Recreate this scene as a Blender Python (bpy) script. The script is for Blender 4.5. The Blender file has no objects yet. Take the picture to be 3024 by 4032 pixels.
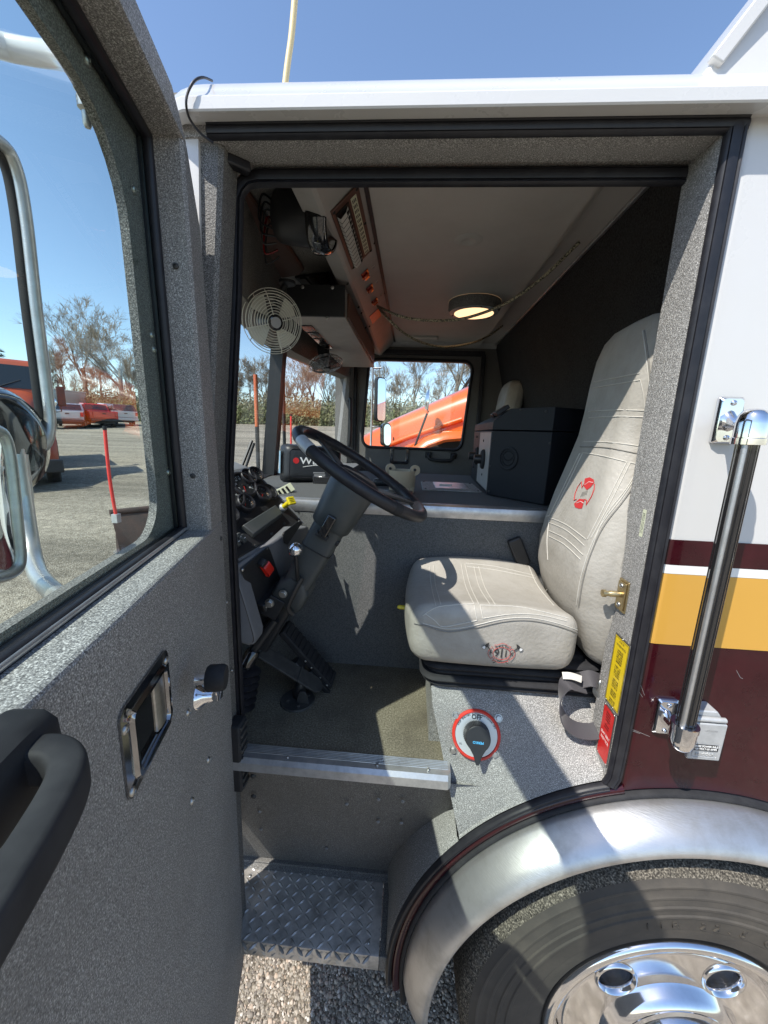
import bpy, bmesh, math, random
import numpy as np
from mathutils import Vector, Matrix
from mathutils.bvhtree import BVHTree

scene = bpy.context.scene
COL = scene.collection
R = math.radians
random.seed(7)
rng = np.random.default_rng(11)

# ------------------------------------------------------------------ camera
CAM = Vector((0.0, -0.85, 2.2)); YAW, PITCH, ROLL = R(-3.61), R(11.72), R(-2.06); FPX = 1516.0
_f = Vector((math.sin(YAW)*math.cos(PITCH), math.cos(YAW)*math.cos(PITCH), -math.sin(PITCH)))
_r = Vector((math.cos(YAW), -math.sin(YAW), 0)); _d = _f.cross(_r)
CR = _r*math.cos(ROLL) + _d*math.sin(ROLL); CD = -_r*math.sin(ROLL) + _d*math.cos(ROLL)
cam_data = bpy.data.cameras.new('camera'); cam = bpy.data.objects.new('camera', cam_data); COL.objects.link(cam)
cam_data.sensor_fit = 'VERTICAL'; cam_data.sensor_height = 36; cam_data.sensor_width = 27
cam_data.lens = 36*FPX/4032; cam_data.clip_start = 0.02; cam_data.clip_end = 2000
_m = Matrix((CR, -CD, -_f)).transposed().to_4x4(); _m.translation = CAM; cam.matrix_world = _m
scene.camera = cam

# ------------------------------------------------------------------ sky and sun
SUN_TRAVEL = Vector((1.0, 1.0, -1.93)).normalized()
world = bpy.data.worlds.new('World'); scene.world = world; world.use_nodes = True
wn = world.node_tree.nodes; wl = world.node_tree.links; wn.clear()
sky = wn.new('ShaderNodeTexSky'); sky.sky_type = 'NISHITA'; sky.sun_disc = False
sky.sun_elevation = R(53.8); sky.sun_rotation = R(225); sky.altitude = 300; sky.air_density = 1.0; sky.dust_density = 0.6; sky.ozone_density = 2.4
bg = wn.new('ShaderNodeBackground'); bg.inputs['Strength'].default_value = 0.15
wo = wn.new('ShaderNodeOutputWorld'); wl.new(sky.outputs[0], bg.inputs[0]); wl.new(bg.outputs[0], wo.inputs[0])
sun_data = bpy.data.lights.new('sun', 'SUN'); sun_data.energy = 3.8; sun_data.angle = R(0.5); sun_data.color = (1.0, 0.95, 0.87)
sun = bpy.data.objects.new('sun', sun_data); COL.objects.link(sun)
sun.rotation_euler = SUN_TRAVEL.to_track_quat('-Z', 'Y').to_euler(); sun.location = (-20, -20, 40)
scene.view_settings.view_transform = 'Standard'; scene.view_settings.look = 'None'
scene.view_settings.gamma = 1.0; scene.view_settings.use_curve_mapping = False
scene.view_settings.exposure = 0.74
scene.cycles.use_denoising = True
scene.cycles.max_bounces = 10; scene.cycles.diffuse_bounces = 5; scene.cycles.glossy_bounces = 5
scene.cycles.transparent_max_bounces = 24; scene.cycles.transmission_bounces = 6
scene.cycles.sample_clamp_indirect = 6.0; scene.cycles.caustics_reflective = False; scene.cycles.caustics_refractive = False

# ------------------------------------------------------------------ points: a direction in the photograph met with a real plane
def ray(px, py): return (CR*((px-1512)/FPX) + CD*((py-2016)/FPX) + _f)
def PY(px, py, y): r = ray(px, py); return CAM + r*((y-CAM.y)/r.y)
def PZ(px, py, z): r = ray(px, py); return CAM + r*((z-CAM.z)/r.z)
def PX(px, py, x): r = ray(px, py); return CAM + r*((x-CAM.x)/r.x)
def PP(px, py, p, n):
    r = ray(px, py); n = Vector(n); return CAM + r*(((Vector(p)-CAM).dot(n))/r.dot(n))

# ------------------------------------------------------------------ materials
MATS = {}
def mat(name, col, rough=0.5, metal=0.0, spec=0.5, coat=0.0, speckle=None, patch=None, bump=None, emit=None, aniso=0.0, sheen=0.0):
    """speckle=(scale, [(pos, colour)...]); patch=(scale, colour, amount); bump=(scale, strength, distance, kind)"""
    m = bpy.data.materials.new(name); m.use_nodes = True; nt = m.node_tree; n = nt.nodes; l = nt.links
    b = n['Principled BSDF']
    b.inputs['Roughness'].default_value = rough; b.inputs['Metallic'].default_value = metal
    b.inputs['Specular IOR Level'].default_value = spec; b.inputs['Coat Weight'].default_value = coat; b.inputs['Coat Roughness'].default_value = 0.04
    b.inputs['Anisotropic'].default_value = aniso; b.inputs['Sheen Weight'].default_value = sheen
    b.inputs['Base Color'].default_value = (*col, 1)
    tc = n.new('ShaderNodeTexCoord'); src = None
    if speckle:
        t = n.new('ShaderNodeTexNoise'); t.inputs['Scale'].default_value = speckle[0]; t.inputs['Detail'].default_value = 2.0; t.inputs['Roughness'].default_value = 0.6
        l.new(tc.outputs['Object'], t.inputs['Vector'])
        cr = n.new('ShaderNodeValToRGB'); e = cr.color_ramp.elements
        while len(e) < len(speckle[1]): e.new(0.5)
        for i, (p, c) in enumerate(speckle[1]): e[i].position = p; e[i].color = (*c, 1)
        l.new(t.outputs['Fac'], cr.inputs['Fac']); src = cr.outputs['Color']
    if patch:
        t = n.new('ShaderNodeTexNoise'); t.inputs['Scale'].default_value = patch[0]; t.inputs['Detail'].default_value = 5.0; t.inputs['Roughness'].default_value = 0.65
        l.new(tc.outputs['Object'], t.inputs['Vector'])
        mr = n.new('ShaderNodeMapRange'); mr.inputs['From Min'].default_value = 0.42; mr.inputs['From Max'].default_value = 0.68; mr.inputs['To Max'].default_value = patch[2]
        l.new(t.outputs['Fac'], mr.inputs['Value'])
        mx = n.new('ShaderNodeMix'); mx.data_type = 'RGBA'; l.new(mr.outputs[0], mx.inputs[0])
        if src: l.new(src, mx.inputs[6])
        else: mx.inputs[6].default_value = (*col, 1)
        mx.inputs[7].default_value = (*patch[1], 1); src = mx.outputs[2]
        mr2 = n.new('ShaderNodeMapRange'); mr2.inputs['To Min'].default_value = max(0.02, rough-0.10); mr2.inputs['To Max'].default_value = min(1, rough+0.12)
        l.new(t.outputs['Fac'], mr2.inputs['Value']); l.new(mr2.outputs[0], b.inputs['Roughness'])
    if src: l.new(src, b.inputs['Base Color'])
    if bump:
        kind = bump[3] if len(bump) > 3 else 'NOISE'
        if kind == 'VORONOI': t = n.new('ShaderNodeTexVoronoi'); t.feature = 'DISTANCE_TO_EDGE'; o = t.outputs['Distance']
        elif kind == 'WEAVE':
            w1 = n.new('ShaderNodeTexWave'); w1.bands_direction = 'X'; w2 = n.new('ShaderNodeTexWave'); w2.bands_direction = 'Z'
            for w in (w1, w2): w.inputs['Scale'].default_value = bump[0]; w.inputs['Distortion'].default_value = 3.0; w.inputs['Detail'].default_value = 2; l.new(tc.outputs['Object'], w.inputs['Vector'])
            mm = n.new('ShaderNodeMath'); mm.operation = 'MULTIPLY'; l.new(w1.outputs['Fac'], mm.inputs[0]); l.new(w2.outputs['Fac'], mm.inputs[1]); t = None; o = mm.outputs[0]
        elif kind == 'BRUSH':
            mp = n.new('ShaderNodeMapping'); mp.inputs['Scale'].default_value = (1, 1, 14); l.new(tc.outputs['Object'], mp.inputs['Vector'])
            t = n.new('ShaderNodeTexNoise'); t.inputs['Scale'].default_value = bump[0]; t.inputs['Detail'].default_value = 4; l.new(mp.outputs[0], t.inputs['Vector']); o = t.outputs['Fac']; t = None
        else: t = n.new('ShaderNodeTexNoise'); t.inputs['Detail'].default_value = 3.0; o = t.outputs['Fac']
        if t is not None: t.inputs['Scale'].default_value = bump[0]; l.new(tc.outputs['Object'], t.inputs['Vector'])
        bp = n.new('ShaderNodeBump'); bp.inputs['Strength'].default_value = bump[1]; bp.inputs['Distance'].default_value = bump[2]
        l.new(o, bp.inputs['Height']); l.new(bp.outputs[0], b.inputs['Normal'])
    if emit: b.inputs['Emission Color'].default_value = (*emit[0], 1); b.inputs['Emission Strength'].default_value = emit[1]
    MATS[name] = m; return m
def glass_mat(name, tint, refl=1.0):
    m = bpy.data.materials.new(name); m.use_nodes = True; nt = m.node_tree; n = nt.nodes; l = nt.links; n.clear()
    tr = n.new('ShaderNodeBsdfTransparent'); tr.inputs[0].default_value = (*tint, 1)
    gl = n.new('ShaderNodeBsdfGlossy'); gl.inputs['Roughness'].default_value = 0.01; gl.inputs[0].default_value = (refl, refl, refl, 1)
    lw = n.new('ShaderNodeLayerWeight'); lw.inputs[0].default_value = 0.5      # facing = 1-cos, same from both sides
    pw = n.new('ShaderNodeMath'); pw.operation = 'POWER'; pw.inputs[1].default_value = 5.0; l.new(lw.outputs['Facing'], pw.inputs[0])
    fr = n.new('ShaderNodeMath'); fr.operation = 'MULTIPLY_ADD'; fr.inputs[1].default_value = 0.92; fr.inputs[2].default_value = 0.06; l.new(pw.outputs[0], fr.inputs[0])
    mx = n.new('ShaderNodeMixShader'); l.new(fr.outputs[0], mx.inputs[0]); l.new(tr.outputs[0], mx.inputs[1]); l.new(gl.outputs[0], mx.inputs[2])
    o = n.new('ShaderNodeOutputMaterial'); l.new(mx.outputs[0], o.inputs[0]); MATS[name] = m; return m

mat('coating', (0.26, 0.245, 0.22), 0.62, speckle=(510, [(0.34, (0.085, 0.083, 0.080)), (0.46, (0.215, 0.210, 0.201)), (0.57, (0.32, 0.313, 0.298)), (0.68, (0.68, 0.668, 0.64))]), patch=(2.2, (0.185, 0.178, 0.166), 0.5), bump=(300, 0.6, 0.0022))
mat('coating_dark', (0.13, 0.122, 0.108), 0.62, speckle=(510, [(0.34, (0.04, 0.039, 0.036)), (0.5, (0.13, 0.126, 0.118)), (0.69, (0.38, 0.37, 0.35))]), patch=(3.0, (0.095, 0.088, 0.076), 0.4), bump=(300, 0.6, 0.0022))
mat('rubber', (0.014, 0.014, 0.018), 0.42, spec=0.4, patch=(30, (0.03, 0.03, 0.034), 0.6))
mat('rubber_matte', (0.02, 0.02, 0.022), 0.7, spec=0.3, patch=(25, (0.04, 0.04, 0.042), 0.6))
mat('white_paint', (0.60, 0.595, 0.58), 0.28, coat=0.5, patch=(5, (0.59, 0.58, 0.555), 0.6))
mat('maroon_paint', (0.030, 0.002, 0.005), 0.28, spec=0.3, coat=0.42, patch=(14, (0.050, 0.004, 0.008), 0.6))
mat('gold_stripe', (0.60, 0.325, 0.055), 0.4, coat=0.4)
mat('white_stripe', (0.80, 0.80, 0.76), 0.4, coat=0.3)
mat('stainless', (0.60, 0.60, 0.595), 0.38, metal=0.85, patch=(13, (0.44, 0.435, 0.42), 0.95), bump=(60, 0.28, 0.0012, 'BRUSH'))
mat('aluminium', (0.56, 0.56, 0.56), 0.34, metal=0.75, patch=(22, (0.38, 0.38, 0.385), 0.9), bump=(120, 0.12, 0.001))
mat('treadplate', (0.58, 0.55, 0.51), 0.40, metal=0.45, patch=(14, (0.25, 0.235, 0.21), 0.95), bump=(140, 0.15, 0.001))
mat('chrome', (0.80, 0.80, 0.82), 0.06, metal=1, patch=(20, (0.6, 0.6, 0.62), 0.4))
mat('dark_chrome', (0.32, 0.32, 0.33), 0.10, metal=1)
mat('vinyl_seat', (0.385, 0.365, 0.325), 0.5, spec=0.4, patch=(7, (0.30, 0.28, 0.24), 0.9), bump=(110, 0.5, 0.0028))
mat('seat_seam', (0.21, 0.20, 0.18), 0.6)
mat('seat_ridge', (0.52, 0.50, 0.45), 0.5)
mat('tunnel_vinyl', (0.12, 0.124, 0.124), 0.7, spec=0.3, speckle=(260, [(0.3, (0.085, 0.088, 0.09)), (0.7, (0.19, 0.195, 0.192))]), bump=(95, 0.8, 0.003, 'WEAVE'))
mat('dash_vinyl', (0.165, 0.17, 0.18), 0.55, patch=(12, (0.13, 0.135, 0.145), 0.7), bump=(150, 0.25, 0.002))
mat('black_plastic', (0.016, 0.017, 0.019), 0.42, patch=(25, (0.024, 0.025, 0.027), 0.6), bump=(420, 0.12, 0.0008))
mat('black_gloss', (0.014, 0.014, 0.015), 0.12, coat=0.9)
mat('grey_plastic', (0.052, 0.058, 0.058), 0.45, patch=(18, (0.068, 0.074, 0.074), 0.6), bump=(350, 0.10, 0.0008))
mat('box_paint', (0.012, 0.014, 0.018), 0.55, spec=0.25, patch=(8, (0.017, 0.019, 0.024), 0.7), bump=(300, 0.12, 0.0008))
mat('floor_mat', (0.17, 0.15, 0.11), 0.85, spec=0.2, speckle=(210, [(0.3, (0.10, 0.088, 0.064)), (0.5, (0.18, 0.16, 0.118)), (0.72, (0.31, 0.28, 0.21))]), patch=(5, (0.085, 0.073, 0.055), 0.7), bump=(120, 0.5, 0.002, 'WEAVE'))
mat('headliner', (0.50, 0.48, 0.45), 0.65, patch=(4, (0.44, 0.415, 0.385), 0.7))
mat('console_paint', (0.40, 0.385, 0.365), 0.5, patch=(9, (0.35, 0.335, 0.315), 0.7))
mat('carpet_dark', (0.030, 0.031, 0.032), 0.95, spec=0.1, speckle=(200, [(0.3, (0.018, 0.018, 0.019)), (0.7, (0.055, 0.055, 0.056))]), patch=(7, (0.05, 0.05, 0.05), 0.5))
mat('brown_panel', (0.105, 0.05, 0.036), 0.45)
mat('switch_white', (0.62, 0.61, 0.57), 0.45)
mat('print_black', (0.012, 0.012, 0.012), 0.5)
mat('print_white', (0.8, 0.8, 0.78), 0.5)
mat('red_switch', (0.62, 0.028, 0.018), 0.3, coat=0.4)
mat('orange_reflection', (0.55, 0.07, 0.012), 0.2, coat=0.5)  # orange reflection put into the lens colour
mat('red_lens', (0.18, 0.006, 0.008), 0.15, coat=0.6)
mat('yellow_plastic', (0.72, 0.58, 0.02), 0.35, coat=0.3)
mat('yellow_label', (0.72, 0.53, 0.015), 0.35, patch=(40, (0.62, 0.44, 0.01), 0.6))
mat('red_label', (0.58, 0.015, 0.012), 0.35, patch=(40, (0.48, 0.01, 0.01), 0.6))
mat('cream_label', (0.62, 0.64, 0.47), 0.5)
mat('brass', (0.52, 0.42, 0.24), 0.38, metal=1, patch=(40, (0.38, 0.30, 0.17), 0.8))
mat('zinc', (0.50, 0.50, 0.48), 0.35, metal=1, patch=(60, (0.32, 0.31, 0.29), 0.8))
mat('cast_grey', (0.50, 0.51, 0.51), 0.42, metal=0.25, patch=(30, (0.38, 0.39, 0.39), 0.8), bump=(160, 0.12, 0.001))
mat('battery_red', (0.60, 0.035, 0.022), 0.35)
mat('battery_face', (0.50, 0.52, 0.54), 0.3, metal=0.4)
mat('cyan_print', (0.08, 0.42, 0.75), 0.4)
mat('thread_red', (0.50, 0.03, 0.03), 0.7)
mat('thread_black', (0.03, 0.03, 0.03), 0.7)
mat('cord_braid', (0.2, 0.18, 0.12), 0.7, speckle=(170, [(0.42, (0.03, 0.028, 0.02)), (0.55, (0.42, 0.38, 0.27))]))
mat('webbing', (0.055, 0.052, 0.058), 0.55, sheen=0.2, bump=(300, 0.4, 0.001))
mat('fan_cream', (0.60, 0.585, 0.50), 0.45)
mat('beige_plastic', (0.42, 0.345, 0.235), 0.5)
mat('mirror', (0.88, 0.9, 0.9), 0.015, metal=1)
mat('screen_blue', (0.35, 0.55, 0.68), 0.4)
mat('lamp_lens', (0.8, 0.7, 0.55), 0.3, emit=((1.0, 0.62, 0.32), 1.1))
mat('gauge_face', (0.02, 0.022, 0.025), 0.4)
mat('brake_dark', (0.035, 0.035, 0.034), 0.6, patch=(40, (0.07, 0.068, 0.062), 0.7))
mat('tyre', (0.058, 0.053, 0.047), 0.75, spec=0.3, patch=(9, (0.095, 0.084, 0.07), 0.8), bump=(180, 0.25, 0.0012))
mat('tyre_dust', (0.085, 0.078, 0.066), 0.9, spec=0.15, speckle=(240, [(0.35, (0.03, 0.028, 0.025)), (0.55, (0.12, 0.108, 0.088)), (0.7, (0.30, 0.27, 0.22))]), bump=(240, 0.6, 0.003))
mat('orange_paint', (0.74, 0.135, 0.012), 0.28, coat=0.9, patch=(2, (0.66, 0.11, 0.01), 0.6))
mat('rust_orange_paint', (0.36, 0.062, 0.022), 0.45, coat=0.2, patch=(3, (0.27, 0.05, 0.022), 0.8))
mat('red_paint', (0.46, 0.012, 0.014), 0.3, coat=0.8)
mat('silver_paint', (0.42, 0.43, 0.45), 0.35, metal=0.4, coat=0.5)
mat('dark_paint', (0.03, 0.032, 0.038), 0.3, coat=0.6)
mat('car_glass', (0.02, 0.025, 0.03), 0.08, coat=0.5)
mat('marker_red', (0.80, 0.055, 0.045), 0.4)
mat('rusty_steel', (0.075, 0.045, 0.035), 0.7, metal=0.2, patch=(5, (0.03, 0.028, 0.027), 0.8), bump=(60, 0.4, 0.003))
mat('wand', (0.62, 0.50, 0.27), 0.5)
mat('bark', (0.21, 0.18, 0.145), 0.9, spec=0.1, patch=(5, (0.13, 0.11, 0.09), 0.8), bump=(30, 0.6, 0.02))
mat('twig', (0.30, 0.255, 0.20), 0.9, spec=0.1)
mat('brush_leaf', (0.25, 0.225, 0.135), 0.9, spec=0.1, patch=(0.25, (0.27, 0.22, 0.155), 0.8))
mat('brush_leaf_green', (0.20, 0.215, 0.10), 0.9, spec=0.1, patch=(0.25, (0.24, 0.21, 0.13), 0.9))
mat('conifer', (0.022, 0.04, 0.02), 0.85, spec=0.1)
mat('sticker_grey', (0.3, 0.3, 0.3), 0.5)
glass_mat('door_glass', (0.84, 0.945, 0.905), 0.9)
glass_mat('windscreen', (0.90, 0.955, 0.945), 0.9)
glass_mat('gauge_glass', (0.97, 0.98, 0.98), 0.9)

# ------------------------------------------------------------------ mesh helpers
def base_of(o):
    v = Vector((0, 0, 0))
    while o is not None: v += o.location; o = o.parent
    return v
class MB:
    def __init__(s): s.v = []; s.f = []
    def add(s, vs, fs):
        k = len(s.v); s.v += [tuple(v) for v in vs]; s.f += [tuple(i+k for i in f) for f in fs]; return s
    def box(s, x0, x1, y0, y1, z0, z1):
        return s.add([(x, y, z) for x in (x0, x1) for y in (y0, y1) for z in (z0, z1)], [(0,1,3,2),(4,6,7,5),(0,4,5,1),(2,3,7,6),(0,2,6,4),(1,5,7,3)])
    def obox(s, o, ax, ay, az, x0, x1, y0, y1, z0, z1):
        o = Vector(o); A, B, Cc = Vector(ax), Vector(ay), Vector(az)
        return s.add([o+A*x+B*y+Cc*z for x in (x0, x1) for y in (y0, y1) for z in (z0, z1)], [(0,1,3,2),(4,6,7,5),(0,4,5,1),(2,3,7,6),(0,2,6,4),(1,5,7,3)])
    def prism(s, pts, off):
        """polygon of 3D points pushed by vector off"""
        n = len(pts); off = Vector(off); P = [Vector(p) for p in pts]
        return s.add(P+[p+off for p in P], [tuple(range(n))[::-1], tuple(range(n, 2*n))] + [(i, (i+1) % n, n+(i+1) % n, n+i) for i in range(n)])
    def loft(s, secs, closed=False, caps=False):
        n = len(secs[0]); vs = [p for q in secs for p in q]; fs = []
        for a in range(len(secs)-1):
            for i in range(n if closed else n-1):
                j = (i+1) % n; fs.append((a*n+i, a*n+j, (a+1)*n+j, (a+1)*n+i))
        if caps: fs.append(tuple(range(n))[::-1]); fs.append(tuple((len(secs)-1)*n+i for i in range(n)))
        return s.add(vs, fs)
    def tube(s, pts, r, n=10, closed=False, flat=1.0):
        P = [Vector(p) for p in pts]; m = len(P); rs = r if isinstance(r, (list, tuple)) else [r]*m
        up = None; rings = []
        for i in range(m):
            a = P[(i-1) % m] if (closed or i > 0) else P[i]; b = P[(i+1) % m] if (closed or i < m-1) else P[i]
            t = (b-a).normalized()
            if up is None: up = t.orthogonal().normalized()
            up = (up - t*up.dot(t)); up = up.normalized() if up.length > 1e-6 else t.orthogonal().normalized()
            w = t.cross(up)
            rings.append([P[i] + up*(rs[i]*math.cos(2*math.pi*k/n)) + w*(rs[i]*flat*math.sin(2*math.pi*k/n)) for k in range(n)])
        if closed: rings.append(rings[0]); return s.loft(rings, True)
        return s.loft(rings, True, True)
    def lathe(s, prof, o, axis, n=24, up=None, a0=0, a1=2*math.pi, close_ends=True):
        o = Vector(o); ax = Vector(axis).normalized(); u = Vector(up) if up else ax.orthogonal(); u = (u-ax*u.dot(ax)).normalized(); w = ax.cross(u)
        full = abs(a1-a0-2*math.pi) < 1e-6
        k = n if full else n+1; secs = []
        for (r, h) in prof: secs.append([o+ax*h+(u*math.cos(a0+(a1-a0)*i/n)+w*math.sin(a0+(a1-a0)*i/n))*r for i in range(k)])
        return s.loft(secs, full, close_ends and full)
    def rbox(s, hx, hy, hz, r, n=8, fn=None):
        """rounded box about the origin, shaped by fn"""
        idx = {}; vs = []; fs = []
        def vid(p):
            key = tuple(round(c*1e5) for c in p)
            if key not in idx:
                q = Vector((p[0]*hx, p[1]*hy, p[2]*hz)); c = Vector((max(-hx+r, min(hx-r, q.x)), max(-hy+r, min(hy-r, q.y)), max(-hz+r, min(hz-r, q.z))))
                d = q-c
                if d.length > 1e-9: d = d.normalized()*r
                q = c+d; idx[key] = len(vs); vs.append(fn(q) if fn else q)
            return idx[key]
        def g(i):
            return -1+2*i/n
        for ax in range(3):
            for sg in (-1, 1):
                for i in range(n):
                    for j in range(n):
                        q = []
                        for (a, b) in ((i, j), (i+1, j), (i+1, j+1), (i, j+1)):
                            p = [0, 0, 0]; p[ax] = sg; p[(ax+1) % 3] = g(a); p[(ax+2) % 3] = g(b); q.append(vid(p))
                        fs.append(tuple(q) if sg > 0 else tuple(q[::-1]))
        return s.add(vs, fs)
    def mesh(s, name, base=(0, 0, 0), ang=35):
        me = bpy.data.meshes.new(name); b = Vector(base)
        me.from_pydata([(v[0]-b.x, v[1]-b.y, v[2]-b.z) for v in s.v], [], s.f); me.update()
        bm = bmesh.new(); bm.from_mesh(me); bmesh.ops.recalc_face_normals(bm, faces=bm.faces); bm.to_mesh(me); bm.free()
        me.shade_smooth(); me.set_sharp_from_angle(angle=R(ang)); return me
    def build(s, name, m, parent=None, bevel=0, ang=35, seg=2):
        me = s.mesh(name, base_of(parent) if parent else (0, 0, 0), ang)
        me.materials.append(MATS[m] if isinstance(m, str) else m)
        o = bpy.data.objects.new(name, me); COL.objects.link(o)
        if parent: o.parent = parent
        if bevel:
            md = o.modifiers.new('bevel', 'BEVEL'); md.width = bevel; md.segments = seg; md.limit_method = 'ANGLE'; md.angle_limit = R(40); md.harden_normals = False
        return o
def empty(name, loc, label=None, cat=None, group=None):
    o = bpy.data.objects.new(name, None); COL.objects.link(o); o.location = loc; o.empty_display_size = 0.1
    if label: tag(o, label, cat, group)
    return o
def tag(o, label=None, cat=None, group=None, kind=None):
    if label: o['label'] = label
    if cat: o['category'] = cat
    if group: o['group'] = group
    if kind: o['kind'] = kind
    return o
def lab(o, t): o['label'] = t; return o
def link_copy(me, name, parent, M):
    o = bpy.data.objects.new(name, me); COL.objects.link(o); o.parent = parent
    o.matrix_local = Matrix.Translation(-base_of(parent)) @ M; return o
def frame(o, z, up=(0, 0, 1)):
    """matrix with local z along z, local y near up"""
    z = Vector(z).normalized(); u = Vector(up); u = u - z*u.dot(z)
    u = u.normalized() if u.length > 1e-6 else z.orthogonal().normalized(); x = u.cross(z)
    M = Matrix((x, u, z)).transposed().to_4x4(); M.translation = Vector(o); return M
_small = {}
def small(kind, m):
    k = (kind, m)
    if k not in _small:
        b = MB()
        if kind == 'screw':      # round head with a crossed recess
            b.lathe([(0.0, -0.3), (1, -0.3), (1, 0.1), (0.92, 0.32), (0.7, 0.5), (0.38, 0.6), (0.30, 0.25), (0.0, 0.22)], (0, 0, 0), (0, 0, 1), 14)
        elif kind == 'bolt':
            b.lathe([(0, -0.3), (1.25, -0.3), (1.25, 0.12), (1.0, 0.12)], (0, 0, 0), (0, 0, 1), 18); b.lathe([(0.98, 0.12), (0.98, 0.7), (0.85, 0.82), (0, 0.84)], (0, 0, 0), (0, 0, 1), 6)
        elif kind == 'rivet':
            b.lathe([(0, -0.2), (1, -0.2), (0.95, 0.15), (0.7, 0.42), (0.35, 0.55), (0, 0.58)], (0, 0, 0), (0, 0, 1), 12)
        me = b.mesh(kind); me.materials.append(MATS[m]); _small[k] = me
    return _small[k]
def screw(parent, p, nrm, r, m='zinc', kind='screw', name='screw'):
    return link_copy(small(kind, m), name, parent, frame(p, nrm) @ Matrix.Rotation(random.uniform(0, 3), 4, 'Z') @ Matrix.Diagonal((r, r, r, 1)))
def text(body, size, m, parent, M, name='lettering', extrude=0.0004, align='CENTER', sx=1.0, bold=0.0):
    cu = bpy.data.curves.new('t', 'FONT'); cu.body = body; cu.size = size; cu.align_x = align; cu.align_y = 'CENTER'; cu.extrude = extrude; cu.offset = bold; cu.resolution_u = 3
    ob = bpy.data.objects.new('t', cu); COL.objects.link(ob); dg = bpy.context.evaluated_depsgraph_get(); dg.update()
    me = bpy.data.meshes.new_from_object(ob.evaluated_get(dg)); me.name = name
    bpy.data.objects.remove(ob); bpy.data.curves.remove(cu)
    me.materials.clear(); me.materials.append(MATS[m])
    o = bpy.data.objects.new(name, me); COL.objects.link(o); o.parent = parent
    o.matrix_local = Matrix.Translation(-base_of(parent)) @ M @ Matrix.Diagonal((sx, 1, 1, 1)); return o
def arc(cx, cz, r, a0, a1, n, y): return [Vector((cx+r*math.cos(a0+(a1-a0)*i/n), y, cz+r*math.sin(a0+(a1-a0)*i/n))) for i in range(n+1)]
def bez(P, n=8):
    """smooth line through the points"""
    P = [Vector(p) for p in P]; out = []
    for i in range(len(P)-1):
        a, b, c, d = P[max(i-1, 0)], P[i], P[i+1], P[min(i+2, len(P)-1)]
        for k in range(n):
            t = k/n; out.append(0.5*((2*b)+(c-a)*t+(2*a-5*b+4*c-d)*t*t+(3*b-a-3*c+d)*t**3))
    out.append(P[-1]); return out
def rrect(w, h, r, n=5):
    out = []
    for (cx, cy, a) in ((w-r, h-r, 0), (-w+r, h-r, 90), (-w+r, -h+r, 180), (w-r, -h+r, 270)):
        for i in range(n+1): t = R(a+90*i/n); out.append((cx+r*math.cos(t), cy+r*math.sin(t)))
    return out
def on(M, pts, z=0): return [M @ Vector((p[0], p[1], z)) for p in pts]
def ring_band(outer, inner):
    n = len(outer); b = MB(); b.add(list(outer)+list(inner), [(i, (i+1) % n, n+(i+1) % n, n+i) for i in range(n)]); return b
def solid_ring(outer, inner, off):
    """plate with a hole: outer and inner loops of equal length, pushed by off"""
    n = len(outer); o = Vector(off); b = MB()
    v = list(outer)+list(inner)+[p+o for p in outer]+[p+o for p in inner]; f = []
    for i in range(n):
        j = (i+1) % n
        f += [(i, j, n+j, n+i), (2*n+i, 3*n+i, 3*n+j, 2*n+j), (i, 2*n+i, 2*n+j, j), (n+i, n+j, 3*n+j, 3*n+i)]
    b.add(v, f); return b
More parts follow.
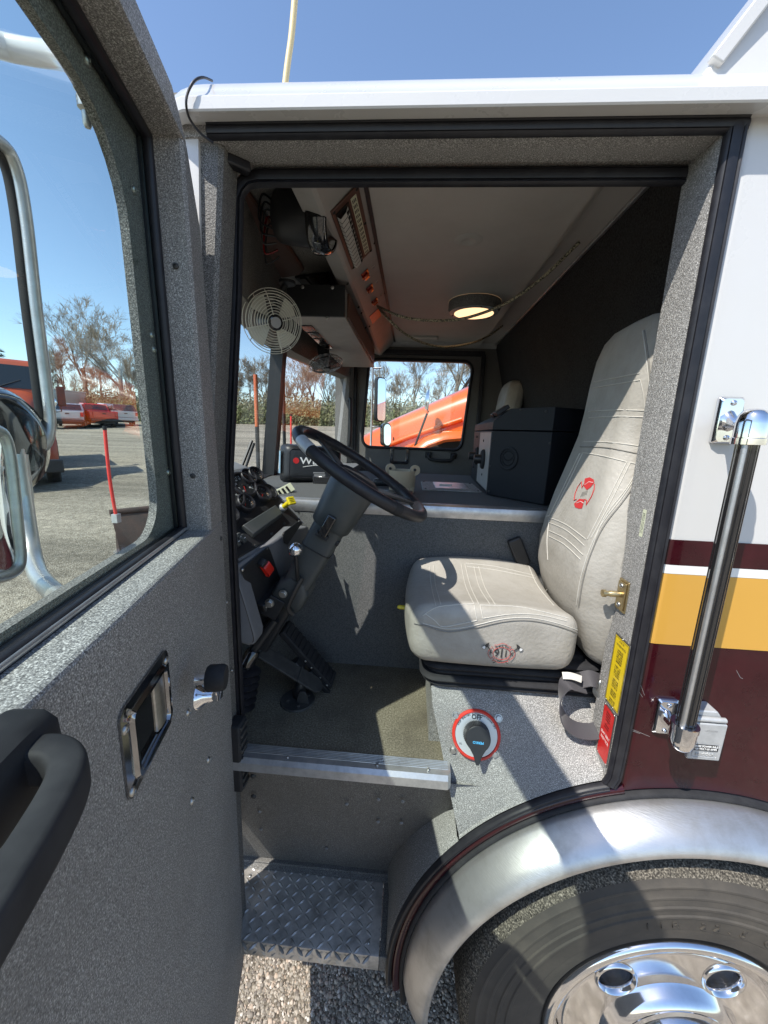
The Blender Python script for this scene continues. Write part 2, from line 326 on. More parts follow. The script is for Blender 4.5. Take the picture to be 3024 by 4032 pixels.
# ================================================================== the lot
def gz(x, y): return 0.095 + 0.006*(x-0.3) + 0.06*max(-6.0, min(y, 60.0)) if True else 0
def gravel_mat():
    m = bpy.data.materials.new('gravel'); m.use_nodes = True; nt = m.node_tree; n = nt.nodes; l = nt.links; b = n['Principled BSDF']
    b.inputs['Roughness'].default_value = 0.92; b.inputs['Specular IOR Level'].default_value = 0.2
    tc = n.new('ShaderNodeTexCoord')
    vo = n.new('ShaderNodeTexVoronoi'); vo.inputs['Scale'].default_value = 85; l.new(tc.outputs['Object'], vo.inputs['Vector'])
    cr = n.new('ShaderNodeValToRGB'); e = cr.color_ramp.elements; e.new(0.5); e.new(0.8)
    for i, (p, c) in enumerate(((0.0, (0.15, 0.125, 0.095)), (0.45, (0.27, 0.23, 0.175)), (0.75, (0.35, 0.305, 0.24)), (1.0, (0.46, 0.41, 0.34)))): e[i].position = p; e[i].color = (*c, 1)
    sp = n.new('ShaderNodeSeparateColor'); l.new(vo.outputs['Color'], sp.inputs[0]); l.new(sp.outputs[0], cr.inputs['Fac'])
    mp = n.new('ShaderNodeMapping'); mp.inputs['Scale'].default_value = (0.05, 0.55, 0.5); mp.inputs['Rotation'].default_value = (0, 0, 0.12); l.new(tc.outputs['Object'], mp.inputs['Vector'])
    no = n.new('ShaderNodeTexNoise'); no.inputs['Scale'].default_value = 1.0; no.inputs['Detail'].default_value = 7; no.inputs['Roughness'].default_value = 0.7; l.new(mp.outputs[0], no.inputs['Vector'])
    mr = n.new('ShaderNodeMapRange'); mr.inputs['From Min'].default_value = 0.38; mr.inputs['From Max'].default_value = 0.62; mr.inputs['To Min'].default_value = 0.62; mr.inputs['To Max'].default_value = 1.25; l.new(no.outputs['Fac'], mr.inputs['Value'])
    n2 = n.new('ShaderNodeTexNoise'); n2.inputs['Scale'].default_value = 9; n2.inputs['Detail'].default_value = 6; l.new(tc.outputs['Object'], n2.inputs['Vector'])
    mr2 = n.new('ShaderNodeMapRange'); mr2.inputs['From Min'].default_value = 0.3; mr2.inputs['From Max'].default_value = 0.7; mr2.inputs['To Min'].default_value = 0.75; mr2.inputs['To Max'].default_value = 1.2; l.new(n2.outputs['Fac'], mr2.inputs['Value'])
    mm = n.new('ShaderNodeMath'); mm.operation = 'MULTIPLY'; l.new(mr.outputs[0], mm.inputs[0]); l.new(mr2.outputs[0], mm.inputs[1])
    mx = n.new('ShaderNodeVectorMath'); mx.operation = 'SCALE'; l.new(cr.outputs[0], mx.inputs[0]); l.new(mm.outputs[0], mx.inputs['Scale'])
    l.new(mx.outputs[0], b.inputs['Base Color'])
    bp = n.new('ShaderNodeBump'); bp.inputs['Strength'].default_value = 0.8; bp.inputs['Distance'].default_value = 0.012; l.new(vo.outputs['Distance'], bp.inputs['Height']); bp.invert = True
    l.new(bp.outputs[0], b.inputs['Normal']); MATS['gravel'] = m
gravel_mat()
xs = [-400, -60, -20, -6, -2, 0, 2, 6, 20, 60, 400]; ys = [-400, -60, -6, -2, 0, 1, 2, 4, 8, 16, 30, 60, 120, 500]
b = MB(); b.loft([[Vector((x, y, gz(x, y))) for x in xs] for y in ys]); lot = b.build('gravel_lot', 'gravel'); tag(lot, 'beige gravel parking lot', None, None, 'structure')
# loose stones on the lot near the step
def stones(name, n, x0, x1, y0, y1, smin, smax, seed):
    rg = np.random.default_rng(seed); b = MB()
    ico = [(0,0,1),(0.894,0,0.447),(0.276,0.851,0.447),(-0.724,0.526,0.447),(-0.724,-0.526,0.447),(0.276,-0.851,0.447),(0.724,0.526,-0.447),(-0.276,0.851,-0.447),(-0.894,0,-0.447),(-0.276,-0.851,-0.447),(0.724,-0.526,-0.447),(0,0,-1)]
    fc = [(0,1,2),(0,2,3),(0,3,4),(0,4,5),(0,5,1),(1,6,2),(2,7,3),(3,8,4),(4,9,5),(5,10,1),(6,7,2),(7,8,3),(8,9,4),(9,10,5),(10,6,1),(11,7,6),(11,8,7),(11,9,8),(11,10,9),(11,6,10)]
    ico = np.array(ico)
    V = []; F = []
    for i in range(n):
        s = smin*(smax/smin)**(rg.random()**1.8); p = ico*(0.75+0.5*rg.random((12, 1)))*s*np.array([1, 0.6+0.5*rg.random(), 0.35+0.4*rg.random()])
        a = rg.random()*6.28; c, q = math.cos(a), math.sin(a); p = np.c_[p[:, 0]*c-p[:, 1]*q, p[:, 0]*q+p[:, 1]*c, p[:, 2]]
        x = x0+(x1-x0)*rg.random(); y = y0+(y1-y0)*rg.random(); p += [x, y, gz(x, y)+s*0.18]
        k = len(V)*12; V.append(p); F += [(a_+k, b_+k, c_+k) for a_, b_, c_ in fc]
    b.v = [tuple(v) for v in np.concatenate(V)]; b.f = F
    m = bpy.data.materials.new('stone'); m.use_nodes = True; nt = m.node_tree; bs = nt.nodes['Principled BSDF']; bs.inputs['Roughness'].default_value = 0.85
    g = nt.nodes.new('ShaderNodeNewGeometry'); cr = nt.nodes.new('ShaderNodeValToRGB'); e = cr.color_ramp.elements
    for _ in range(3): e.new(0.5)
    for i, (p_, c_) in enumerate(((0, (0.12, 0.10, 0.082)), (0.3, (0.26, 0.225, 0.18)), (0.6, (0.38, 0.335, 0.27)), (0.85, (0.44, 0.33, 0.24)), (1, (0.62, 0.57, 0.49)))): e[i].position = p_; e[i].color = (*c_, 1)
    nt.links.new(g.outputs['Random Per Island'], cr.inputs[0]); nt.links.new(cr.outputs[0], bs.inputs['Base Color'])
    o = b.build(name, m, None, ang=50); tag(o, 'loose tan and grey gravel stones scattered below the step', 'gravel', None, 'stuff'); return o
stones('gravel_stones', 26000, -0.85, 0.30, -0.10, 1.0, 0.0022, 0.0085, 3)

# ================================================================== fire truck shell
ft = empty('fire_truck', (0, 1.2, 0.1), 'white and maroon fire truck cab with gold stripe and its door swung open', 'fire truck')
AX, AZ = 0.755, 0.640                  # wheel arch centre
def archz(x, r): return AZ + math.sqrt(max(0, r*r-(x-AX)**2))
# ---- side panels behind the door, with a rolled front edge
EDGE = [(0.566, 0.04), (0.566, 0.014), (0.568, 0.006), (0.573, 0.0015), (0.581, 0.0), (1.9, 0.0)]
def panel(name, m, z0, z1, off=0.0, x1=1.9):
    E_ = [(x, y-off) if i > 1 else (x-off, y) for i, (x, y) in enumerate(EDGE)]; E_[-1] = (x1, -off)
    b = MB(); secs = []
    for z in (z0, z1): secs.append([Vector((x, y, z)) for x, y in E_])
    b.loft(secs); return b.build(name, m, ft)
lab(panel('upper_side_panel', 'white_paint', 1.60, 2.78), 'white painted upper side panel behind the door opening')
b = MB(); cols = [(0.566, 0.04), (0.566, 0.014), (0.568, 0.006), (0.573, 0.0015), (0.581, 0.0)] + [(0.60+0.05*i, 0.0) for i in range(27)]
b.loft([[Vector((x, y-0.0012 if y < 0.01 else y, archz(x, 0.722) if x < AX+0.73 else AZ-0.1)) for x, y in cols], [Vector((x, y-0.0012 if y < 0.01 else y, 1.746)) for x, y in cols]])
lab(b.build('lower_side_panel', 'maroon_paint', ft), 'glossy maroon lower side panel above the wheel arch')
lab(panel('stripe', 'gold_stripe', 1.7465, 1.916, 0.0026), 'broad gold reflective stripe')
lab(panel('stripe', 'white_stripe', 1.9165, 1.9365, 0.0022), 'thin white stripe')
lab(panel('stripe', 'maroon_paint', 1.937, 1.994, 0.0026), 'thin maroon stripe')
# ---- gutter and roof edge
GP = [(0.03, 2.766), (0.0, 2.767), (-0.010, 2.771), (-0.014, 2.7625), (-0.041, 2.7605), (-0.0435, 2.763), (-0.0445, 2.781), (-0.043, 2.7835), (-0.036, 2.789), (-0.022, 2.807), (0.0, 2.831), (0.04, 2.862), (0.12, 2.905), (0.30, 2.93)]
b = MB(); secs = []
for x, dy, sc in [(-0.62, 0.16, 0.9), (-0.55, 0.075, 0.96), (-0.50, 0.03, 0.99), (-0.475, 0.010, 1.0), (-0.445, 0.0, 1.0), (1.9, 0.0, 1.0)]:
    secs.append([Vector((x, y+dy, 2.762+(z-2.762)*sc)) for y, z in GP])
b.loft(secs); lab(b.build('roof_gutter', 'white_paint', ft, ang=30), 'white roof edge with a rain gutter lip')
b = MB(); b.add([(-0.62, 0.30, 2.934), (1.9, 0.30, 2.934), (1.9, 2.10, 2.934), (-0.62, 2.10, 2.934), (-0.62, 0.30, 2.90), (1.9, 0.30, 2.90), (1.9, 2.10, 2.90), (-0.62, 2.10, 2.90)], [(0,1,2,3),(4,7,6,5),(0,4,5,1),(2,6,7,3),(1,5,6,2),(0,3,7,4)])
b.add([(-0.60, 0.22, 2.80), (-0.70, 0.8, 2.80), (-0.72, 1.2, 2.80), (-0.70, 1.6, 2.80), (-0.60, 2.2, 2.80), (-0.50, 2.1, 2.914), (-0.50, 0.3, 2.914)], [(0, 1, 2, 3, 4, 5, 6)])
b.add([(-0.62, 2.1, 2.934), (1.9, 2.1, 2.934), (1.9, 2.44, 2.78), (-0.62, 2.44, 2.78)], [(0, 1, 2, 3)])
b.build('roof', 'white_paint', ft)
# ---- raised roof at the rear: sloped front edge over the side
b = MB(); y0, y1 = 0.005, 2.3
s0, s1 = Vector((0.480, 0, 2.834)), Vector((0.85, 0, 3.36))
b.add([(s0.x, y0, s0.z), (1.9, y0, s0.z), (1.9, y0+0.05, s1.z), (s1.x, y0+0.05, s1.z), (s0.x-0.012, y0+0.07, s0.z+0.01), (s1.x-0.012, y0+0.12, s1.z), (s0.x-0.012, y1, s0.z+0.01), (s1.x-0.012, y1, s1.z), (1.9, y1, s1.z)],
      [(0, 1, 2, 3), (0, 3, 5, 4), (4, 5, 7, 6), (3, 2, 8, 7, 5)])
b.build('raised_roof', 'white_paint', ft, bevel=0.006)
b = MB(); d = (s1-s0); b.obox((s0.x+0.004, y0-0.003, s0.z), d.normalized(), (0, -1, 0), d.normalized().cross(Vector((0, -1, 0))), 0.02, d.length, -0.012, 0.006, -0.012, 0.012)
b.build('roof_trim', 'white_paint', ft, bevel=0.003)
# ---- front pillar: white outer strip, coated jamb
b = MB(); b.loft([[Vector((-0.57, 0.06, 0.9)), Vector((-0.55, 0.012, 0.9)), Vector((-0.535, 0.0, 0.9)), Vector((-0.478, 0.0, 0.9)), Vector((-0.476, 0.03, 0.9))], [Vector((-0.57, 0.06, 2.0)), Vector((-0.55, 0.012, 2.0)), Vector((-0.535, 0.0, 2.0)), Vector((-0.478, 0, 2.0)), Vector((-0.476, 0.03, 2.0))],
        [Vector((-0.55, 0.06, 2.80)), Vector((-0.52, 0.016, 2.80)), Vector((-0.50, 0.006, 2.80)), Vector((-0.440, 0.004, 2.80)), Vector((-0.438, 0.05, 2.80))]])
b.build('front_pillar', 'white_paint', ft)
def pillx(z): return -0.472 if z < 2.1 else -0.472+0.062*(z-2.1)/0.65
b = MB(); zs = [0.55, 1.28, 2.1, 2.3, 2.5, 2.66, 2.745]
b.loft([[Vector(((-0.478 if z < 2.0 else -0.478+0.029*(z-2.0)/0.775)-0.004, 0.010, z)), Vector((pillx(z)+0.004, 0.012, z)), Vector((pillx(z)+0.012, 0.020, z)), Vector((pillx(z)+0.012, 0.080, z)), Vector((pillx(z)+0.004, 0.096, z)), Vector((pillx(z)-0.075, 0.096, z))] for z in zs])
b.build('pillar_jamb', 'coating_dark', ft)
# ---- header jamb over the opening, rear jamb
b = MB(); b.loft([[Vector((-0.47, y, z)), Vector((0.56, y, z))] for y, z in ((0.0, 2.768), (0.0, 2.748), (0.012, 2.744), (0.075, 2.746), (0.082, 2.752), (0.13, 2.752), (0.13, 2.9))])
lab(b.build('header_jamb', 'coating', ft), 'speckled grey coated header over the door opening')
b = MB(); b.loft([[Vector((0.566, 0.006, z)), Vector((0.548, 0.003, z)), Vector((0.531, 0.006, z)), Vector((0.5285, 0.012, z)), Vector((0.5285, 0.100, z)), Vector((0.55, 0.108, z)), Vector((0.70, 0.11, z))] for z in (1.30, 1.9, 2.5, 2.752)])
rj = b.build('rear_jamb', 'coating', ft); lab(rj, 'speckled grey coated rear door jamb with warning plates')
# ---- seals
def sealtube(name, pts, r=0.011, flat=1.0): 
    b = MB(); b.tube(pts, r, 8, flat=flat); return b.build(name, 'rubber', ft, ang=60)
CRN = [Vector((0.548+0.0*0, -0.003, z)) for z in (2.757, 2.4, 1.9, 1.47)]
arcpts = [Vector((AX+0.7455*math.cos(t), -0.004, AZ+0.7455*math.sin(t))) for t in np.linspace(math.acos((0.50-AX)/0.7455), R(184), 40)]
cr = [Vector((0.547, -0.003, 1.41)), Vector((0.545, -0.004, 1.378)), Vector((0.536, -0.004, 1.354)), Vector((0.515, -0.004, 1.345))]
def strip_seal(name, path, w, nrm, prof):
    """ribbed flat seal: profile points (across, out) swept along path"""
    b = MB(); secs = []; P = [Vector(p) for p in path]; N = Vector(nrm)
    for i in range(len(P)):
        t = (P[min(i+1, len(P)-1)]-P[max(i-1, 0)]).normalized(); a = t.cross(N).normalized()
        secs.append([P[i]+a*(u*w)+N*v for u, v in prof])
    b.loft(secs); return b.build(name, 'rubber', ft, ang=60)
SP = [(-1, -0.006), (-0.98, 0.003), (-0.8, 0.008), (-0.55, 0.0065), (-0.5, 0.003), (-0.42, 0.0075), (0.1, 0.009), (0.55, 0.007), (0.6, 0.003), (0.68, 0.0065), (0.95, 0.003), (1, -0.006)]
strip_seal('outer_seal', CRN+cr[:3], 0.0172, (0, -1, 0), SP)
strip_seal('outer_seal', [Vector((0.534, -0.0045, 1.352))]+arcpts, 0.0085, (0, -1, 0), SP)
strip_seal('outer_seal', [Vector((-0.42, -0.002, 2.755)), Vector((0.0, -0.002, 2.755)), Vector((0.565, -0.002, 2.755))], 0.0125, (0, -1, 0), SP)
inner = [Vector((0.53, 0.094, 2.732)), Vector((-0.36, 0.094, 2.732)), Vector((-0.385, 0.094, 2.727)), Vector((-0.402, 0.094, 2.712)), Vector((-0.412, 0.094, 2.69))] + [Vector((pillx(z)+0.010, 0.094, z)) for z in (2.5, 2.3, 2.1, 1.8, 1.4, 1.27)]
strip_seal('inner_seal', inner, 0.017, (0, -1, 0), SP)
b = MB(); b.tube(inner, 0.009, 8); b.build('seal_bulb', 'rubber', ft, ang=60)
b = MB(); b.obox((-0.435, 0.02, 2.742), (0.75, 0.66, 0), (0, 0, 1), (0.66, -0.75, 0), 0, 0.085, -0.016, 0.004, -0.012, 0.012); b.build('seal_block', 'rubber', ft, bevel=0.004)
# ---- arch flange, rubber welt, fender
def arcband(name, m, r0, r1, yy0, yy1, a0, a1, n=48, prof=None):
    b = MB(); secs = []
    for t in np.linspace(a0, a1, n+1):
        secs.append([Vector((AX+r*math.cos(t), y, AZ+r*math.sin(t))) for r, y in (prof or [(r0, yy0), (r1, yy1)])])
    b.loft(secs); return b.build(name, m, ft, ang=50)
lab(arcband('arch_flange', 'maroon_paint', 0, 0, 0, 0, R(104.5), R(186), prof=[(0.738, 0.012), (0.736, -0.004), (0.731, -0.009), (0.722, -0.009), (0.715, -0.005), (0.712, 0.012)]), 'narrow maroon painted flange round the wheel arch')
arcband('fender_welt', 'rubber_matte', 0, 0, 0, 0, R(2), R(190), 72, prof=[(0.716, 0.006), (0.714, -0.008), (0.711, -0.012), (0.705, -0.013), (0.700, -0.008), (0.696, 0.01)])
FP = [(0.700, -0.004), (0.703, -0.014), (0.699, -0.030), (0.690, -0.052), (0.678, -0.074), (0.664, -0.092), (0.650, -0.101), (0.640, -0.103), (0.634, -0.099), (0.634, -0.090), (0.645, -0.07), (0.66, -0.02)]
b = MB(); secs = []
for t in np.linspace(R(-4), R(181), 90):
    k = 1.0
    secs.append([Vector((AX+r*math.cos(t), y, AZ+r*math.sin(t))) for r, y in FP])
for j, (dt, w) in enumerate(((3.0, 0.86), (5.0, 0.62), (6.2, 0.3), (6.6, 0.05))):    # rounded front tip
    t = R(181+dt*0.75); rm, ym = 0.668, -0.055
    secs.append([Vector((AX+(rm+(r-rm)*w)*math.cos(t), ym+(y-ym)*w, AZ+(rm+(r-rm)*w)*math.sin(t))) for r, y in FP])
b.loft(secs, True); lab(b.build('fender', 'stainless', ft, ang=60), 'scratched polished stainless fender flare over the front wheel')
arcband('wheel_well', 'rubber_matte', 0, 0, 0, 0, R(-10), R(190), 40, prof=[(0.69, -0.005), (0.69, 0.55)])
b = MB(); b.add([(0.0, 0.56, 0.2), (1.6, 0.56, 0.2), (1.6, 0.56, 1.3), (0.0, 0.56, 1.3)], [(0, 1, 2, 3)]); b.build('well_wall', 'rubber_matte', ft)
# ---- wheel
WX, WZ, WY = 0.757, 0.662, -0.080
prof_t = [(0.322, 0.015), (0.335, 0.004), (0.352, 0.0), (0.372, -0.0035), (0.376, -0.0035), (0.380, -0.006), (0.40, -0.008), (0.421, -0.0105), (0.424, -0.0135), (0.430, -0.0135), (0.433, -0.0105), (0.446, -0.010), (0.449, -0.0125), (0.455, -0.0125), (0.458, -0.0095), (0.473, -0.007), (0.476, -0.009), (0.481, -0.0085), (0.484, -0.0065), (0.500, -0.004), (0.503, -0.0055), (0.508, -0.005), (0.511, -0.002), (0.524, 0.004)]
w = empty('wheel', (0, 0, 0)); w.parent = ft
def wl_build(b, name, m, ang=40): return b.build(name, m, w, ang=ang)
b = MB(); b.lathe(prof_t, (WX, WY, WZ), (0, 1, 0), 96, close_ends=False); ty = wl_build(b, 'tyre', 'tyre', 25)
prof_s = [(0.524, 0.004), (0.532, 0.009), (0.540, 0.016), (0.548, 0.030), (0.550, 0.05), (0.552, 0.10), (0.552, 0.26), (0.545, 0.29), (0.5, 0.31)]
b = MB(); ax = Vector((0, 1, 0)); N = 288; secs = []
for j, (r, h) in enumerate(prof_s):
    row = []
    for i in range(N):
        a = 2*math.pi*i/N; rr = r
        if 0 < j < 4 and i % 3 == 0: rr = r-0.0035
        row.append(Vector((WX+rr*math.cos(a), WY+h+(0.003 if (0 < j < 4 and i % 3 == 0) else 0), WZ+rr*math.sin(a))))
    secs.append(row)
b.loft(secs, True); wl_build(b, 'tread', 'tyre_dust', 50)
prof_r = [(0.322, 0.02), (0.326, 0.006), (0.322, -0.004), (0.312, -0.008), (0.303, -0.006), (0.298, 0.004), (0.292, 0.020), (0.287, 0.034), (0.281, 0.038)]
b = MB(); b.lathe(prof_r, (WX, WY, WZ), (0, 1, 0), 96, close_ends=False); wl_build(b, 'rim', 'chrome', 60)
# dished wheel disc with hand holes
b = MB(); rings = [(0.281, 0.038), (0.277, 0.024), (0.272, 0.016), (0.266, 0.013), (0.176, 0.009), (0.170, 0.003), (0.165, -0.012), (0.150, -0.028), (0.138, -0.030), (0.130, -0.024), (0.0, -0.024)]
N = 300; HN = 5; HR = 0.0455; HC = 0.223
def dishy(r):
    for (r0, h0), (r1, h1) in zip(rings, rings[1:]):
        if r1 <= r <= r0: return h0+(h1-h0)*(r0-r)/(r0-r1)
    return rings[-1][1]
holes = [R(134)-i*2*math.pi/HN for i in range(HN)]
rr_ = [0.281, 0.277, 0.272]+list(np.linspace(0.268, 0.176, 34))+[0.170, 0.165, 0.150, 0.138, 0.130]
grid = []
for r in rr_:
    row = []
    for i in range(N):
        a = 2*math.pi*i/N; x, z = r*math.cos(a), r*math.sin(a); dep = dishy(r)
        for h in holes:
            hx, hz = HC*math.cos(h), HC*math.sin(h); d_ = math.hypot(x-hx, z-hz)
        row.append(Vector((WX+x, WY+dep, WZ+z)))
    grid.append(row)
vs_ = [p for r_ in grid for p in r_]; fs_ = []
for a_ in range(len(grid)-1):
    for i in range(N):
        q4 = (a_*N+i, a_*N+(i+1) % N, (a_+1)*N+(i+1) % N, (a_+1)*N+i); c4 = sum((vs_[k] for k in q4), Vector())/4
        if all(math.hypot(c4.x-WX-HC*math.cos(h), c4.z-WZ-HC*math.sin(h)) > HR for h in holes): fs_.append(q4)
b.add(vs_, fs_)
wl_build(b, 'wheel_disc', 'chrome', 40)
for h in holes:
    hx, hz = WX+HC*math.cos(h), WZ+HC*math.sin(h); b = MB(); yb = WY+dishy(HC)
    b.lathe([(HR+0.009, 0.004), (HR+0.007, -0.004), (HR+0.002, -0.006), (HR-0.003, -0.002), (HR-0.005, 0.01), (HR-0.005, 0.05)], (hx, yb, hz), (0, 1, 0), 32, close_ends=False); wl_build(b, 'hand_hole', 'chrome', 60)
    b = MB(); b.lathe([(HR, 0), (0, 0.0)], (hx, yb+0.04, hz), (0, 1, 0), 20, close_ends=False); wl_build(b, 'hole_back', 'black_plastic')  # black disc put in for the shaded depth inside the hole
b = MB(); b.lathe([(0.150, -0.022), (0.150, -0.030), (0.143, -0.034), (0.138, -0.060), (0.130, -0.075), (0.118, -0.081), (0.110, -0.078), (0.095, -0.086), (0.06, -0.092), (0.0, -0.094)], (WX, WY, WZ), (0, 1, 0), 64); wl_build(b, 'hub_cap', 'chrome', 40)
# raised lettering on the sidewall
for i, ch in enumerate('11R 22.5 G'):
    if ch == ' ': continue
    a = R(108-i*4.6); p = Vector((WX+0.398*math.cos(a), WY-0.0078, WZ+0.398*math.sin(a)))
    text(ch, 0.030, 'tyre', w, frame(p, (0, -1, 0), (math.cos(a), 0, math.sin(a))), 'sidewall_letter', 0.0030)
# ---- grab rail
gr = empty('grab_rail', (0, 0, 0)); gr.parent = ft
RX, RY, ZT, ZB = 0.618, -0.085, 2.235, 1.575
b = MB(); b.tube([(RX, RY, ZB+0.02), (RX, RY, ZT-0.02)], 0.0160, 20); lab(b.build('rail_tube', 'black_gloss', gr, ang=60), 'ribbed black grip tube')
b = MB(); b.tube([(RX-0.0125, RY-0.0105, ZB+0.03), (RX-0.0125, RY-0.0105, ZT-0.03)], 0.0052, 8); b.build('rail_highlight', 'stainless', gr, ang=60)  # added bright strip: the glossy tube's highlight made as a part
for i in range(10):
    a = 2*math.pi*i/10; b = MB(); b.tube([(RX+0.0163*math.cos(a), RY+0.0163*math.sin(a), ZB+0.03), (RX+0.0163*math.cos(a), RY+0.0163*math.sin(a), ZT-0.03)], 0.0014, 5); b.build('grip_rib', 'black_gloss', gr)
for (zc, sg) in ((ZT, 1), (ZB, -1)):
    b = MB(); b.lathe([(0.0, 0.030*sg), (0.010, 0.0295*sg), (0.017, 0.026*sg), (0.022, 0.018*sg), (0.0245, 0.004*sg), (0.0245, -0.022*sg), (0.0262, -0.023*sg), (0.0262, -0.034*sg), (0.0225, -0.0345*sg), (0.018, -0.0345*sg)], (RX, RY, zc), (0, 0, 1), 28, close_ends=False); b.build('rail_cap', 'chrome', gr, ang=50)
    # bracket: foot plate on the body and a necked arm to the cap
    zb = zc+0.012*sg; M = frame((0.633, -0.001, zb), (0, -1, 0))
    b = MB(); b.loft([on(M, rrect(0.024, 0.046, 0.006), 0), on(M, rrect(0.024, 0.046, 0.006), 0.006), on(M, rrect(0.020, 0.042, 0.008), 0.012)], True, True); b.build('rail_foot', 'chrome', gr, ang=40)
    b = MB(); secs = []
    for t in np.linspace(0, 1, 9):
        c = Vector((0.633, -0.008, zb)).lerp(Vector((RX, RY+0.012, zc-0.004*sg)), t); wv = 0.016-0.020*t*(1-t)+0.004*t; hv = 0.024-0.05*t*(1-t)+0.002*t
        secs.append([c+Vector((wv*math.cos(q)*0.9, 0, hv*math.sin(q))) for q in np.linspace(0, 2*math.pi, 17)[:-1]])
    b.loft(secs, True, True); b.build('rail_neck', 'chrome', gr, ang=60)
    for dz in (-0.034, 0.034): screw(gr, (0.633, -0.0135, zb+dz), (0, -1, 0), 0.0055, 'chrome')
# ---- shore power inlet box under the rail
sp_ = empty('power_inlet', (0, 0, 0)); sp_.parent = ft
X0, X1, Z0, Z1 = 0.671, 0.735, 1.489, 1.602
b = MB(); b.prism([(X0, 0.0, Z0+0.004), (X1, 0.0, Z0+0.004), (X1, 0.0, Z1-0.012), (X1-0.014, 0, Z1+0.006), (X0+0.002, 0, Z1+0.006)], (0, -0.038, 0)); b.build('housing', 'cast_grey', sp_, bevel=0.003)
b = MB(); b.prism([(X0-0.004, -0.039, Z0), (X1+0.004, -0.039, Z0), (X1+0.004, -0.039, Z1-0.018), (X0-0.004, -0.039, Z1-0.018)], (0, -0.010, 0)); b.build('cover', 'cast_grey', sp_, bevel=0.0025)
b = MB(); b.tube([(X0, -0.044, Z1-0.010), (X1, -0.044, Z1-0.010)], 0.006, 12); b.build('hinge_barrel', 'cast_grey', sp_, ang=60)
b = MB(); b.box(X0+0.004, X1-0.006, -0.0505, -0.049, Z0+0.026, Z0+0.041); b.build('name_plate', 'print_black', sp_)
MT = frame((0.5*(X0+X1)-0.001, -0.0507, Z0+0.0371), (0, -1, 0)); text('SHORE POWER INLET', 0.0069, 'print_white', sp_, MT, 'lettering', 0.0002, sx=0.86, bold=0.0002)
MT = frame((0.5*(X0+X1)-0.001, -0.0507, Z0+0.0302), (0, -1, 0)); text('120 VOLT-30 AMPS', 0.0069, 'print_white', sp_, MT, 'lettering', 0.0002, sx=0.84, bold=0.0002)
MT = frame((0.5*(X0+X1), -0.0495, Z0+0.0165), (0, -1, 0)); text('reddot', 0.013, 'cast_grey', sp_, MT, 'lettering', 0.0010, sx=1.15)
Mr = frame((0.5*(X0+X1), -0.0492, Z0+0.0165), (0, -1, 0)); b = MB(); b.tube(on(Mr, rrect(0.027, 0.0085, 0.003)), 0.0008, 6, True); b.build('cast_border', 'cast_grey', sp_)
MT = frame((0.5*(X0+X1)+0.004, -0.0495, Z0+0.077), (0, -1, 0)); text('LIFT COVER', 0.005, 'sticker_grey', sp_, MT, 'worn_print', 0.0001)
# ---- small scratches in the paint
for P in (((2487, 2655), (2502, 2700), (2530, 2745)), ((2502, 2650), (2520, 2690), (2538, 2738)), ((2478, 2868), (2510, 2880), (2558, 2900)), ((2490, 2878), (2520, 2888)), ((2760, 2410), (2790, 2418)), ((2900, 2640), (2915, 2668), (2925, 2672))):
    b = MB(); b.tube([PY(px, py, -0.0014) for px, py in P], 0.00045, 4); b.build('scratch', 'sticker_grey', ft)
# ---- striker pin and plates on the rear jamb
st = empty('door_striker', (0, 0, 0)); st.parent = ft
JX = 0.5285
def J(px, py): return PX(px, py, JX)
c0 = J(2455, 2345); M = frame((JX, c0.y, c0.z), (-1, 0, 0))
b = MB(); b.loft([on(M, rrect(0.020, 0.0395, 0.002)), on(M, rrect(0.020, 0.0395, 0.002), 0.004)], True, True); b.build('back_plate', 'brass', st, bevel=0.001)
b = MB(); b.loft([on(M, rrect(0.016, 0.034, 0.002), 0.004), on(M, rrect(0.016, 0.034, 0.002), 0.008)], True, True); b.build('striker_plate', 'brass', st, bevel=0.001)
b = MB(); b.lathe([(0.0075, 0.0), (0.0075, 0.024), (0.006, 0.026), (0.006, 0.034), (0.009, 0.035), (0.009, 0.042), (0.0, 0.043)], M @ Vector((0, 0.003, 0.008)), (-1, 0, 0), 18); b.build('striker_pin', 'brass', st, ang=40)
for dz in (-0.023, 0.025): screw(st, M @ Vector((0, dz, 0.008)), (-1, 0, 0), 0.0065, 'zinc')
def plate(name, m, corners, border, lines, seed, rivets):
    e = empty(name, (0, 0, 0)); e.parent = ft; P = [J(*c) for c in corners]      # tl tr br bl
    ys = [P[0].y, P[1].y]; y0_, y1_ = max(P[0].y, P[3].y), min(P[1].y, P[2].y); z1_, z0_ = 0.5*(P[0].z+P[1].z), 0.5*(P[2].z+P[3].z)
    M = frame((JX-0.0002, 0.5*(y0_+y1_), 0.5*(z0_+z1_)), (-1, 0, 0)); hw, hh = abs(y0_-y1_)/2, (z1_-z0_)/2
    b = MB(); b.loft([on(M, rrect(hw, hh, 0.002)), on(M, rrect(hw, hh, 0.002), 0.0012)], True, True); b.build('backing', 'zinc', e)
    b = MB(); b.add(on(M, [(-hw*0.92, -hh*0.95), (hw*0.92, -hh*0.95), (hw*0.92, hh*0.95), (-hw*0.92, hh*0.95)], 0.0016), [(0, 1, 2, 3)]); b.build('face', m, e)
    if border:
        b = MB(); b.tube(on(M, rrect(hw*0.86, hh*0.92, 0.001), 0.0016), 0.0005, 4, True); b.build('border_line', 'print_black', e)
    rg = random.Random(seed)
    for (yy, size, body, mm) in lines:
        text(body, size, mm, e, M @ Matrix.Translation((0, yy*hh, 0.0017)), 'print_line', 0.0001, sx=min(1.0, hw*1.62/(len(body)*size*0.55)))
    for (u, v) in rivets: screw(e, M @ Vector((u*hw, v*hh, 0.0012)), (-1, 0, 0), 0.0028, 'zinc', 'rivet', 'rivet')
    return e
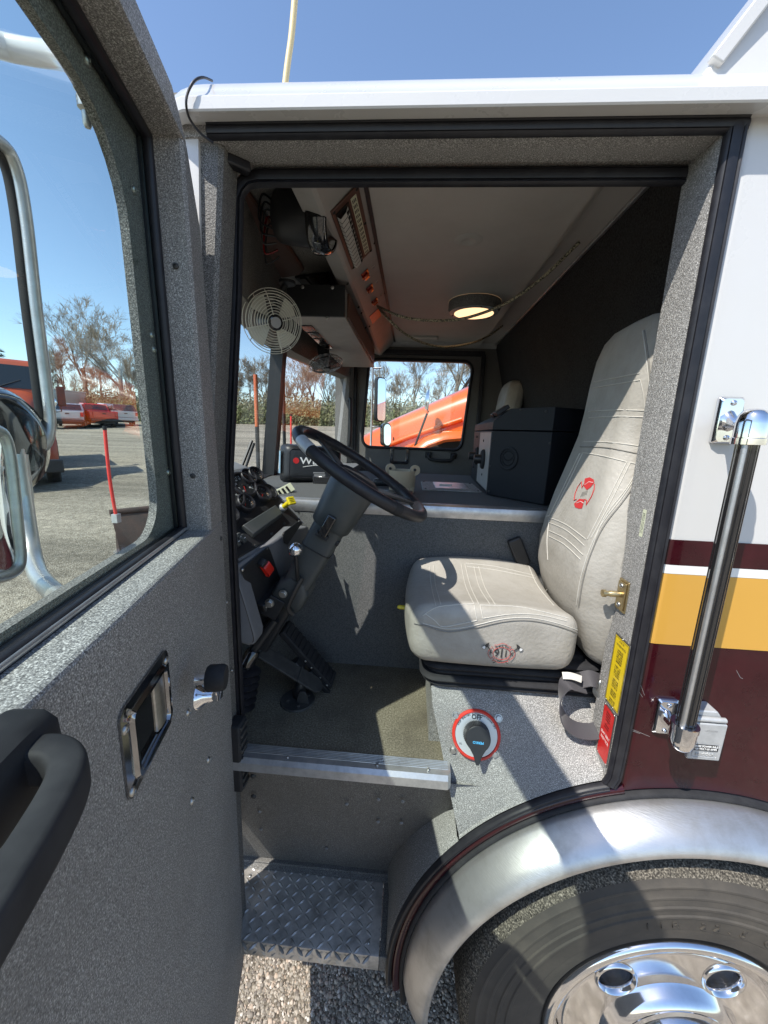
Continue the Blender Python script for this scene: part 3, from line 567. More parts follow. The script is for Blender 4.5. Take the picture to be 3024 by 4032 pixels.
wd = ['THE', 'SEAT', 'BELT', 'MUST', 'BE', 'WORN', 'WHEN', 'CAB', 'IS', 'MOVING', 'DO', 'NOT', 'STAND', 'OR', 'RIDE']
def para(seed, n):
    r = random.Random(seed); s = ''
    while len(s) < n: s += r.choice(wd)+' '
    return s.strip()[:n]
blur = '||||| |||| |||||| ||| |||||'
L = [(0.86, 0.0050, '||| |||||| |||||', 'print_black'), (0.74, 0.0085, 'WARNING', 'print_black')]
for i, yv in enumerate(np.linspace(0.62, -0.86, 24)):
    if i in (6, 12, 17, 21): continue
    rg_ = random.Random(40+i); L.append((yv, 0.0052, ''.join(rg_.choice('||| |||| ') for _ in range(34)).strip() or '|||', 'print_black'))
pl = plate('warning_plate', 'yellow_label', ((2428, 2487), (2485, 2545), (2425, 2815), (2385, 2745)), True, L, 3, ((0, 0.97), (-0.85, -0.97), (0.2, -0.97)))
lab(pl, 'yellow warning plate with fine black print')
L = [(yv, 0.0048, ''.join(random.Random(70+i).choice('||| |||| ') for _ in range(20)).strip() or '|||', 'print_black') for i, yv in enumerate(np.linspace(0.78, 0.22, 7))]
L += [(-0.05, 0.010, 'SEAT BELT', 'print_white'), (-0.24, 0.010, 'NOTICE', 'print_white')]
pr = plate('notice_plate', 'red_label', ((2384, 2760), (2426, 2820), (2388, 3020), (2350, 2955)), False, L, 5, ((-0.8, 0.95), (0.8, 0.95), (-0.8, -0.95), (0.8, -0.95)))
lab(pr, 'red plate with white lines')
P0 = J(2535, 2010); P1 = J(2528, 2110); M = frame((JX-0.0002, 0.5*(P0.y+P1.y), 0.5*(P0.z+P1.z)), (-1, 0, 0), (0, 0, 1)) @ Matrix.Rotation(R(90), 4, 'Z')
e = empty('patent_sticker', (0, 0, 0)); e.parent = ft
b = MB(); b.loft([on(M, rrect(0.031, 0.006, 0.001)), on(M, rrect(0.031, 0.006, 0.001), 0.0006)], True, True); b.build('backing', 'cream_label', e)
text('This product is covered by', 0.0052, 'print_black', e, M @ Matrix.Translation((0, 0.0025, 0.0007)), 'print_line', 0.0001, sx=0.85)
text('U.S. Patent No. 5,137,869', 0.0052, 'print_black', e, M @ Matrix.Translation((0, -0.0028, 0.0007)), 'print_line', 0.0001, sx=0.85)
# ---- floor, threshold, step
FZ = 1.30
b = MB(); b.box(-0.75, 0.62, 0.072, 0.56, FZ-0.03, FZ); lab(b.build('cab_floor', 'floor_mat', ft), 'worn olive ribbed floor mat')
th = empty('threshold', (0, 0, 0)); th.parent = ft
TX0, TX1 = -0.46, 0.150
b = MB(); TPf = [(0.078, FZ+0.004), (0.074, FZ+0.007), (0.046, FZ+0.007), (0.030, FZ+0.004), (0.020, FZ-0.006), (0.016, FZ-0.028), (0.020, FZ-0.032), (0.03, FZ-0.032)]
b.loft([[Vector((x, y, z)) for y, z in TPf] for x in (TX0, TX1-0.008)]+[[Vector((TX1, y+0.01 if y < 0.05 else y, z)) for y, z in TPf]]); b.build('sill_plate', 'aluminium', th, ang=30)
for i in range(6):
    y = 0.046+0.0052*i; b = MB(); b.tube([(TX0, y, FZ+0.0072), (TX1-0.006, y, FZ+0.0072)], 0.0013, 5); b.build('sill_rib', 'aluminium', th)
for x in (-0.30, -0.05, 0.09): screw(th, (x, 0.040, FZ+0.0072), (0, 0, 1), 0.0045, 'zinc')
# riser below the floor
SZ = 0.672
RT, RB = Vector((0, 0.040, FZ-0.031)), Vector((0, 0.225, SZ+0.012))
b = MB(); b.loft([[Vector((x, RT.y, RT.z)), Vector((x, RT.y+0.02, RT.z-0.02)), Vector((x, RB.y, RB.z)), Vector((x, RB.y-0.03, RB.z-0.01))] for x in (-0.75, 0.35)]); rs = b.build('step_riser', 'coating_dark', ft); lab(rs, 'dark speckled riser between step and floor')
rn = Vector((0, -(RT.z-RB.z), -(RB.y-RT.y))).normalized()
def RI(px, py): return PP(px, py, RB, rn)
for (px, py) in ((997, 3055), (999, 3135), (1365, 3165), (1490, 3147), (1585, 3155), (1022, 3195), (1488, 3235), (1580, 3240), (1027, 3265), (1285, 3340)): screw(rs, RI(px, py)-rn*-0.001, rn, 0.0062 if px > 1000 else 0.009, 'coating' if px > 1010 else 'brake_dark', 'rivet', 'bolt')
# side wall of the step box at the arch: curved coated face
b = MB(); secs = []
for t in np.linspace(R(139.8), R(187), 30): secs.append([Vector((AX+r*math.cos(t), y, AZ+r*math.sin(t))) for r, y in ((0.752, 0.002), (0.757, 0.012), (0.757, 0.16), (0.772, 0.27))])
b.loft(secs); lab(b.build('arch_liner', 'coating', ft), 'curved speckled liner beside the step')
# step: tread plate with raised lozenges, a rolled nose
stp = empty('step', (0, 0, 0)); stp.parent = ft
c1, c2 = PZ(985, 3715, SZ), PZ(1513, 3765, SZ); c3, c4 = PZ(1497, 3461, SZ), PZ(973, 3385, SZ)
SX0, SX1, SY0, SY1 = -0.60, -0.022, 0.5*(c1.y+c2.y), 0.5*(c3.y+c4.y)
b = MB(); b.loft([[Vector((x, SY1, SZ)), Vector((x, SY0+0.008, SZ)), Vector((x, SY0+0.002, SZ-0.002)), Vector((x, SY0, SZ-0.008)), Vector((x, SY0-0.002, SZ-0.050)), Vector((x, SY0+0.02, SZ-0.052))] for x in (SX0, SX1)]); lab(b.build('tread_plate', 'treadplate', stp, ang=30), 'worn aluminium diamond plate')
b = MB()
def loz(c, u, v, n, L_, W_, H_):
    u = u.normalized(); v = v.normalized(); ring = []
    for q in range(12):
        a = 2*math.pi*q/12; ring.append(c+u*(L_*math.cos(a))+v*(W_*math.sin(a)*(abs(math.sin(a))**0.4)))
    b.add(ring+[c+u*(L_*0.72*s)+n*H_ for s in (-1, 1)]+[c+n*H_*1.1], [(q, (q+1) % 12, 14) for q in range(12) if True])
pit = 0.0285
for i in range(-2, 26):
    for j in range(-1, 12):
        x = SX0+i*pit; y = SY0+0.012+j*pit*0.72
        if j*pit*0.72+SY0+0.012 > SY1-0.006: continue
        for (ox, ang_) in (((i+j) % 2, 38),):
            a = R(42 if (i+j) % 2 == 0 else -42)+R(4); c = Vector((x, y, SZ-0.0004))
            if SX0+0.01 < x < SX1-0.008: loz(c, Vector((math.cos(a), math.sin(a), 0)), Vector((-math.sin(a), math.cos(a), 0)), Vector((0, 0, 1)), 0.0150, 0.0046, 0.0034)
    for j in range(2):
        x = SX0+i*pit; a = R(42 if (i+j) % 2 == 0 else -42); c = Vector((x, SY0-0.0012, SZ-0.016-j*0.024))
        if SX0+0.01 < x < SX1-0.008: loz(c, Vector((math.cos(a), 0, math.sin(a))), Vector((-math.sin(a), 0, math.cos(a))), Vector((0, -1, 0)), 0.0140, 0.0044, 0.0030)
o = b.build('tread_lozenges', 'treadplate', stp, ang=20); tag(o, kind='stuff')
for (px, py) in ((985, 3450), (1468, 3500), (1450, 3712)): screw(stp, PZ(px, py, SZ)+Vector((0, 0, 0.001)), (0, 0, 1), 0.005, 'zinc')
b = MB(); b.box(SX0, SX1+0.02, SY1-0.004, SY1+0.012, SZ-0.03, SZ+0.014); b.build('step_flange', 'coating_dark', stp, bevel=0.002)
b = MB(); b.box(SX1+0.002, SX1+0.026, SY0, SY1, SZ-0.055, SZ+0.001); b.build('step_end', 'coating_dark', stp, bevel=0.002)
# ---- seat riser: sloped coated panel running out to the arch seal
b = MB(); top = []; secs = []
xsR = np.linspace(0.0, 1.0, 26)
for u in xsR:
    xt = 0.092+0.50*u; t = R(139.5-(139.5-104.5)*u); a = Vector((AX+0.755*math.cos(t), 0.004, AZ+0.755*math.sin(t)))
    if a.x > 0.53: a = Vector((0.53+(xt-0.53)*0.2, 0.004, AZ+math.sqrt(0.755**2-(a.x-AX)**2)))
    p_top = Vector((xt, 0.150, 1.485)); p_r = Vector((xt+0.004, 0.118, 1.452)); mid = p_r.lerp(a, 0.62)+Vector((0, 0.012, -0.002))
    secs.append([p_top, p_top.lerp(p_r, 0.9), p_r, p_r.lerp(mid, 0.5)+Vector((0, -0.002, 0.001)), mid, mid.lerp(a, 0.55)+Vector((0, -0.006, 0.004)), a+Vector((0, 0.006, 0.006)), a])
b.loft(secs); riser = b.build('seat_riser', 'coating', ft, ang=28); lab(riser, 'sunlit speckled grey seat riser panel')
b = MB(); e0 = secs[0]; b.loft([e0, [Vector((p.x+0.002, 0.52, p.z if i < 3 else FZ)) for i, p in enumerate(e0)]]); b.build('riser_end', 'coating', ft)
b = MB(); b.box(0.095, 0.66, 0.150, 0.52, 1.30, 1.487); b.build('seat_box', 'coating', ft)
# ---- engine tunnel
TY, TZ = 0.505, 1.950
b = MB(); b.loft([[Vector((x, TY, FZ-0.02)), Vector((x, TY, TZ-0.02)), Vector((x, TY+0.004, TZ-0.008)), Vector((x, TY+0.014, TZ)), Vector((x, 1.62, TZ)), Vector((x, 1.64, TZ-0.02)), Vector((x, 1.64, FZ))] for x in (-0.82, 0.70)]); lab(b.build('engine_tunnel', 'tunnel_vinyl', ft), 'grey vinyl covered engine tunnel')
b = MB(); b.loft([[Vector((x, TY-0.003, TZ-0.042)), Vector((x, TY-0.007, TZ-0.030)), Vector((x, TY-0.007, TZ-0.012)), Vector((x, TY-0.003, TZ-0.001)), Vector((x, TY+0.008, TZ+0.004)), Vector((x, TY+0.03, TZ+0.003))] for x in (-0.62, 0.66)]); lab(b.build('tunnel_trim', 'aluminium', ft, ang=40), 'scuffed metal edge trim of the engine tunnel')
hm = empty('tunnel_hatch', (0, 0, 0)); hm.parent = ft
q = [PZ(1662, 1945, TZ+0.002), PZ(1895, 1950, TZ+0.002), PZ(1852, 1902, TZ+0.002), PZ(1655, 1900, TZ+0.002)]
hx0, hx1, hy0, hy1 = 0.06, 0.325, 0.87, 1.16
b = MB(); b.box(hx0, hx1, hy0, hy1, TZ, TZ+0.006); b.build('hatch_plate', 'coating', hm, bevel=0.002)
b = MB(); b.box(hx0+0.06, hx1-0.05, hy0+0.035, hy1-0.03, TZ+0.0062, TZ+0.010); b.build('hatch_lid', 'aluminium', hm, bevel=0.002)
b = MB(); b.box(hx0+0.085, hx0+0.145, 1.0, 1.008, TZ+0.010, TZ+0.016); b.build('hatch_pull', 'switch_white', hm, bevel=0.001)
for (x, y) in ((hx0+0.015, hy0+0.015), (hx1-0.015, hy0+0.015), (hx0+0.015, hy1-0.015), (hx1-0.015, hy1-0.015)): screw(hm, (x, y, TZ+0.006), (0, 0, 1), 0.005, 'black_plastic')
# ---- passenger footwell and inner wall with its window
b = MB(); b.box(-0.82, 0.75, 1.64, 2.36, FZ-0.04, FZ-0.01); b.build('passenger_floor', 'floor_mat', ft)
PWY = 2.30
wo_ = [Vector((p[0], PWY, p[1])) for p in ((0.445, 2.752), (0.400, 2.077), (-0.400, 2.077), (-0.355, 2.752))]
def round_poly(P, r, n=6):
    out = []; m = len(P)
    for i in range(m):
        a, c, d = P[i-1], P[i], P[(i+1) % m]; u = (a-c).normalized(); v = (d-c).normalized(); ang_ = u.angle(v); t = r/math.tan(ang_/2); ctr = c+(u+v).normalized()*(r/math.sin(ang_/2))
        p0, p1 = c+u*t, c+v*t; a0 = p0-ctr; a1 = p1-ctr
        for k in range(n+1): out.append(ctr+a0.normalized().slerp(a1.normalized(), k/n).normalized()*a0.length)
    return out
win = round_poly(wo_, 0.07)
def outer_for(loop, x0, x1, z0, z1, y):
    c = Vector((0.02, y, 2.41)); out = []
    for p in loop:
        d = p-c; k = min((x1-c.x)/d.x if d.x > 1e-6 else (x0-c.x)/d.x if d.x < -1e-6 else 9e9, (z1-c.z)/d.z if d.z > 1e-6 else (z0-c.z)/d.z if d.z < -1e-6 else 9e9); out.append(c+d*k)
    return out
def snap(loop, corners):
    for c in corners:
        i = min(range(len(loop)), key=lambda k: (loop[k]-c).length); loop[i] = c.copy()
    return loop
PX0, PX1, PZ0, PZ1 = -0.62, 0.78, 1.25, 2.90
ol = snap(outer_for(win, PX0, PX1, PZ0, PZ1, PWY), [Vector((x, PWY, z)) for x in (PX0, PX1) for z in (PZ0, PZ1)])
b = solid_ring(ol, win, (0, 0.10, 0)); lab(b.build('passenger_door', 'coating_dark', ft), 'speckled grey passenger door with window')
wseal = MB(); wseal.tube(win, 0.012, 8, True); wseal.build('window_seal', 'rubber', ft, ang=60)
b = MB(); b.add([p+Vector((0, 0.07, 0)) for p in win], [tuple(range(len(win)))]); b.build('window_glass', 'windscreen', ft)
b = MB(); b.box(-0.47, -0.445, PWY-0.03, PWY-0.001, 1.3, 2.8); b.build('door_seal', 'rubber', ft, bevel=0.005)
b = MB(); b.box(-0.60, 0.52, PWY-0.035, PWY-0.001, 2.785, 2.82); b.build('door_seal', 'rubber', ft, bevel=0.005)
b = MB(); b.box(0.50, 0.53, PWY-0.03, PWY-0.001, 1.3, 2.8); b.build('door_seal', 'rubber', ft, bevel=0.005)
ph = empty('door_pull', (0, 0, 0)); ph.parent = ft
b = MB(); b.tube(bez([(0.140, PWY, 2.035), (0.142, PWY-0.035, 2.03), (0.155, PWY-0.05, 2.005), (0.20, PWY-0.052, 1.995), (0.28, PWY-0.052, 1.995), (0.325, PWY-0.05, 2.005), (0.338, PWY-0.035, 2.03), (0.34, PWY, 2.035)]), 0.014, 10); b.build('pull_bar', 'black_plastic', ph, ang=60)
b = MB(); b.box(0.115, 0.165, PWY-0.02, PWY, 2.01, 2.06).box(0.315, 0.365, PWY-0.02, PWY, 2.01, 2.06); b.build('pull_mount', 'black_plastic', ph, bevel=0.005)
dl = empty('door_latch', (0, 0, 0)); dl.parent = ft
M = frame((-0.09, PWY-0.001, 2.02), (0, -1, 0)); b = solid_ring(on(M, rrect(0.075, 0.07, 0.02)), on(M, rrect(0.052, 0.048, 0.015)), (0, -0.008, 0)); b.build('bezel', 'dark_chrome', dl, bevel=0.002)
b = MB(); b.add(on(M, rrect(0.052, 0.048, 0.015), -0.02), [tuple(range(24))]); b.build('recess', 'black_plastic', dl)
b = MB(); b.obox(M @ Vector((0, 0, -0.01)), (1, 0, 0), (0, 0, 1), (0, -1, 0), -0.022, 0.022, -0.045, 0.03, -0.004, 0.006); b.build('paddle', 'dark_chrome', dl, bevel=0.002)
# ---- front wall, dash shelf, windscreen
def wsx(y, z): return -0.725+0.155*(abs(y-1.2)/1.05)**1.3+(z-2.35)*0.10
def wsgrid(y0, y1, z0, z1, off=0, ny=8): return [[Vector((wsx(y, z)+off, y, z)) for z in (z0, 0.5*(z0+z1), z1)] for y in np.linspace(y0, y1, ny)]
for (y0, y1) in ((0.11, 1.175), (1.225, 2.27)):
    b = MB(); b.loft(wsgrid(y0, y1, 1.93, 2.72)); b.build('windscreen_pane', 'windscreen', ft)
def wsbar(name, y0, y1, z0, z1, d0=-0.02, d1=0.03, m='rubber', ny=6):
    A_ = wsgrid(y0, y1, z0, z1, d0, ny); B_ = wsgrid(y0, y1, z0, z1, d1, ny); b = MB(); b.loft(A_); b.loft(B_)
    b.loft([[r_[0] for r_ in A_], [r_[0] for r_ in B_]]); b.loft([[r_[-1] for r_ in A_], [r_[-1] for r_ in B_]]); b.loft([A_[0], B_[0]]); b.loft([A_[-1], B_[-1]])
    return b.build(name, m, ft)
lab(wsbar('windscreen_post', 1.170, 1.232, 1.90, 2.72, -0.03, 0.035, 'black_plastic'), 'black centre post of the split windscreen')
wsbar('windscreen_header', 0.11, 2.30, 2.60, 2.90, -0.05, 0.05, 'coating_dark', 14)
wsbar('windscreen_seal', 0.11, 2.30, 1.915, 1.955, -0.02, 0.02, 'rubber', 14)
wsbar('front_wall', 0.0, 2.40, 0.9, 1.93, -0.06, -0.03, 'white_paint', 14)
b = MB(); secs = [[Vector((wsx(y, 1.93)-0.01, y, 1.945)), Vector((-0.40, y, 1.945)), Vector((-0.40, y, 1.90))] for y in np.linspace(0.50, 2.3, 14)]; b.loft(secs); b.build('dash_shelf', 'dash_vinyl', ft)
b = MB(); b.loft([[Vector((wsx(2.25, z)+dx, 2.245, z)), Vector((wsx(2.25, z)+0.03+dx, 2.215, z)), Vector((-0.52, 2.225, z)), Vector((-0.455, 2.29, z))] for z, dx in ((1.3, 0), (2.85, 0))]); lab(b.build('passenger_pillar', 'coating', ft), 'speckled grey passenger side windscreen pillar')
b = MB(); b.tube(bez([(-0.500, 2.235, 2.42), (-0.485, 2.19, 2.44), (-0.478, 2.175, 2.40), (-0.478, 2.175, 2.15), (-0.485, 2.19, 2.09), (-0.500, 2.235, 2.10)]), 0.013, 10); b.build('pillar_grab_handle', 'black_plastic', ft, ang=60)
# ---- rear wall, ceiling
b = MB(); b.loft([[Vector((0.575, y, 2.90)), Vector((0.60, y, 2.868)), Vector((0.735, y, 2.35)), Vector((0.735, y, 1.3))] for y in (0.10, 2.40)]); lab(b.build('rear_wall', 'carpet_dark', ft), 'dark carpeted rear wall of the cab')
b = MB(); b.box(0.70, 0.76, 0.03, 0.12, 1.3, 2.9); b.build('rear_wall_end', 'carpet_dark', ft)
CZ = 2.87
b = MB(); b.box(-0.158, 0.62, 0.11, 2.36, CZ, CZ+0.02); lab(b.build('headliner', 'headliner', ft), 'pale warm grey cab ceiling panel')
b = MB(); b.box(-0.166, -0.154, 0.11, 2.30, CZ-0.004, CZ+0.003); b.build('headliner_trim', 'print_black', ft)
b = MB(); b.box(0.585, 0.597, 0.14, 2.28, CZ-0.012, CZ-0.001); b.build('ceiling_edge_trim', 'aluminium', ft, bevel=0.002)
for (px, py) in ((1473, 955), (1516, 1153)): screw(ft, PZ(px, py, CZ)+Vector((0, 0, -0.001)), (0, 0, -1), 0.007, 'black_plastic')
b = MB(); b.lathe([(0.05, 0.0), (0.03, 0.008), (0.022, 0.004), (0.0, 0.0)], (0.166, 0.682, CZ-0.0005), (0, 0, -1), 24); b.build('ceiling_cap', 'headliner', ft, ang=60)
b = MB(); b.prism([(-0.158, 0.11, 2.872), (-0.50, 0.13, 2.872), (-0.58, 0.4, 2.872), (-0.655, 1.2, 2.872), (-0.58, 2.0, 2.872), (-0.50, 2.3, 2.872), (-0.158, 2.36, 2.872)], (0, 0, 0.015)); b.build('front_ceiling', 'coating', ft)
c_ = PZ(1675, 1325, CZ); b = MB(); b.box(c_.x-0.085, c_.x+0.085, c_.y-0.02, c_.y+0.02, CZ-0.014, CZ-0.001); b.build('map_light', 'switch_white', ft, bevel=0.004)
b = MB(); b.lathe([(0.132, 0.0), (0.132, 0.035), (0.124, 0.045), (0.122, 0.050)], (0.29, 1.334, CZ-0.001), (0, 0, -1), 40, close_ends=False); dh = b.build('dome_housing', 'coating_dark', ft, ang=40)
# ================================================================== the open door (part of the truck)
H0 = Vector((-0.438, -0.020, 0)); DS = Vector((0.2341, -0.9722, 0)); DT = Vector((0.9722, 0.2341, 0)); UP = Vector((0, 0, 1))
def DP(s, t, z): return H0 + DS*s + DT*t + UP*z
def DPX(px, py, t=0.0): return PP(px, py, H0+DT*t, DT)
def DL(p): d = p-H0; return d.dot(DS), d.dot(DT), p.z
door = empty('door', (0, 0, 0)); door.parent = ft; lab(door, 'open driver door with speckled grey inner panel and window')
S0, S1, BZ, DTOP, DBOT = -0.058, 0.985, 1.975, 2.738, 0.55
def hs(z):                          # raked front edge with a chamfered upper corner
    K = [(0.0, S0), (2.0, S0), (2.58, -0.006), (2.69, 0.056), (DTOP, 0.116)]
    for (z0, v0), (z1, v1) in zip(K, K[1:]):
        if z <= z1+1e-6: return v0+(v1-v0)*(z-z0)/(z1-z0)
    return K[-1][1]
# inner lower panel with rolled top edge
b = MB(); pr_ = [(0.0, DBOT), (0.0, BZ-0.006), (-0.002, BZ-0.002), (-0.006, BZ)]
b.loft([[DP(s, t, z) for t, z in pr_] for s in np.linspace(S0, S1, 12)]); b.build('inner_panel', 'coating', door, ang=20)
b = MB(); b.loft([[DP(s, -0.006, BZ), DP(s, -0.050, BZ+0.001)] for s in (S0, S1)]); lab(b.build('window_sill', 'coating', door), 'sunlit speckled window sill')
# edges and outer skin
b = MB(); b.loft([[DP(S0, 0, z), DP(S0-0.012, -0.012, z), DP(S0-0.012, -0.075, z)] for z in (DBOT, BZ)]); b.loft([[DP(S1, 0, z), DP(S1+0.012, -0.012, z), DP(S1+0.012, -0.075, z)] for z in (DBOT, BZ)]); b.loft([[DP(s, 0, DBOT), DP(s, -0.075, DBOT)] for s in (S0, S1)]); b.build('door_edge', 'coating_dark', door)
b = MB(); b.loft([[DP(s, -0.076, DBOT), DP(s, -0.082, 1.2), DP(s, -0.082, 1.9), DP(s, -0.076, BZ+0.02)] for s in (S0-0.012, S1+0.012)]); b.build('outer_skin', 'maroon_paint', door)
# upper frame: inner faces, reveals, outer flange
zs = [BZ, 2.2, 2.4, 2.58, 2.63, 2.686]
def rv(z): return 0.040+0.030*(z-BZ)/0.6          # reveal line at the front post
fr_ = MB()
fr_.loft([[DP(hs(z)-0.012, -0.070, z), DP(hs(z)-0.012, -0.012, z), DP(hs(z), 0.0, z), DP(rv(z)-0.006, 0.0, z), DP(rv(z), -0.006, z), DP(rv(z), -0.052, z)] for z in zs])
fr_.build('front_frame', 'coating', door, ang=25)
b = MB(); b.loft([[DP(s, -0.070, zt), DP(s, -0.006, zt), DP(s, 0.0, zt-0.003 if zt < DTOP else zt-0.006), DP(s, 0.0, 2.6885), DP(s, -0.006, 2.685), DP(s, -0.052, 2.685)] for s, zt in ((0.056, 2.692), (0.086, 2.716), (0.116, DTOP), (0.30, DTOP), (0.60, DTOP), (S1, DTOP))]); b.build('top_frame', 'coating', door, ang=25)
b = MB(); b.loft([[DP(S1+0.012, -0.075, z), DP(S1+0.012, -0.012, z), DP(S1, 0.0, z), DP(S1-0.085, 0.0, z), DP(S1-0.09, -0.006, z), DP(S1-0.09, -0.052, z)] for z in (BZ-0.004, DTOP)]); b.build('rear_frame', 'coating', door, ang=50)
# glass run channel (black) inside the reveal
chan = [(rv(BZ)+0.004, BZ+0.004), (rv(2.6)+0.004, 2.6), (rv(2.685)+0.002, 2.681), (S1-0.094, 2.681), (S1-0.094, BZ+0.004)]
for t_, m_, r_ in ((-0.056, 'rubber', 0.009), (-0.068, 'rubber', 0.007)):
    b = MB(); b.tube([DP(s, t_, z) for s, z in chan[:3]], r_, 8); b.tube([DP(s, t_, z) for s, z in chan[2:4]], r_, 8); b.tube([DP(s, t_, z) for s, z in (chan[3], chan[4])], r_, 8); b.tube([DP(s, t_, z) for s, z in (chan[4], chan[0])], r_, 8); b.build('glass_channel', m_, door, ang=60)
b = MB(); b.tube([DP(rv(BZ), -0.050, BZ+0.006), DP(S1-0.09, -0.050, BZ+0.006)], 0.004, 8); b.build('sill_bead', 'aluminium', door, ang=60)
# glass
b = MB(); b.add([DP(0.03, -0.062, BZ-0.01), DP(0.95, -0.062, BZ-0.01), DP(0.95, -0.062, 2.70), DP(0.06, -0.062, 2.70)], [(0, 1, 2, 3)]); b.build('window_glass', 'door_glass', door)
# outer flange with rounded opening, seen through the glass
fo = [DP(0.118, -0.072, 1.996), DP(0.145, -0.072, 2.635), DP(0.885, -0.072, 2.635), DP(0.885, -0.072, 1.996)]
cen = DP(0.5, -0.072, 2.33)
def rp2(P, rads, n=7):
    out = []; m = len(P)
    for i in range(m):
        a, c, d = P[i-1], P[i], P[(i+1) % m]; r = rads[i]; u = (a-c).normalized(); v = (d-c).normalized(); an = u.angle(v); ctr = c+(u+v).normalized()*(r/math.sin(an/2)); t = r/math.tan(an/2)
        a0, a1 = c+u*t-ctr, c+v*t-ctr
        for k in range(n+1): out.append(ctr+a0.normalized().slerp(a1.normalized(), k/n).normalized()*a0.length)
    return out
hole = rp2(fo, [0.075, 0.13, 0.10, 0.075])
# fan the hole loop out to the rectangle
outl = []
for p in hole:
    s, t, z = DL(p); ds, dz = s-0.5, z-2.33
    k = min(abs((0.488 if ds > 0 else 0.49)/ds) if abs(ds) > 1e-6 else 9e9, abs((DTOP-2.33 if dz > 0 else 2.33-BZ+0.01)/dz) if abs(dz) > 1e-6 else 9e9); zq = 2.33+dz*k; outl.append(DP(max(0.5+ds*k, hs(zq) if zq > 2.5 else -1), t, zq))
for cx, cz in ((0.01, BZ-0.01), (0.06, 2.70), (0.988, DTOP), (0.988, BZ-0.01)):
    c = DP(cx, -0.072, cz); i = min(range(len(outl)), key=lambda k: (outl[k]-c).length); outl[i] = c
b = solid_ring(outl, hole, DT*-0.014); lab(b.build('outer_flange', 'coating_dark', door), 'dark outer window flange with rounded corners')  # darker coat holds the flange's shade behind the glass
for (px, py) in ((342, 238), (527, 748), (597, 1320), (606, 1378), (662, 1860)): screw(door, DPX(px, py, -0.071), DT, 0.0065, 'zinc')
for (px, py) in ((700, 1057), (783, 1865), (848, 2062)):
    p = DPX(px, py, -0.028); s, t, z = DL(p); screw(door, DP(rv(z)+0.0005, -0.028, z) if py < 2000 else DP(S0+0.02, 0.0005, z-0.02), DS if py < 2000 else DT, 0.0055, 'brake_dark')
# panel screws
for (px, py) in ((738, 2806), (819, 2992), (754, 3154), (893, 2372), (940, 2625), (913, 2640), (955, 3440)): screw(door, DPX(px, py)+DT*0.0005, DT, 0.0065 if px < 880 else 0.004, 'zinc')
# inside latch: chrome bezel and paddle
M = frame(DP(0.401, 0.0005, 1.803), DT)            # local x runs along -S? keep z out of the panel
lx = M.to_3x3() @ Vector((1, 0, 0))
lt = empty('inside_latch', (0, 0, 0)); lt.parent = door
def MLs(pts, z): return on(M, pts, z)
b = MB(); b.loft([MLs(rrect(0.074, 0.063, 0.014), 0), MLs(rrect(0.074, 0.063, 0.014), 0.003), MLs(rrect(0.058, 0.050, 0.011), 0.0045), MLs(rrect(0.055, 0.047, 0.010), 0.0095), MLs(rrect(0.050, 0.042, 0.009), 0.0095), MLs(rrect(0.048, 0.040, 0.008), 0.0015)], True); b.build('latch_bezel', 'dark_chrome', lt, ang=50)
b = MB(); b.add(MLs(rrect(0.0485, 0.0405, 0.008), 0.0012), [tuple(range(24))]); b.build('latch_recess', 'black_gloss', lt)
sx_ = 1 if lx.dot(DS) > 0 else -1
b = MB(); b.loft([[DP(s_, t_, 1.803+dz) for dz in (-0.038, 0.038)] for s_, t_ in ((0.354, 0.0018), (0.355, 0.0055), (0.360, 0.0068), (0.376, 0.0062), (0.384, 0.0040), (0.385, 0.0018))]); b.build('paddle', 'zinc', lt, ang=40)
b = MB(); b.tube([DP(0.445, 0.0035, 1.768), DP(0.445, 0.0035, 1.838)], 0.0028, 8); b.build('paddle_hinge', 'dark_chrome', lt, ang=60)
for u in (-0.066, 0.063):
    for v in (-0.052, 0.037 if u*sx_ > 0 else 0.046): screw(lt, M @ Vector((u, v, 0.003)), DT, 0.0062, 'zinc')
# window crank
wc = empty('window_crank', (0, 0, 0)); wc.parent = door
cb = DPX(778, 2742, 0.0)
b = MB(); b.lathe([(0.026, 0.0), (0.025, 0.006), (0.017, 0.014), (0.012, 0.026), (0.010, 0.038), (0.0, 0.039)], cb, DT, 24); b.build('escutcheon', 'chrome', wc, ang=50)
b = MB(); k0 = cb+DT*0.036; k1 = DPX(800, 2672, 0.040); b.tube(bez([k0+Vector((0, 0, -0.006)), k0.lerp(k1, 0.3)+DT*0.006, k0.lerp(k1, 0.7)+DT*0.004, k1]), [0.011]*8+[0.008]*8+[0.0085]*9, 10, flat=0.6); b.build('crank_arm', 'chrome', wc, ang=60)
b = MB(); b.tube([k1-DT*0.012, k1+DT*0.006], 0.010, 14); b.build('crank_pin', 'chrome', wc, ang=50)
b = MB(); b.lathe([(0.0, 0.0), (0.019, 0.0), (0.022, 0.004), (0.022, 0.026), (0.019, 0.031), (0.0, 0.032)], k1+DT*0.006, DT, 26); b.build('crank_knob', 'rubber_matte', wc, ang=40)
# big black grab handle
gh = empty('grab_handle', (0, 0, 0)); gh.parent = door
def DG(px, py, t): return DPX(px, py, t)
z7 = lambda x, y: (x/1.355, 2400+y/1.355)
c_top = DP(0.690, 0.0, 1.93)
b = MB()
def gsec(c, a, bb, w_, h_, n=16, e=3.2):
    out = []
    for k in range(n):
        q = 2*math.pi*k/n; cc, ss = math.cos(q), math.sin(q); out.append(c+a*(w_*math.copysign(abs(cc)**(2/e), cc))+bb*(h_*math.copysign(abs(ss)**(2/e), ss)))
    return out
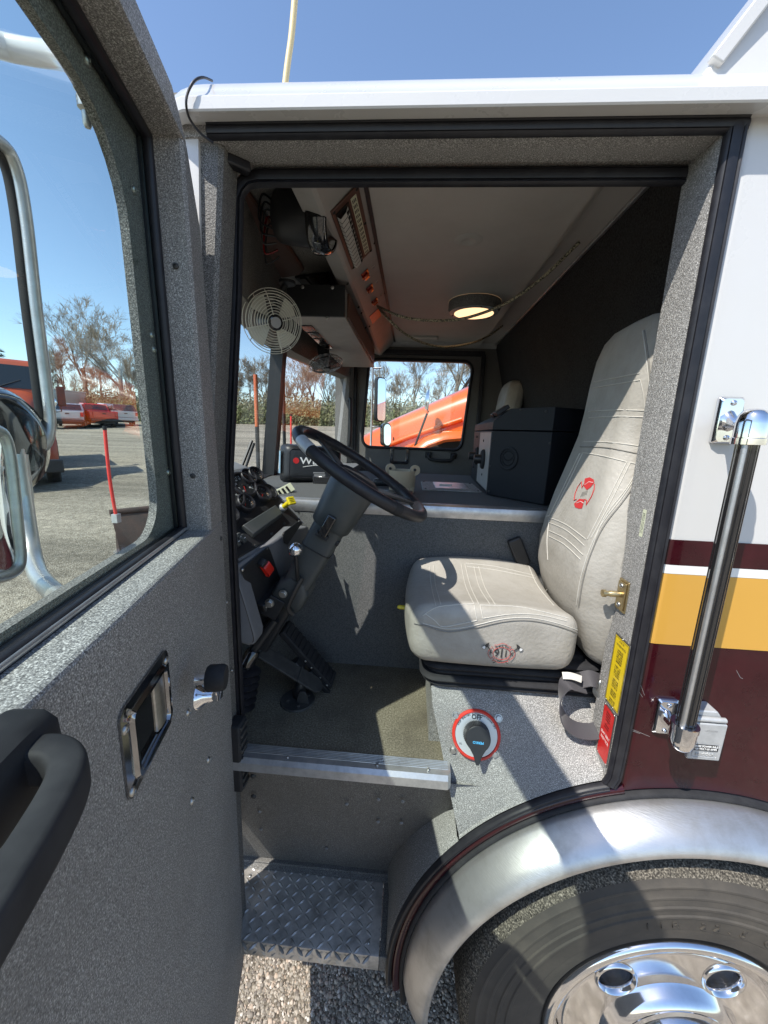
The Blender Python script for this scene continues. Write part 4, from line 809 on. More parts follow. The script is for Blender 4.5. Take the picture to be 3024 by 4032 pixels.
# mount block on the panel, arm out, bar running back parallel to the door
b.loft([gsec(DP(0.700, t, 1.957), DS, UP, w_, h_, 24, 5) for t, w_, h_ in ((0.0, 0.098, 0.032), (0.022, 0.096, 0.031), (0.031, 0.091, 0.027), (0.034, 0.082, 0.019))], True, True); b.build('upper_mount', 'rubber_matte', gh, ang=45)
path = [(0.640, 0.016, 1.958), (0.640, 0.036, 1.962), (0.645, 0.052, 1.962), (0.662, 0.066, 1.962), (0.70, 0.073, 1.962), (0.76, 0.075, 1.960), (0.84, 0.075, 1.956), (0.90, 0.073, 1.954), (0.935, 0.062, 1.953), (0.95, 0.04, 1.953), (0.952, 0.0, 1.953)]
pts = bez([DP(*p) for p in path], 6); b = MB(); secs = []
for i, p in enumerate(pts):
    t = (pts[min(i+1, len(pts)-1)]-pts[max(i-1, 0)]).normalized(); bb = UP; a = t.cross(UP).normalized()
    secs.append(gsec(p, a, bb, 0.0115, 0.0150, 20, 4.6))
b.loft(secs, True, True); b.build('handle_bar', 'rubber_matte', gh, ang=50)
b = MB(); b.loft([gsec(DP(0.89, t, 1.95), DS, UP, w_, h_, 20, 5) for t, w_, h_ in ((0.0, 0.07, 0.030), (0.022, 0.068, 0.029), (0.030, 0.06, 0.02))], True, True); b.build('rear_mount', 'rubber_matte', gh, ang=45)
# hinge strip with short gaps between its knuckles
hg = empty('piano_hinge', (0, 0, 0)); hg.parent = door
me_ = MB(); me_.tube([(0, 0, 0), (0, 0, 0.070)], 0.0065, 8); hm_ = me_.mesh('knuckle'); hm_.materials.append(MATS['stainless'])
for i in range(15): link_copy(hm_, 'knuckle', hg, Matrix.Translation((-0.486, -0.012, 0.62+0.088*i)))
# ---- door mirror and brackets outside the door
mr = empty('side_mirror', (0, 0, 0)); mr.parent = ft; lab(mr, 'stainless tube door mirror bracket with convex mirrors')
def dm(px, py, t): return DPX(px, py, t)
T_ = -0.30
loop = bez([dm(-420, 900, T_), dm(-330, 560, T_), dm(-160, 500, T_), dm(0, 560, T_), dm(62, 660, T_), dm(100, 850, T_), dm(140, 1200, T_), dm(178, 1500, T_), dm(196, 1660, T_), dm(180, 1745, T_), dm(125, 1785, T_), dm(50, 1795, T_), dm(-120, 1810, T_), dm(-300, 1760, T_)], 6)
b = MB(); b.tube(loop, 0.0105, 12); b.build('mirror_frame', 'stainless', mr, ang=60)
b = MB(); lp2 = [p+DT*-0.012 for p in loop]; b.tube(lp2, 0.012, 10); b.build('mirror_rim', 'rubber_matte', mr, ang=60)
b = MB(); b.tube(bez([dm(60, 1770, T_), dm(90, 1950, T_+0.01), dm(120, 2150, T_+0.03), dm(150, 2260, T_+0.08), dm(210, 2330, -0.15), dm(262, 2365, -0.08)]), 0.0135, 14); b.build('mirror_arm', 'stainless', mr, ang=60)
b = MB(); b.tube([dm(55, 1790, T_), dm(80, 1970, T_+0.005)], 0.019, 14); b.build('arm_sleeve', 'stainless', mr, ang=60)
b = MB(); b.tube([dm(122, 1690, T_-0.05), dm(118, 1615, T_-0.05)], 0.028, 20); b.build('mirror_clamp', 'chrome', mr, ang=40)
# convex mirror
cm = [dm(p[0], p[1], -0.20) for p in ((-120, 1690), (-30, 1690), (15, 1720), (40, 1820), (66, 2060), (78, 2190), (62, 2245), (0, 2275), (-120, 2290))]
loop2 = bez(cm, 5); b = MB(); b.tube(loop2, 0.008, 10); b.build('convex_mirror_frame', 'stainless', mr, ang=60)
ctr = dm(-140, 1990, -0.20); b = MB(); rows = [[ctr.lerp(p, k)+DT*(0.015*(1-k*k)) for p in loop2] for k in (0.0, 0.25, 0.5, 0.75, 1.0)]; b.loft(rows); b.build('convex_mirror_glass', 'mirror', mr, ang=80)
b = MB(); b.loft([[ctr.lerp(p, k)+DT*(-0.02*(1-k*k)-0.004) for p in loop2] for k in (0.0, 0.25, 0.5, 0.75, 1.0)]); b.build('convex_mirror_back', 'black_gloss', mr, ang=80)
# round spot mirror seen from behind
so = dm(10, 1745, T_-0.03); b = MB(); b.lathe([(0.095, 0.0), (0.094, 0.012), (0.080, 0.028), (0.05, 0.040), (0.0, 0.045)], so, DT, 36); b.build('spot_mirror_back', 'black_gloss', mr, ang=60)
b = MB(); b.lathe([(0.0955, -0.003), (0.0985, 0.003), (0.0955, 0.010)], so, DT, 36, close_ends=False); b.build('spot_mirror_rim', 'stainless', mr, ang=60)
# upper white arm with its stud
b = MB(); b.tube(bez([dm(-200, 120, -0.26), dm(0, 180, -0.24), dm(120, 205, -0.2), dm(250, 225, -0.14), dm(330, 270, -0.085)]), 0.016, 12); b.build('upper_arm', 'white_paint', mr, ang=60)
b = MB(); c = dm(318, 280, -0.12); ax_ = (dm(336, 425, -0.12)-c).normalized(); b.lathe([(0.0, -0.01), (0.011, -0.01), (0.012, 0.004), (0.010, 0.012), (0.0125, 0.016), (0.0125, 0.024), (0.009, 0.028), (0.0105, 0.034), (0.0105, 0.046), (0.006, 0.050), (0.006, 0.066), (0.004, 0.070), (0, 0.071)], c, ax_, 14); b.build('stud', 'zinc', mr, ang=40)
# loose cable over the gutter
b = MB(); b.tube(bez([PY(835, 318, 0.02), PY(800, 305, -0.03), PY(765, 320, -0.05), PY(738, 370, -0.052), PY(734, 420, -0.05), PY(748, 470, -0.03), PY(790, 525, -0.015), PY(840, 562, -0.005)]), 0.0022, 6); b.build('cable', 'rubber', ft, ang=60)
# marker wand on the roof
b = MB(); a0 = PY(1123, 330, 0.75); a1 = PY(1165, -60, 0.78); ab = a0+(a0-a1)*((a0.z-2.925)/(a1.z-a0.z)); b.tube(bez([ab, a0, a0.lerp(a1, 0.5)+Vector((0.004, 0, 0)), a1]), 0.011, 10); lab(b.build('antenna', 'wand', ft, ang=60), 'tan whip antenna standing on the roof')
# ================================================================== driver's seat
seat = empty('driver_seat', (0.3, 0.3, 1.487), 'light grey vinyl driver seat with tall back and embroidered fire emblems', 'seat')
def bvh_of(o):
    me = o.data; M = Matrix.Translation(base_of(o)); return BVHTree.FromPolygons([M @ v.co for v in me.vertices], [tuple(p.vertices) for p in me.polygons])
def cast(bv, px, py, lift=0.001):
    r = ray(px, py).normalized(); h = bv.ray_cast(CAM, r)
    if h[0] is None: return None
    n = h[1] if h[1].dot(r) < 0 else -h[1]
    return h[0]+n*lift, n
CXc, CYc, CZc = 0.247, 0.305, 1.650
def cfn(q):
    u = q.x/0.222; v = q.y/0.205; w_ = q.z/0.078
    z = q.z
    if w_ > -0.2:
        k = (w_+0.2)/1.2; z += k*(0.030*(abs(v)**2.2)+0.016*math.cos(u*1.3)-0.012*max(0, -u)**3-0.012*max(0, u)**2+0.012*max(0, v))
    x = q.x; y = q.y
    if w_ < 0: x += -0.018*w_*w_*(1 if u > 0 else -1)*abs(u); y -= 0.018*w_*w_*v
    y += 0.008*math.cos(u*1.6)*(1 if v > 0 else -1)*abs(v)
    x -= 0.020*(1-v*v)*max(0, -u)             # bowed front edge
    return Vector((CXc+x, CYc+y, CZc+z))
b = MB(); b.rbox(0.222, 0.205, 0.078, 0.038, 28, cfn); cush = b.build('cushion', 'vinyl_seat', seat, ang=80); lab(cush, 'broad seat cushion with raised piping')
BK = [(1.585, 0.165, 0.545, 0.06), (1.61, 0.188, 0.510, 0.10), (1.67, 0.200, 0.484, 0.14), (1.74, 0.206, 0.458, 0.155), (1.80, 0.208, 0.442, 0.165), (1.88, 0.210, 0.440, 0.165), (1.96, 0.208, 0.454, 0.155), (2.03, 0.199, 0.468, 0.15), (2.09, 0.184, 0.481, 0.145), (2.15, 0.168, 0.494, 0.14), (2.21, 0.159, 0.508, 0.135), (2.28, 0.163, 0.518, 0.13), (2.36, 0.174, 0.528, 0.13), (2.43, 0.176, 0.538, 0.128), (2.475, 0.162, 0.550, 0.118), (2.500, 0.128, 0.564, 0.095), (2.512, 0.076, 0.583, 0.055), (2.516, 0.02, 0.60, 0.02)]
def bsec(z, w_, xf, th, n=44, yc=0.292):
    out = []
    for k in range(n):
        q = 2*math.pi*k/n; c, s_ = math.cos(q), math.sin(q); e = 3.6
        dx = -math.copysign(abs(c)**(2/e), c); dy = math.copysign(abs(s_)**(2/e), s_)
        x = xf+th*0.5+dx*th*0.5; y = yc+dy*w_
        if dx < 0: x += 0.030*abs(dy)**3 - 0.012*math.exp(-((abs(dy)-0.78)/0.16)**2)
        out.append(Vector((x, y, z)))
    return out
zz = [t[0] for t in BK]; lv = []
for i in range(len(BK)-1):
    for k in range(3 if i < len(BK)-4 else 2):
        t = k/(3 if i < len(BK)-4 else 2); lv.append(tuple(BK[i][j]*(1-t)+BK[i+1][j]*t for j in range(4)))
lv.append(BK[-1])
b = MB(); b.loft([bsec(*l) for l in lv], True, True); back = b.build('backrest', 'vinyl_seat', seat, ang=80); lab(back, 'tall shaped backrest with built in headrest')
bvc, bvb = bvh_of(cush), bvh_of(back)
def seam(bv, pts, m='seat_ridge', r=0.0014, name='piping', lift=0.0006, sub=5, scale=1.8427, ox=2000, oy=1200):
    P = bez([Vector((ox+x/scale, oy+y/scale, 0)) for x, y in pts], sub) if len(pts) > 2 else [Vector((ox+pts[0][0]/scale, oy+pts[0][1]/scale, 0)).lerp(Vector((ox+pts[1][0]/scale, oy+pts[1][1]/scale, 0)), k/12) for k in range(13)]
    Q = [cast(bv, p.x, p.y, lift) for p in P]; Q = [q[0] for q in Q if q]
    keep = [Q[0]] if Q else []
    for q in Q[1:]:
        if (q-keep[-1]).length < 0.06: keep.append(q)
        else: break
    if len(keep) > 1:
        b = MB(); b.tube(keep, r, 6); return b.build(name, m, back if bv is bvb else cush, ang=80)
for s_ in ([(600, 565), (780, 530), (955, 497)], [(592, 608), (780, 576), (962, 546)], [(962, 546), (985, 660), (995, 762)], [(588, 775), (780, 764), (992, 768)], [(588, 820), (800, 810), (996, 816)], [(996, 816), (996, 930), (984, 1030)], [(550, 992), (760, 1000), (984, 1030)],
           [(545, 1072), (440, 1290), (320, 1535)], [(522, 1078), (420, 1290), (300, 1530)], [(545, 1072), (700, 1100), (862, 1140)], [(862, 1140), (720, 1420), (578, 1700)], [(888, 1145), (740, 1440), (604, 1690)], [(888, 1145), (962, 1162)], [(962, 1162), (860, 1330), (690, 1560), (585, 1850)],
           [(305, 1545), (430, 1600), (566, 1700)], [(300, 1580), (430, 1640), (556, 1748)], [(300, 1640), (420, 1700), (545, 1815)], [(298, 1680), (410, 1740), (528, 1850)], [(300, 1560), (285, 1700), (290, 1850)], [(160, 1560), (300, 1530)]):
    seam(bvb, s_)
seam(bvb, [(525, 1030), (700, 1035), (820, 1055), (1012, 1095)], 'seat_seam', 0.0018, 'seam')
seam(bvb, [(992, 185), (1012, 330), (1036, 560), (1052, 800), (1018, 1092), (985, 1190), (850, 1405), (700, 1600), (605, 1800), (545, 2000), (515, 2190)], 'seat_seam', 0.0020, 'seam')
seam(bvb, [(978, 190), (998, 330), (1022, 560), (1038, 800), (1004, 1092), (968, 1180), (832, 1392), (682, 1588), (587, 1790), (527, 1990), (497, 2180)], 'seat_ridge', 0.0014, 'piping')
cs = dict(scale=1.8433, ox=1600, oy=2150)
seam(bvc, [(58, 560), (130, 575), (290, 620), (450, 603), (700, 548), (900, 540), (1100, 580), (1262, 640)], 'seat_seam', 0.0022, 'seam', **cs)
seam(bvc, [(120, 560), (290, 600), (450, 585), (700, 530), (900, 522), (1100, 562), (1262, 618)], 'seat_ridge', 0.0014, 'piping', **cs)
for s_ in ([(135, 490), (200, 535), (265, 585), (390, 565), (512, 540)], [(512, 540), (492, 432)], [(120, 505), (240, 440), (492, 420)], [(555, 525), (535, 430)], [(555, 525), (760, 495), (960, 500), (1160, 545)], [(535, 430), (800, 440), (1000, 480), (1175, 525)],
           [(490, 150), (530, 300), (605, 420)], [(525, 150), (570, 300), (645, 425)], [(398, 130), (430, 290), (490, 420)], [(425, 130), (465, 290), (525, 420)], [(170, 145), (180, 290), (215, 435)], [(200, 140), (212, 290), (250, 425)], [(430, 125), (650, 150), (930, 215)], [(440, 150), (650, 175), (940, 235)], [(890, 150), (960, 300), (1130, 500)]):
    seam(bvc, s_, **cs)
seam(bvc, [(1272, 600), (1260, 700), (1210, 850), (1150, 915)], 'seat_ridge', 0.004, 'welt', **cs)
# embroidered emblem on the cushion side
c0, n0 = cast(bvc, 1975, 2572, 0.0012); n0 = Vector((0.0, -1, 0.06)).normalized() if n0.y > -0.5 else n0
em = empty('emblem', (0, 0, 0)); em.parent = cush; M0 = frame(c0, n0)
k_ = ((cast(bvc, 2010, 2575)[0]-c0).length)/35.0          # metres per photo pixel here
def E2(x, y): return M0 @ Vector(((x-838)/4.74*k_, (590-y)/4.74*k_, 0.0006))
def drape(o):
    M = Matrix.Translation(base_of(o.parent)) @ o.matrix_local; Mi = M.inverted()
    for v in o.data.vertices:
        p = M @ v.co; h = bvc.ray_cast(p-n0*-0.05, -n0)
        if h[0] is not None: v.co = Mi @ (h[0]+n0*(0.0010+(0.0004 if (p-c0).dot(n0) > 0.0002 else 0)))
def thread(pts, m, r=0.0006, closed=False, name='stitching'):
    b = MB(); b.tube([E2(*p) for p in pts], r, 5, closed); o = b.build(name, m, em, ang=80); return o
def cpts(cx, cy, rx, ry, a0=0, a1=360, n=40): return [(cx+rx*math.cos(R(a0+(a1-a0)*i/n)), cy+ry*math.sin(R(a0+(a1-a0)*i/n))) for i in range(n+1)]
TH = []
TH.append(thread(cpts(835, 590, 160, 130), 'thread_red'))
for ctr_, a in ((0, 0), (1, 90), (2, 180), (3, 270)):
    pass
for P in ([(715, 475), (690, 412), (745, 415), (790, 385), (838, 372), (890, 385), (940, 425), (995, 432), (960, 490)], [(715, 705), (680, 750), (740, 755), (780, 785), (838, 790), (890, 780), (930, 755), (975, 755), (950, 700)],
          [(690, 520), (640, 450), (625, 500), (590, 545), (580, 600), (600, 650), (640, 715), (705, 660)], [(975, 515), (1030, 475), (1055, 520), (1085, 560), (1080, 620), (1050, 670), (1005, 720), (960, 660)]):
    TH.append(thread(P, 'thread_red'))
for (tx, x, y, sz, m_) in (('9', 745, 590, 150, 'thread_black'), ('1', 836, 594, 185, 'thread_black'), ('1', 915, 597, 140, 'thread_black'), ('INC', 818, 750, 52, 'thread_black'), ('F', 635, 590, 100, 'thread_black'), ('X', 1020, 592, 100, 'thread_black')):
    TH.append(text(tx, sz/4.74*k_*(1.5 if tx in '911' else 1.3), m_, em, M0 @ Matrix.Translation(((x-838)/4.74*k_, (590-y)/4.74*k_, 0.0006)), 'stitched_letter', 0.0002, sx=0.85 if tx != '9' else 0.9, bold=0.00015))
for i, ch in enumerate('SEATS'):
    a = R(128-19*i); x, y = 838+155*math.cos(a), 590-150*math.sin(a)
    TH.append(text(ch, 62/4.74*k_*1.2, 'thread_black', em, M0 @ Matrix.Translation(((x-838)/4.74*k_, (590-y)/4.74*k_, 0.0006)) @ Matrix.Rotation(a-R(90), 4, 'Z'), 'stitched_letter', 0.0002, bold=0.0001))
for sg in (-1, 1):      # crossed axes
    def ax_(x): return 838+sg*(x-838)
    b = MB(); b.add([E2(ax_(x), y) for x, y in ((1085, 368), (1140, 400), (1170, 440), (1150, 470), (1125, 480), (1100, 440))], [(0, 1, 2, 3, 4, 5)]); b.build('axe_head', 'thread_black', em)
    b = MB(); b.add([E2(ax_(x), y) for x, y in ((1172, 440), (1215, 470), (1205, 505), (1160, 520), (1150, 475))], [(0, 1, 2, 3, 4)]); b.build('axe_blade', 'print_white', em)
    thread([(ax_(x), y) for x, y in ((1172, 440), (1215, 470), (1205, 505), (1160, 520), (1150, 475))], 'thread_black', 0.0005)
    thread([(ax_(1118), 450), (ax_(1060), 515)], 'thread_black', 0.0013, name='axe_handle'); thread([(ax_(925), 770), (ax_(985), 808)], 'thread_black', 0.0009, name='axe_handle')
# embroidered cross on the backrest
e2 = empty('emblem', (0, 0, 0)); e2.parent = back
def B2(x, y, lift=0.0012): q = cast(bvb, 2000+x/1.8427, 1200+y/1.8427, lift); return q[0]
def patch(pts, m, name='stitched_patch', lift=0.0012):
    b = MB(); b.add([B2(x, y, lift) for x, y in pts], [tuple(range(len(pts)))]); b.build(name, m, e2)
def line2(pts, m='thread_red', r=0.0012):
    b = MB(); b.tube([B2(x, y) for x, y in pts], r, 5); b.build('stitching', m, e2, ang=80)
patch([(560, 1262), (595, 1252), (625, 1268), (630, 1290), (600, 1285), (575, 1300), (553, 1318)], 'thread_red'); patch([(553, 1318), (575, 1300), (600, 1285), (630, 1290), (602, 1325), (575, 1345)], 'thread_red')
patch([(482, 1445), (520, 1408), (560, 1412), (548, 1450), (540, 1478), (515, 1480), (490, 1470)], 'thread_red')
line2([(556, 1300), (540, 1330), (536, 1285), (510, 1320), (490, 1370), (482, 1420), (500, 1412)]); line2([(630, 1300), (628, 1340), (610, 1390), (570, 1455), (575, 1420), (560, 1412)])
line2([(560, 1306), (590, 1285), (622, 1290)], 'print_white', 0.0007); line2([(500, 1440), (530, 1428), (552, 1440)], 'print_white', 0.0007)
for k in range(5): line2([(530+k*10, 1395-k*4), (545+k*9, 1360-k*3)], 'seat_seam', 0.0008)
# suspension bellows, base plate, recline lever
for i, (zc_, gr_) in enumerate(((1.575, 0.0), (1.556, 0.012), (1.537, 0.002), (1.518, 0.014), (1.500, 0.006))):
    M = frame((0.325, 0.330, zc_), (0, 0, 1), (0, 1, 0)); b = MB(); secs = []
    for dz, off in ((-0.0095, -0.006), (-0.006, 0.0), (0.0, 0.004), (0.006, 0.0), (0.0095, -0.006)): secs.append(on(M, rrect(0.250+gr_+off, 0.185+gr_+off, 0.05), dz))
    b.loft(secs, True, True); b.build('bellows_fold', 'rubber_matte', seat, ang=60)
b = MB(); b.box(0.10, 0.52, 0.17, 0.50, 1.575, 1.60); b.build('seat_pan', 'black_plastic', seat, bevel=0.01)
p = PY(1592, 2392, 0.30); b = MB(); b.tube([p+Vector((-0.022, 0, 0.001)), p+Vector((-0.016, 0, 0.0005)), p, p+Vector((0.06, 0, 0))], [0.004, 0.007, 0.007, 0.0065], 12, flat=0.7); lab(b.build('adjuster_lever', 'yellow_plastic', seat, ang=60), 'yellow seat adjuster lever')
# buckle stalk between seat and tunnel
p = PY(2040, 2165, 0.49); b = MB(); b.obox(p, Vector((0.45, 0, -0.9)).normalized(), Vector((0, 1, 0)), Vector((0.9, 0, 0.45)).normalized(), -0.045, 0.06, -0.012, 0.012, -0.024, 0.024); b.build('belt_buckle', 'black_plastic', seat, bevel=0.006)
# pale strap and frame seen in the gap behind the cushion
b = MB(); b.tube(bez([PY(2150, 2330, 0.40), PY(2200, 2300, 0.38), PY(2230, 2400, 0.34), PY(2190, 2470, 0.30)]), 0.012, 8, flat=0.25); b.build('cover_strap', 'seat_ridge', seat, ang=60)
# ---- lap belt at the door side
belt = empty('seat_belt', (0.5, 0.14, 1.487), 'dark webbing lap belt looped beside the seat base', 'seat belt')
def ribbon(name, pts, width, wdir, m='webbing', th=0.0015, sub=8):
    P = bez(pts, sub); b = MB(); secs = []; W = wdir if isinstance(wdir, list) else [Vector(wdir)]*len(P)
    for i, p in enumerate(P):
        t = (P[min(i+1, len(P)-1)]-P[max(i-1, 0)]).normalized(); w_ = W[i] if len(W) == len(P) else W[0]; w_ = (w_-t*w_.dot(t)).normalized(); n = t.cross(w_)
        secs.append([p-w_*width/2-n*th, p+w_*width/2-n*th, p+w_*width/2+n*th, p-w_*width/2+n*th])
    b.loft(secs, True, True); return b.build(name, m, belt, ang=40)
L0 = [PY(2300, 2700, 0.115), PY(2235, 2690, 0.10), PY(2205, 2745, 0.088), PY(2215, 2820, 0.08), PY(2260, 2868, 0.074), PY(2330, 2880, 0.072), PY(2385, 2862, 0.075)]
ribbon('webbing', L0, 0.044, (0.25, 0.9, 0.38))
ribbon('webbing', [PY(2280, 2680, 0.125), PY(2330, 2672, 0.12), PY(2375, 2700, 0.115), PY(2385, 2760, 0.11)], 0.046, (0.3, 0.8, 0.5))
ribbon('belt_tail', [PY(2215, 2660, 0.11), PY(2250, 2662, 0.105), PY(2290, 2675, 0.10)], 0.018, (0.1, 0.7, 0.7), 'seat_ridge', 0.0008)
p = PY(2370, 2725, 0.10); b = MB(); b.lathe([(0.022, 0), (0.022, 0.004), (0.012, 0.006), (0.012, 0.016), (0, 0.017)], p, (-0.5, -0.8, 0.2), 16); b.build('anchor_bolt', 'zinc', belt, ang=35)
b = MB(); b.tube(bez([p+Vector((0.0, 0, 0.035)), p+Vector((-0.012, -0.004, 0.03)), p+Vector((-0.01, -0.006, 0.0)), p+Vector((0, 0, -0.025))]), 0.006, 8); b.build('anchor_bracket', 'zinc', belt, ang=60)
# ---- battery disconnect switch on the riser
bvr = bvh_of(riser)
c, n = cast(bvr, 1874, 2890, 0.0)
n = (n+Vector((0, -0.6, 0.25))).normalized() if False else n
bs = empty('battery_switch', c, 'round red and silver rotary battery switch marked OFF on the seat riser', 'switch')
Mb = frame(c, n)
b = MB(); b.lathe([(0.062, -0.01), (0.066, 0.001), (0.066, 0.006), (0.062, 0.010), (0.059, 0.010), (0.057, 0.007), (0.0, 0.006)], c, n, 56); b.build('rim', 'battery_red', bs, ang=40)
b = MB(); b.lathe([(0.0575, 0.0072), (0.0, 0.0074)], c, n, 48, close_ends=False); b.build('face', 'battery_face', bs)
b = MB(); secs = []
for h, rr_2, rid in ((0.0075, 0.0365, 1), (0.036, 0.034, 1), (0.038, 0.033, 0)):
    ring = []
    for k in range(96):
        a = 2*math.pi*k/96; r = rr_2-(0.0022 if (k % 2 and rid) else 0); ring.append(Mb @ Vector((r*math.cos(a), r*math.sin(a)+0.002, h)))
    secs.append(ring)
b.loft(secs, True, True); b.build('knob', 'black_plastic', bs, ang=25)
b = MB(); b.loft([on(Mb, [(0.033*math.cos(R(a)), 0.033*math.sin(R(a))+0.002) for a in range(-50, 231, 8)]+[(-0.012, -0.038), (-0.004, -0.062), (0.004, -0.062), (0.012, -0.038)], h) for h in (0.038, 0.0435)], True, True); b.build('pointer', 'black_plastic', bs, bevel=0.001)
text('OFF', 0.0165, 'print_black', bs, Mb @ Matrix.Translation((0.0, 0.0455, 0.0078)), 'lettering', 0.0002, bold=0.0004)
s_ = 'STOP ENGINES BEFORE SWITCHING OFF'
for i, ch in enumerate(s_):
    if ch == ' ': continue
    a = R(90+(len(s_)/2-i-0.5)*4.1); text(ch, 0.0062, 'print_black', bs, Mb @ Matrix.Translation((0.0545*math.cos(a), 0.0535*math.sin(a), 0.0078)) @ Matrix.Rotation(a-R(90), 4, 'Z'), 'letter', 0.0002, bold=0.0001)
text('PERKO', 0.0085, 'cyan_print', bs, Mb @ Matrix.Translation((0, -0.006, 0.0438)) @ Matrix.Rotation(R(180), 4, 'Z'), 'lettering', 0.0004, bold=0.0002, sx=1.1)
text('UL', 0.007, 'print_black', bs, Mb @ Matrix.Translation((-0.042, -0.026, 0.0078)), 'lettering', 0.0002)
for (px, py) in ((1795, 2817), (1784, 2953), (1963, 2828), (1947, 2968)):
    q = cast(bvr, px, py, 0.0); screw(bs, q[0], q[1], 0.0085, 'zinc', 'bolt', 'bolt')
# ================================================================== steering column
WC = Vector((-0.140, 0.280, 2.080)); WN = Vector((0.534, 0, 0.845)).normalized(); WU = Vector((-0.845, 0, 0.534)).normalized(); WV = Vector((0, 1, 0))
sc = empty('steering_column', (-0.40, 0.28, 1.55), 'black steering wheel on a tilted grey steering column', 'steering wheel')
RW = 0.215
b = MB(); b.tube([WC+WU*(RW*math.cos(R(a)))+WV*(RW*math.sin(R(a))) for a in range(0, 360, 5)], 0.0165, 16, True); b.build('rim', 'rubber', sc, ang=80)
for a0 in (128, 233, -52, 50):
    pts = [WC+WU*(RW*math.cos(R(a)))+WV*(RW*math.sin(R(a))) for a in np.linspace(a0-3.2, a0+3.2, 5)]
    b = MB(); b.tube(pts, 0.0169, 14); b.build('rim_collar', 'rubber_matte', sc, ang=60)
pts = [WC+WU*(RW*math.cos(R(a)))+WV*(RW*math.sin(R(a))) for a in np.linspace(306, 322, 7)]; b = MB(); b.tube(pts, 0.0171, 14); lab(b.build('worn_patch', 'cast_grey', sc, ang=60), 'worn silver patch on the wheel rim')
HB = WC-WN*0.030
for a in (180-26, 180+26, 26, -26):
    o_ = WC+WU*(RW*0.97*math.cos(R(a)))+WV*(RW*0.97*math.sin(R(a))); i_ = HB+WU*(0.05*math.cos(R(a)))+WV*(0.05*math.sin(R(a)))
    d = (o_-i_).normalized(); w_ = d.cross(WN).normalized(); b = MB(); b.loft([[i_+w_*0.022+WN*0.004, i_-w_*0.022+WN*0.004, i_-w_*0.022-WN*0.004, i_+w_*0.022-WN*0.004], [i_.lerp(o_, 0.6)+w_*0.014+WN*0.006, i_.lerp(o_, 0.6)-w_*0.014+WN*0.006, i_.lerp(o_, 0.6)-w_*0.014-WN*0.003, i_.lerp(o_, 0.6)+w_*0.014-WN*0.003], [o_+w_*0.017+WN*0.005, o_-w_*0.017+WN*0.005, o_-w_*0.017-WN*0.005, o_+w_*0.017-WN*0.005]], True, True); b.build('spoke', 'black_plastic', sc, bevel=0.002)
b = MB(); b.lathe([(0.070, -0.03), (0.072, 0.0), (0.068, 0.014), (0.055, 0.020), (0.0, 0.023)], HB, WN, 36); b.build('horn_pad', 'rubber_matte', sc, ang=40)
CA = Vector((-0.475, 0, -0.880)).normalized(); CU = Vector((-CA.z, 0, CA.x)).normalized()
def csec(s, hw, hh, e=4, n=28, c0=WC-WN*0.045):
    c = c0+CA*s; out = []
    for k in range(n):
        q = 2*math.pi*k/n; cc, ss = math.cos(q), math.sin(q); out.append(c+CU*(hh*math.copysign(abs(cc)**(2/e), cc))+WV*(hw*math.copysign(abs(ss)**(2/e), ss)))
    return out
b = MB(); b.loft([csec(0.0, 0.080, 0.070, 2.4), csec(0.012, 0.082, 0.072, 2.4), csec(0.09, 0.074, 0.065, 2.8), csec(0.135, 0.069, 0.061, 3.2), csec(0.140, 0.065, 0.057, 3.2)], True, True); b.build('upper_shroud', 'grey_plastic', sc, ang=40)
b = MB(); b.loft([csec(0.138, 0.058, 0.050, 4), csec(0.20, 0.056, 0.048, 5), csec(0.30, 0.052, 0.046, 5), csec(0.355, 0.052, 0.045, 5)], True, True); b.build('lower_shroud', 'grey_plastic', sc, ang=40)
b = MB(); b.loft([csec(0.22, 0.0575, 0.0495, 5), csec(0.223, 0.0575, 0.0495, 5)], True, True); b.build('shroud_joint', 'black_plastic', sc, ang=40)
b = MB(); b.loft([csec(0.335, 0.058, 0.028, 4), csec(0.36, 0.060, 0.052, 6), csec(0.415, 0.057, 0.054, 6), csec(0.435, 0.046, 0.046, 6)], True, True); b.build('tilt_housing', 'grey_plastic', sc, ang=40)
b = MB(); b.loft([csec(0.43, 0.026, 0.030, 4), csec(0.62, 0.026, 0.026, 4)], True, True); b.build('column_tube', 'black_plastic', sc, ang=40)
ctop = WC-WN*0.045
for (s_, u_, r_) in ((0.385, 0.018, 0.0105), (0.435, 0.040, 0.0115)): screw(sc, ctop+CA*s_+CU*u_*-1+WV*-0.066, (0, -1, 0), r_, 'zinc', 'bolt', 'bolt')
b = MB(); b.obox(ctop+CA*0.43+WV*-0.06, CA, WV, CU, -0.02, 0.05, -0.004, 0.004, -0.05, 0.0); b.build('mount_plate', 'black_plastic', sc, bevel=0.002)
lv0 = ctop+CA*0.315+WV*-0.058; lv1 = PP(1163, 2165, lv0+Vector((0, -0.03, 0)), (0, 1, 0))
b = MB(); b.tube([lv0, lv0+Vector((0, -0.02, 0)), lv1], 0.006, 8); b.build('tilt_lever', 'black_plastic', sc, ang=60)
b = MB(); M = frame(lv1, (0, -1, 0)); b.rbox(0.021, 0.021, 0.021, 0.0208, 10, lambda q: M @ q); b.build('lever_ball', 'chrome', sc, ang=80)
b = MB(); b.tube(bez([lv0+Vector((0.01, -0.006, 0)), lv0+CA*0.05+Vector((0.012, -0.016, 0)), lv0+CA*0.11+Vector((0.02, -0.012, 0)), lv0+CA*0.14+Vector((0.045, 0, 0))]), 0.008, 8, flat=0.5); b.build('lever_arm', 'black_plastic', sc, ang=60)
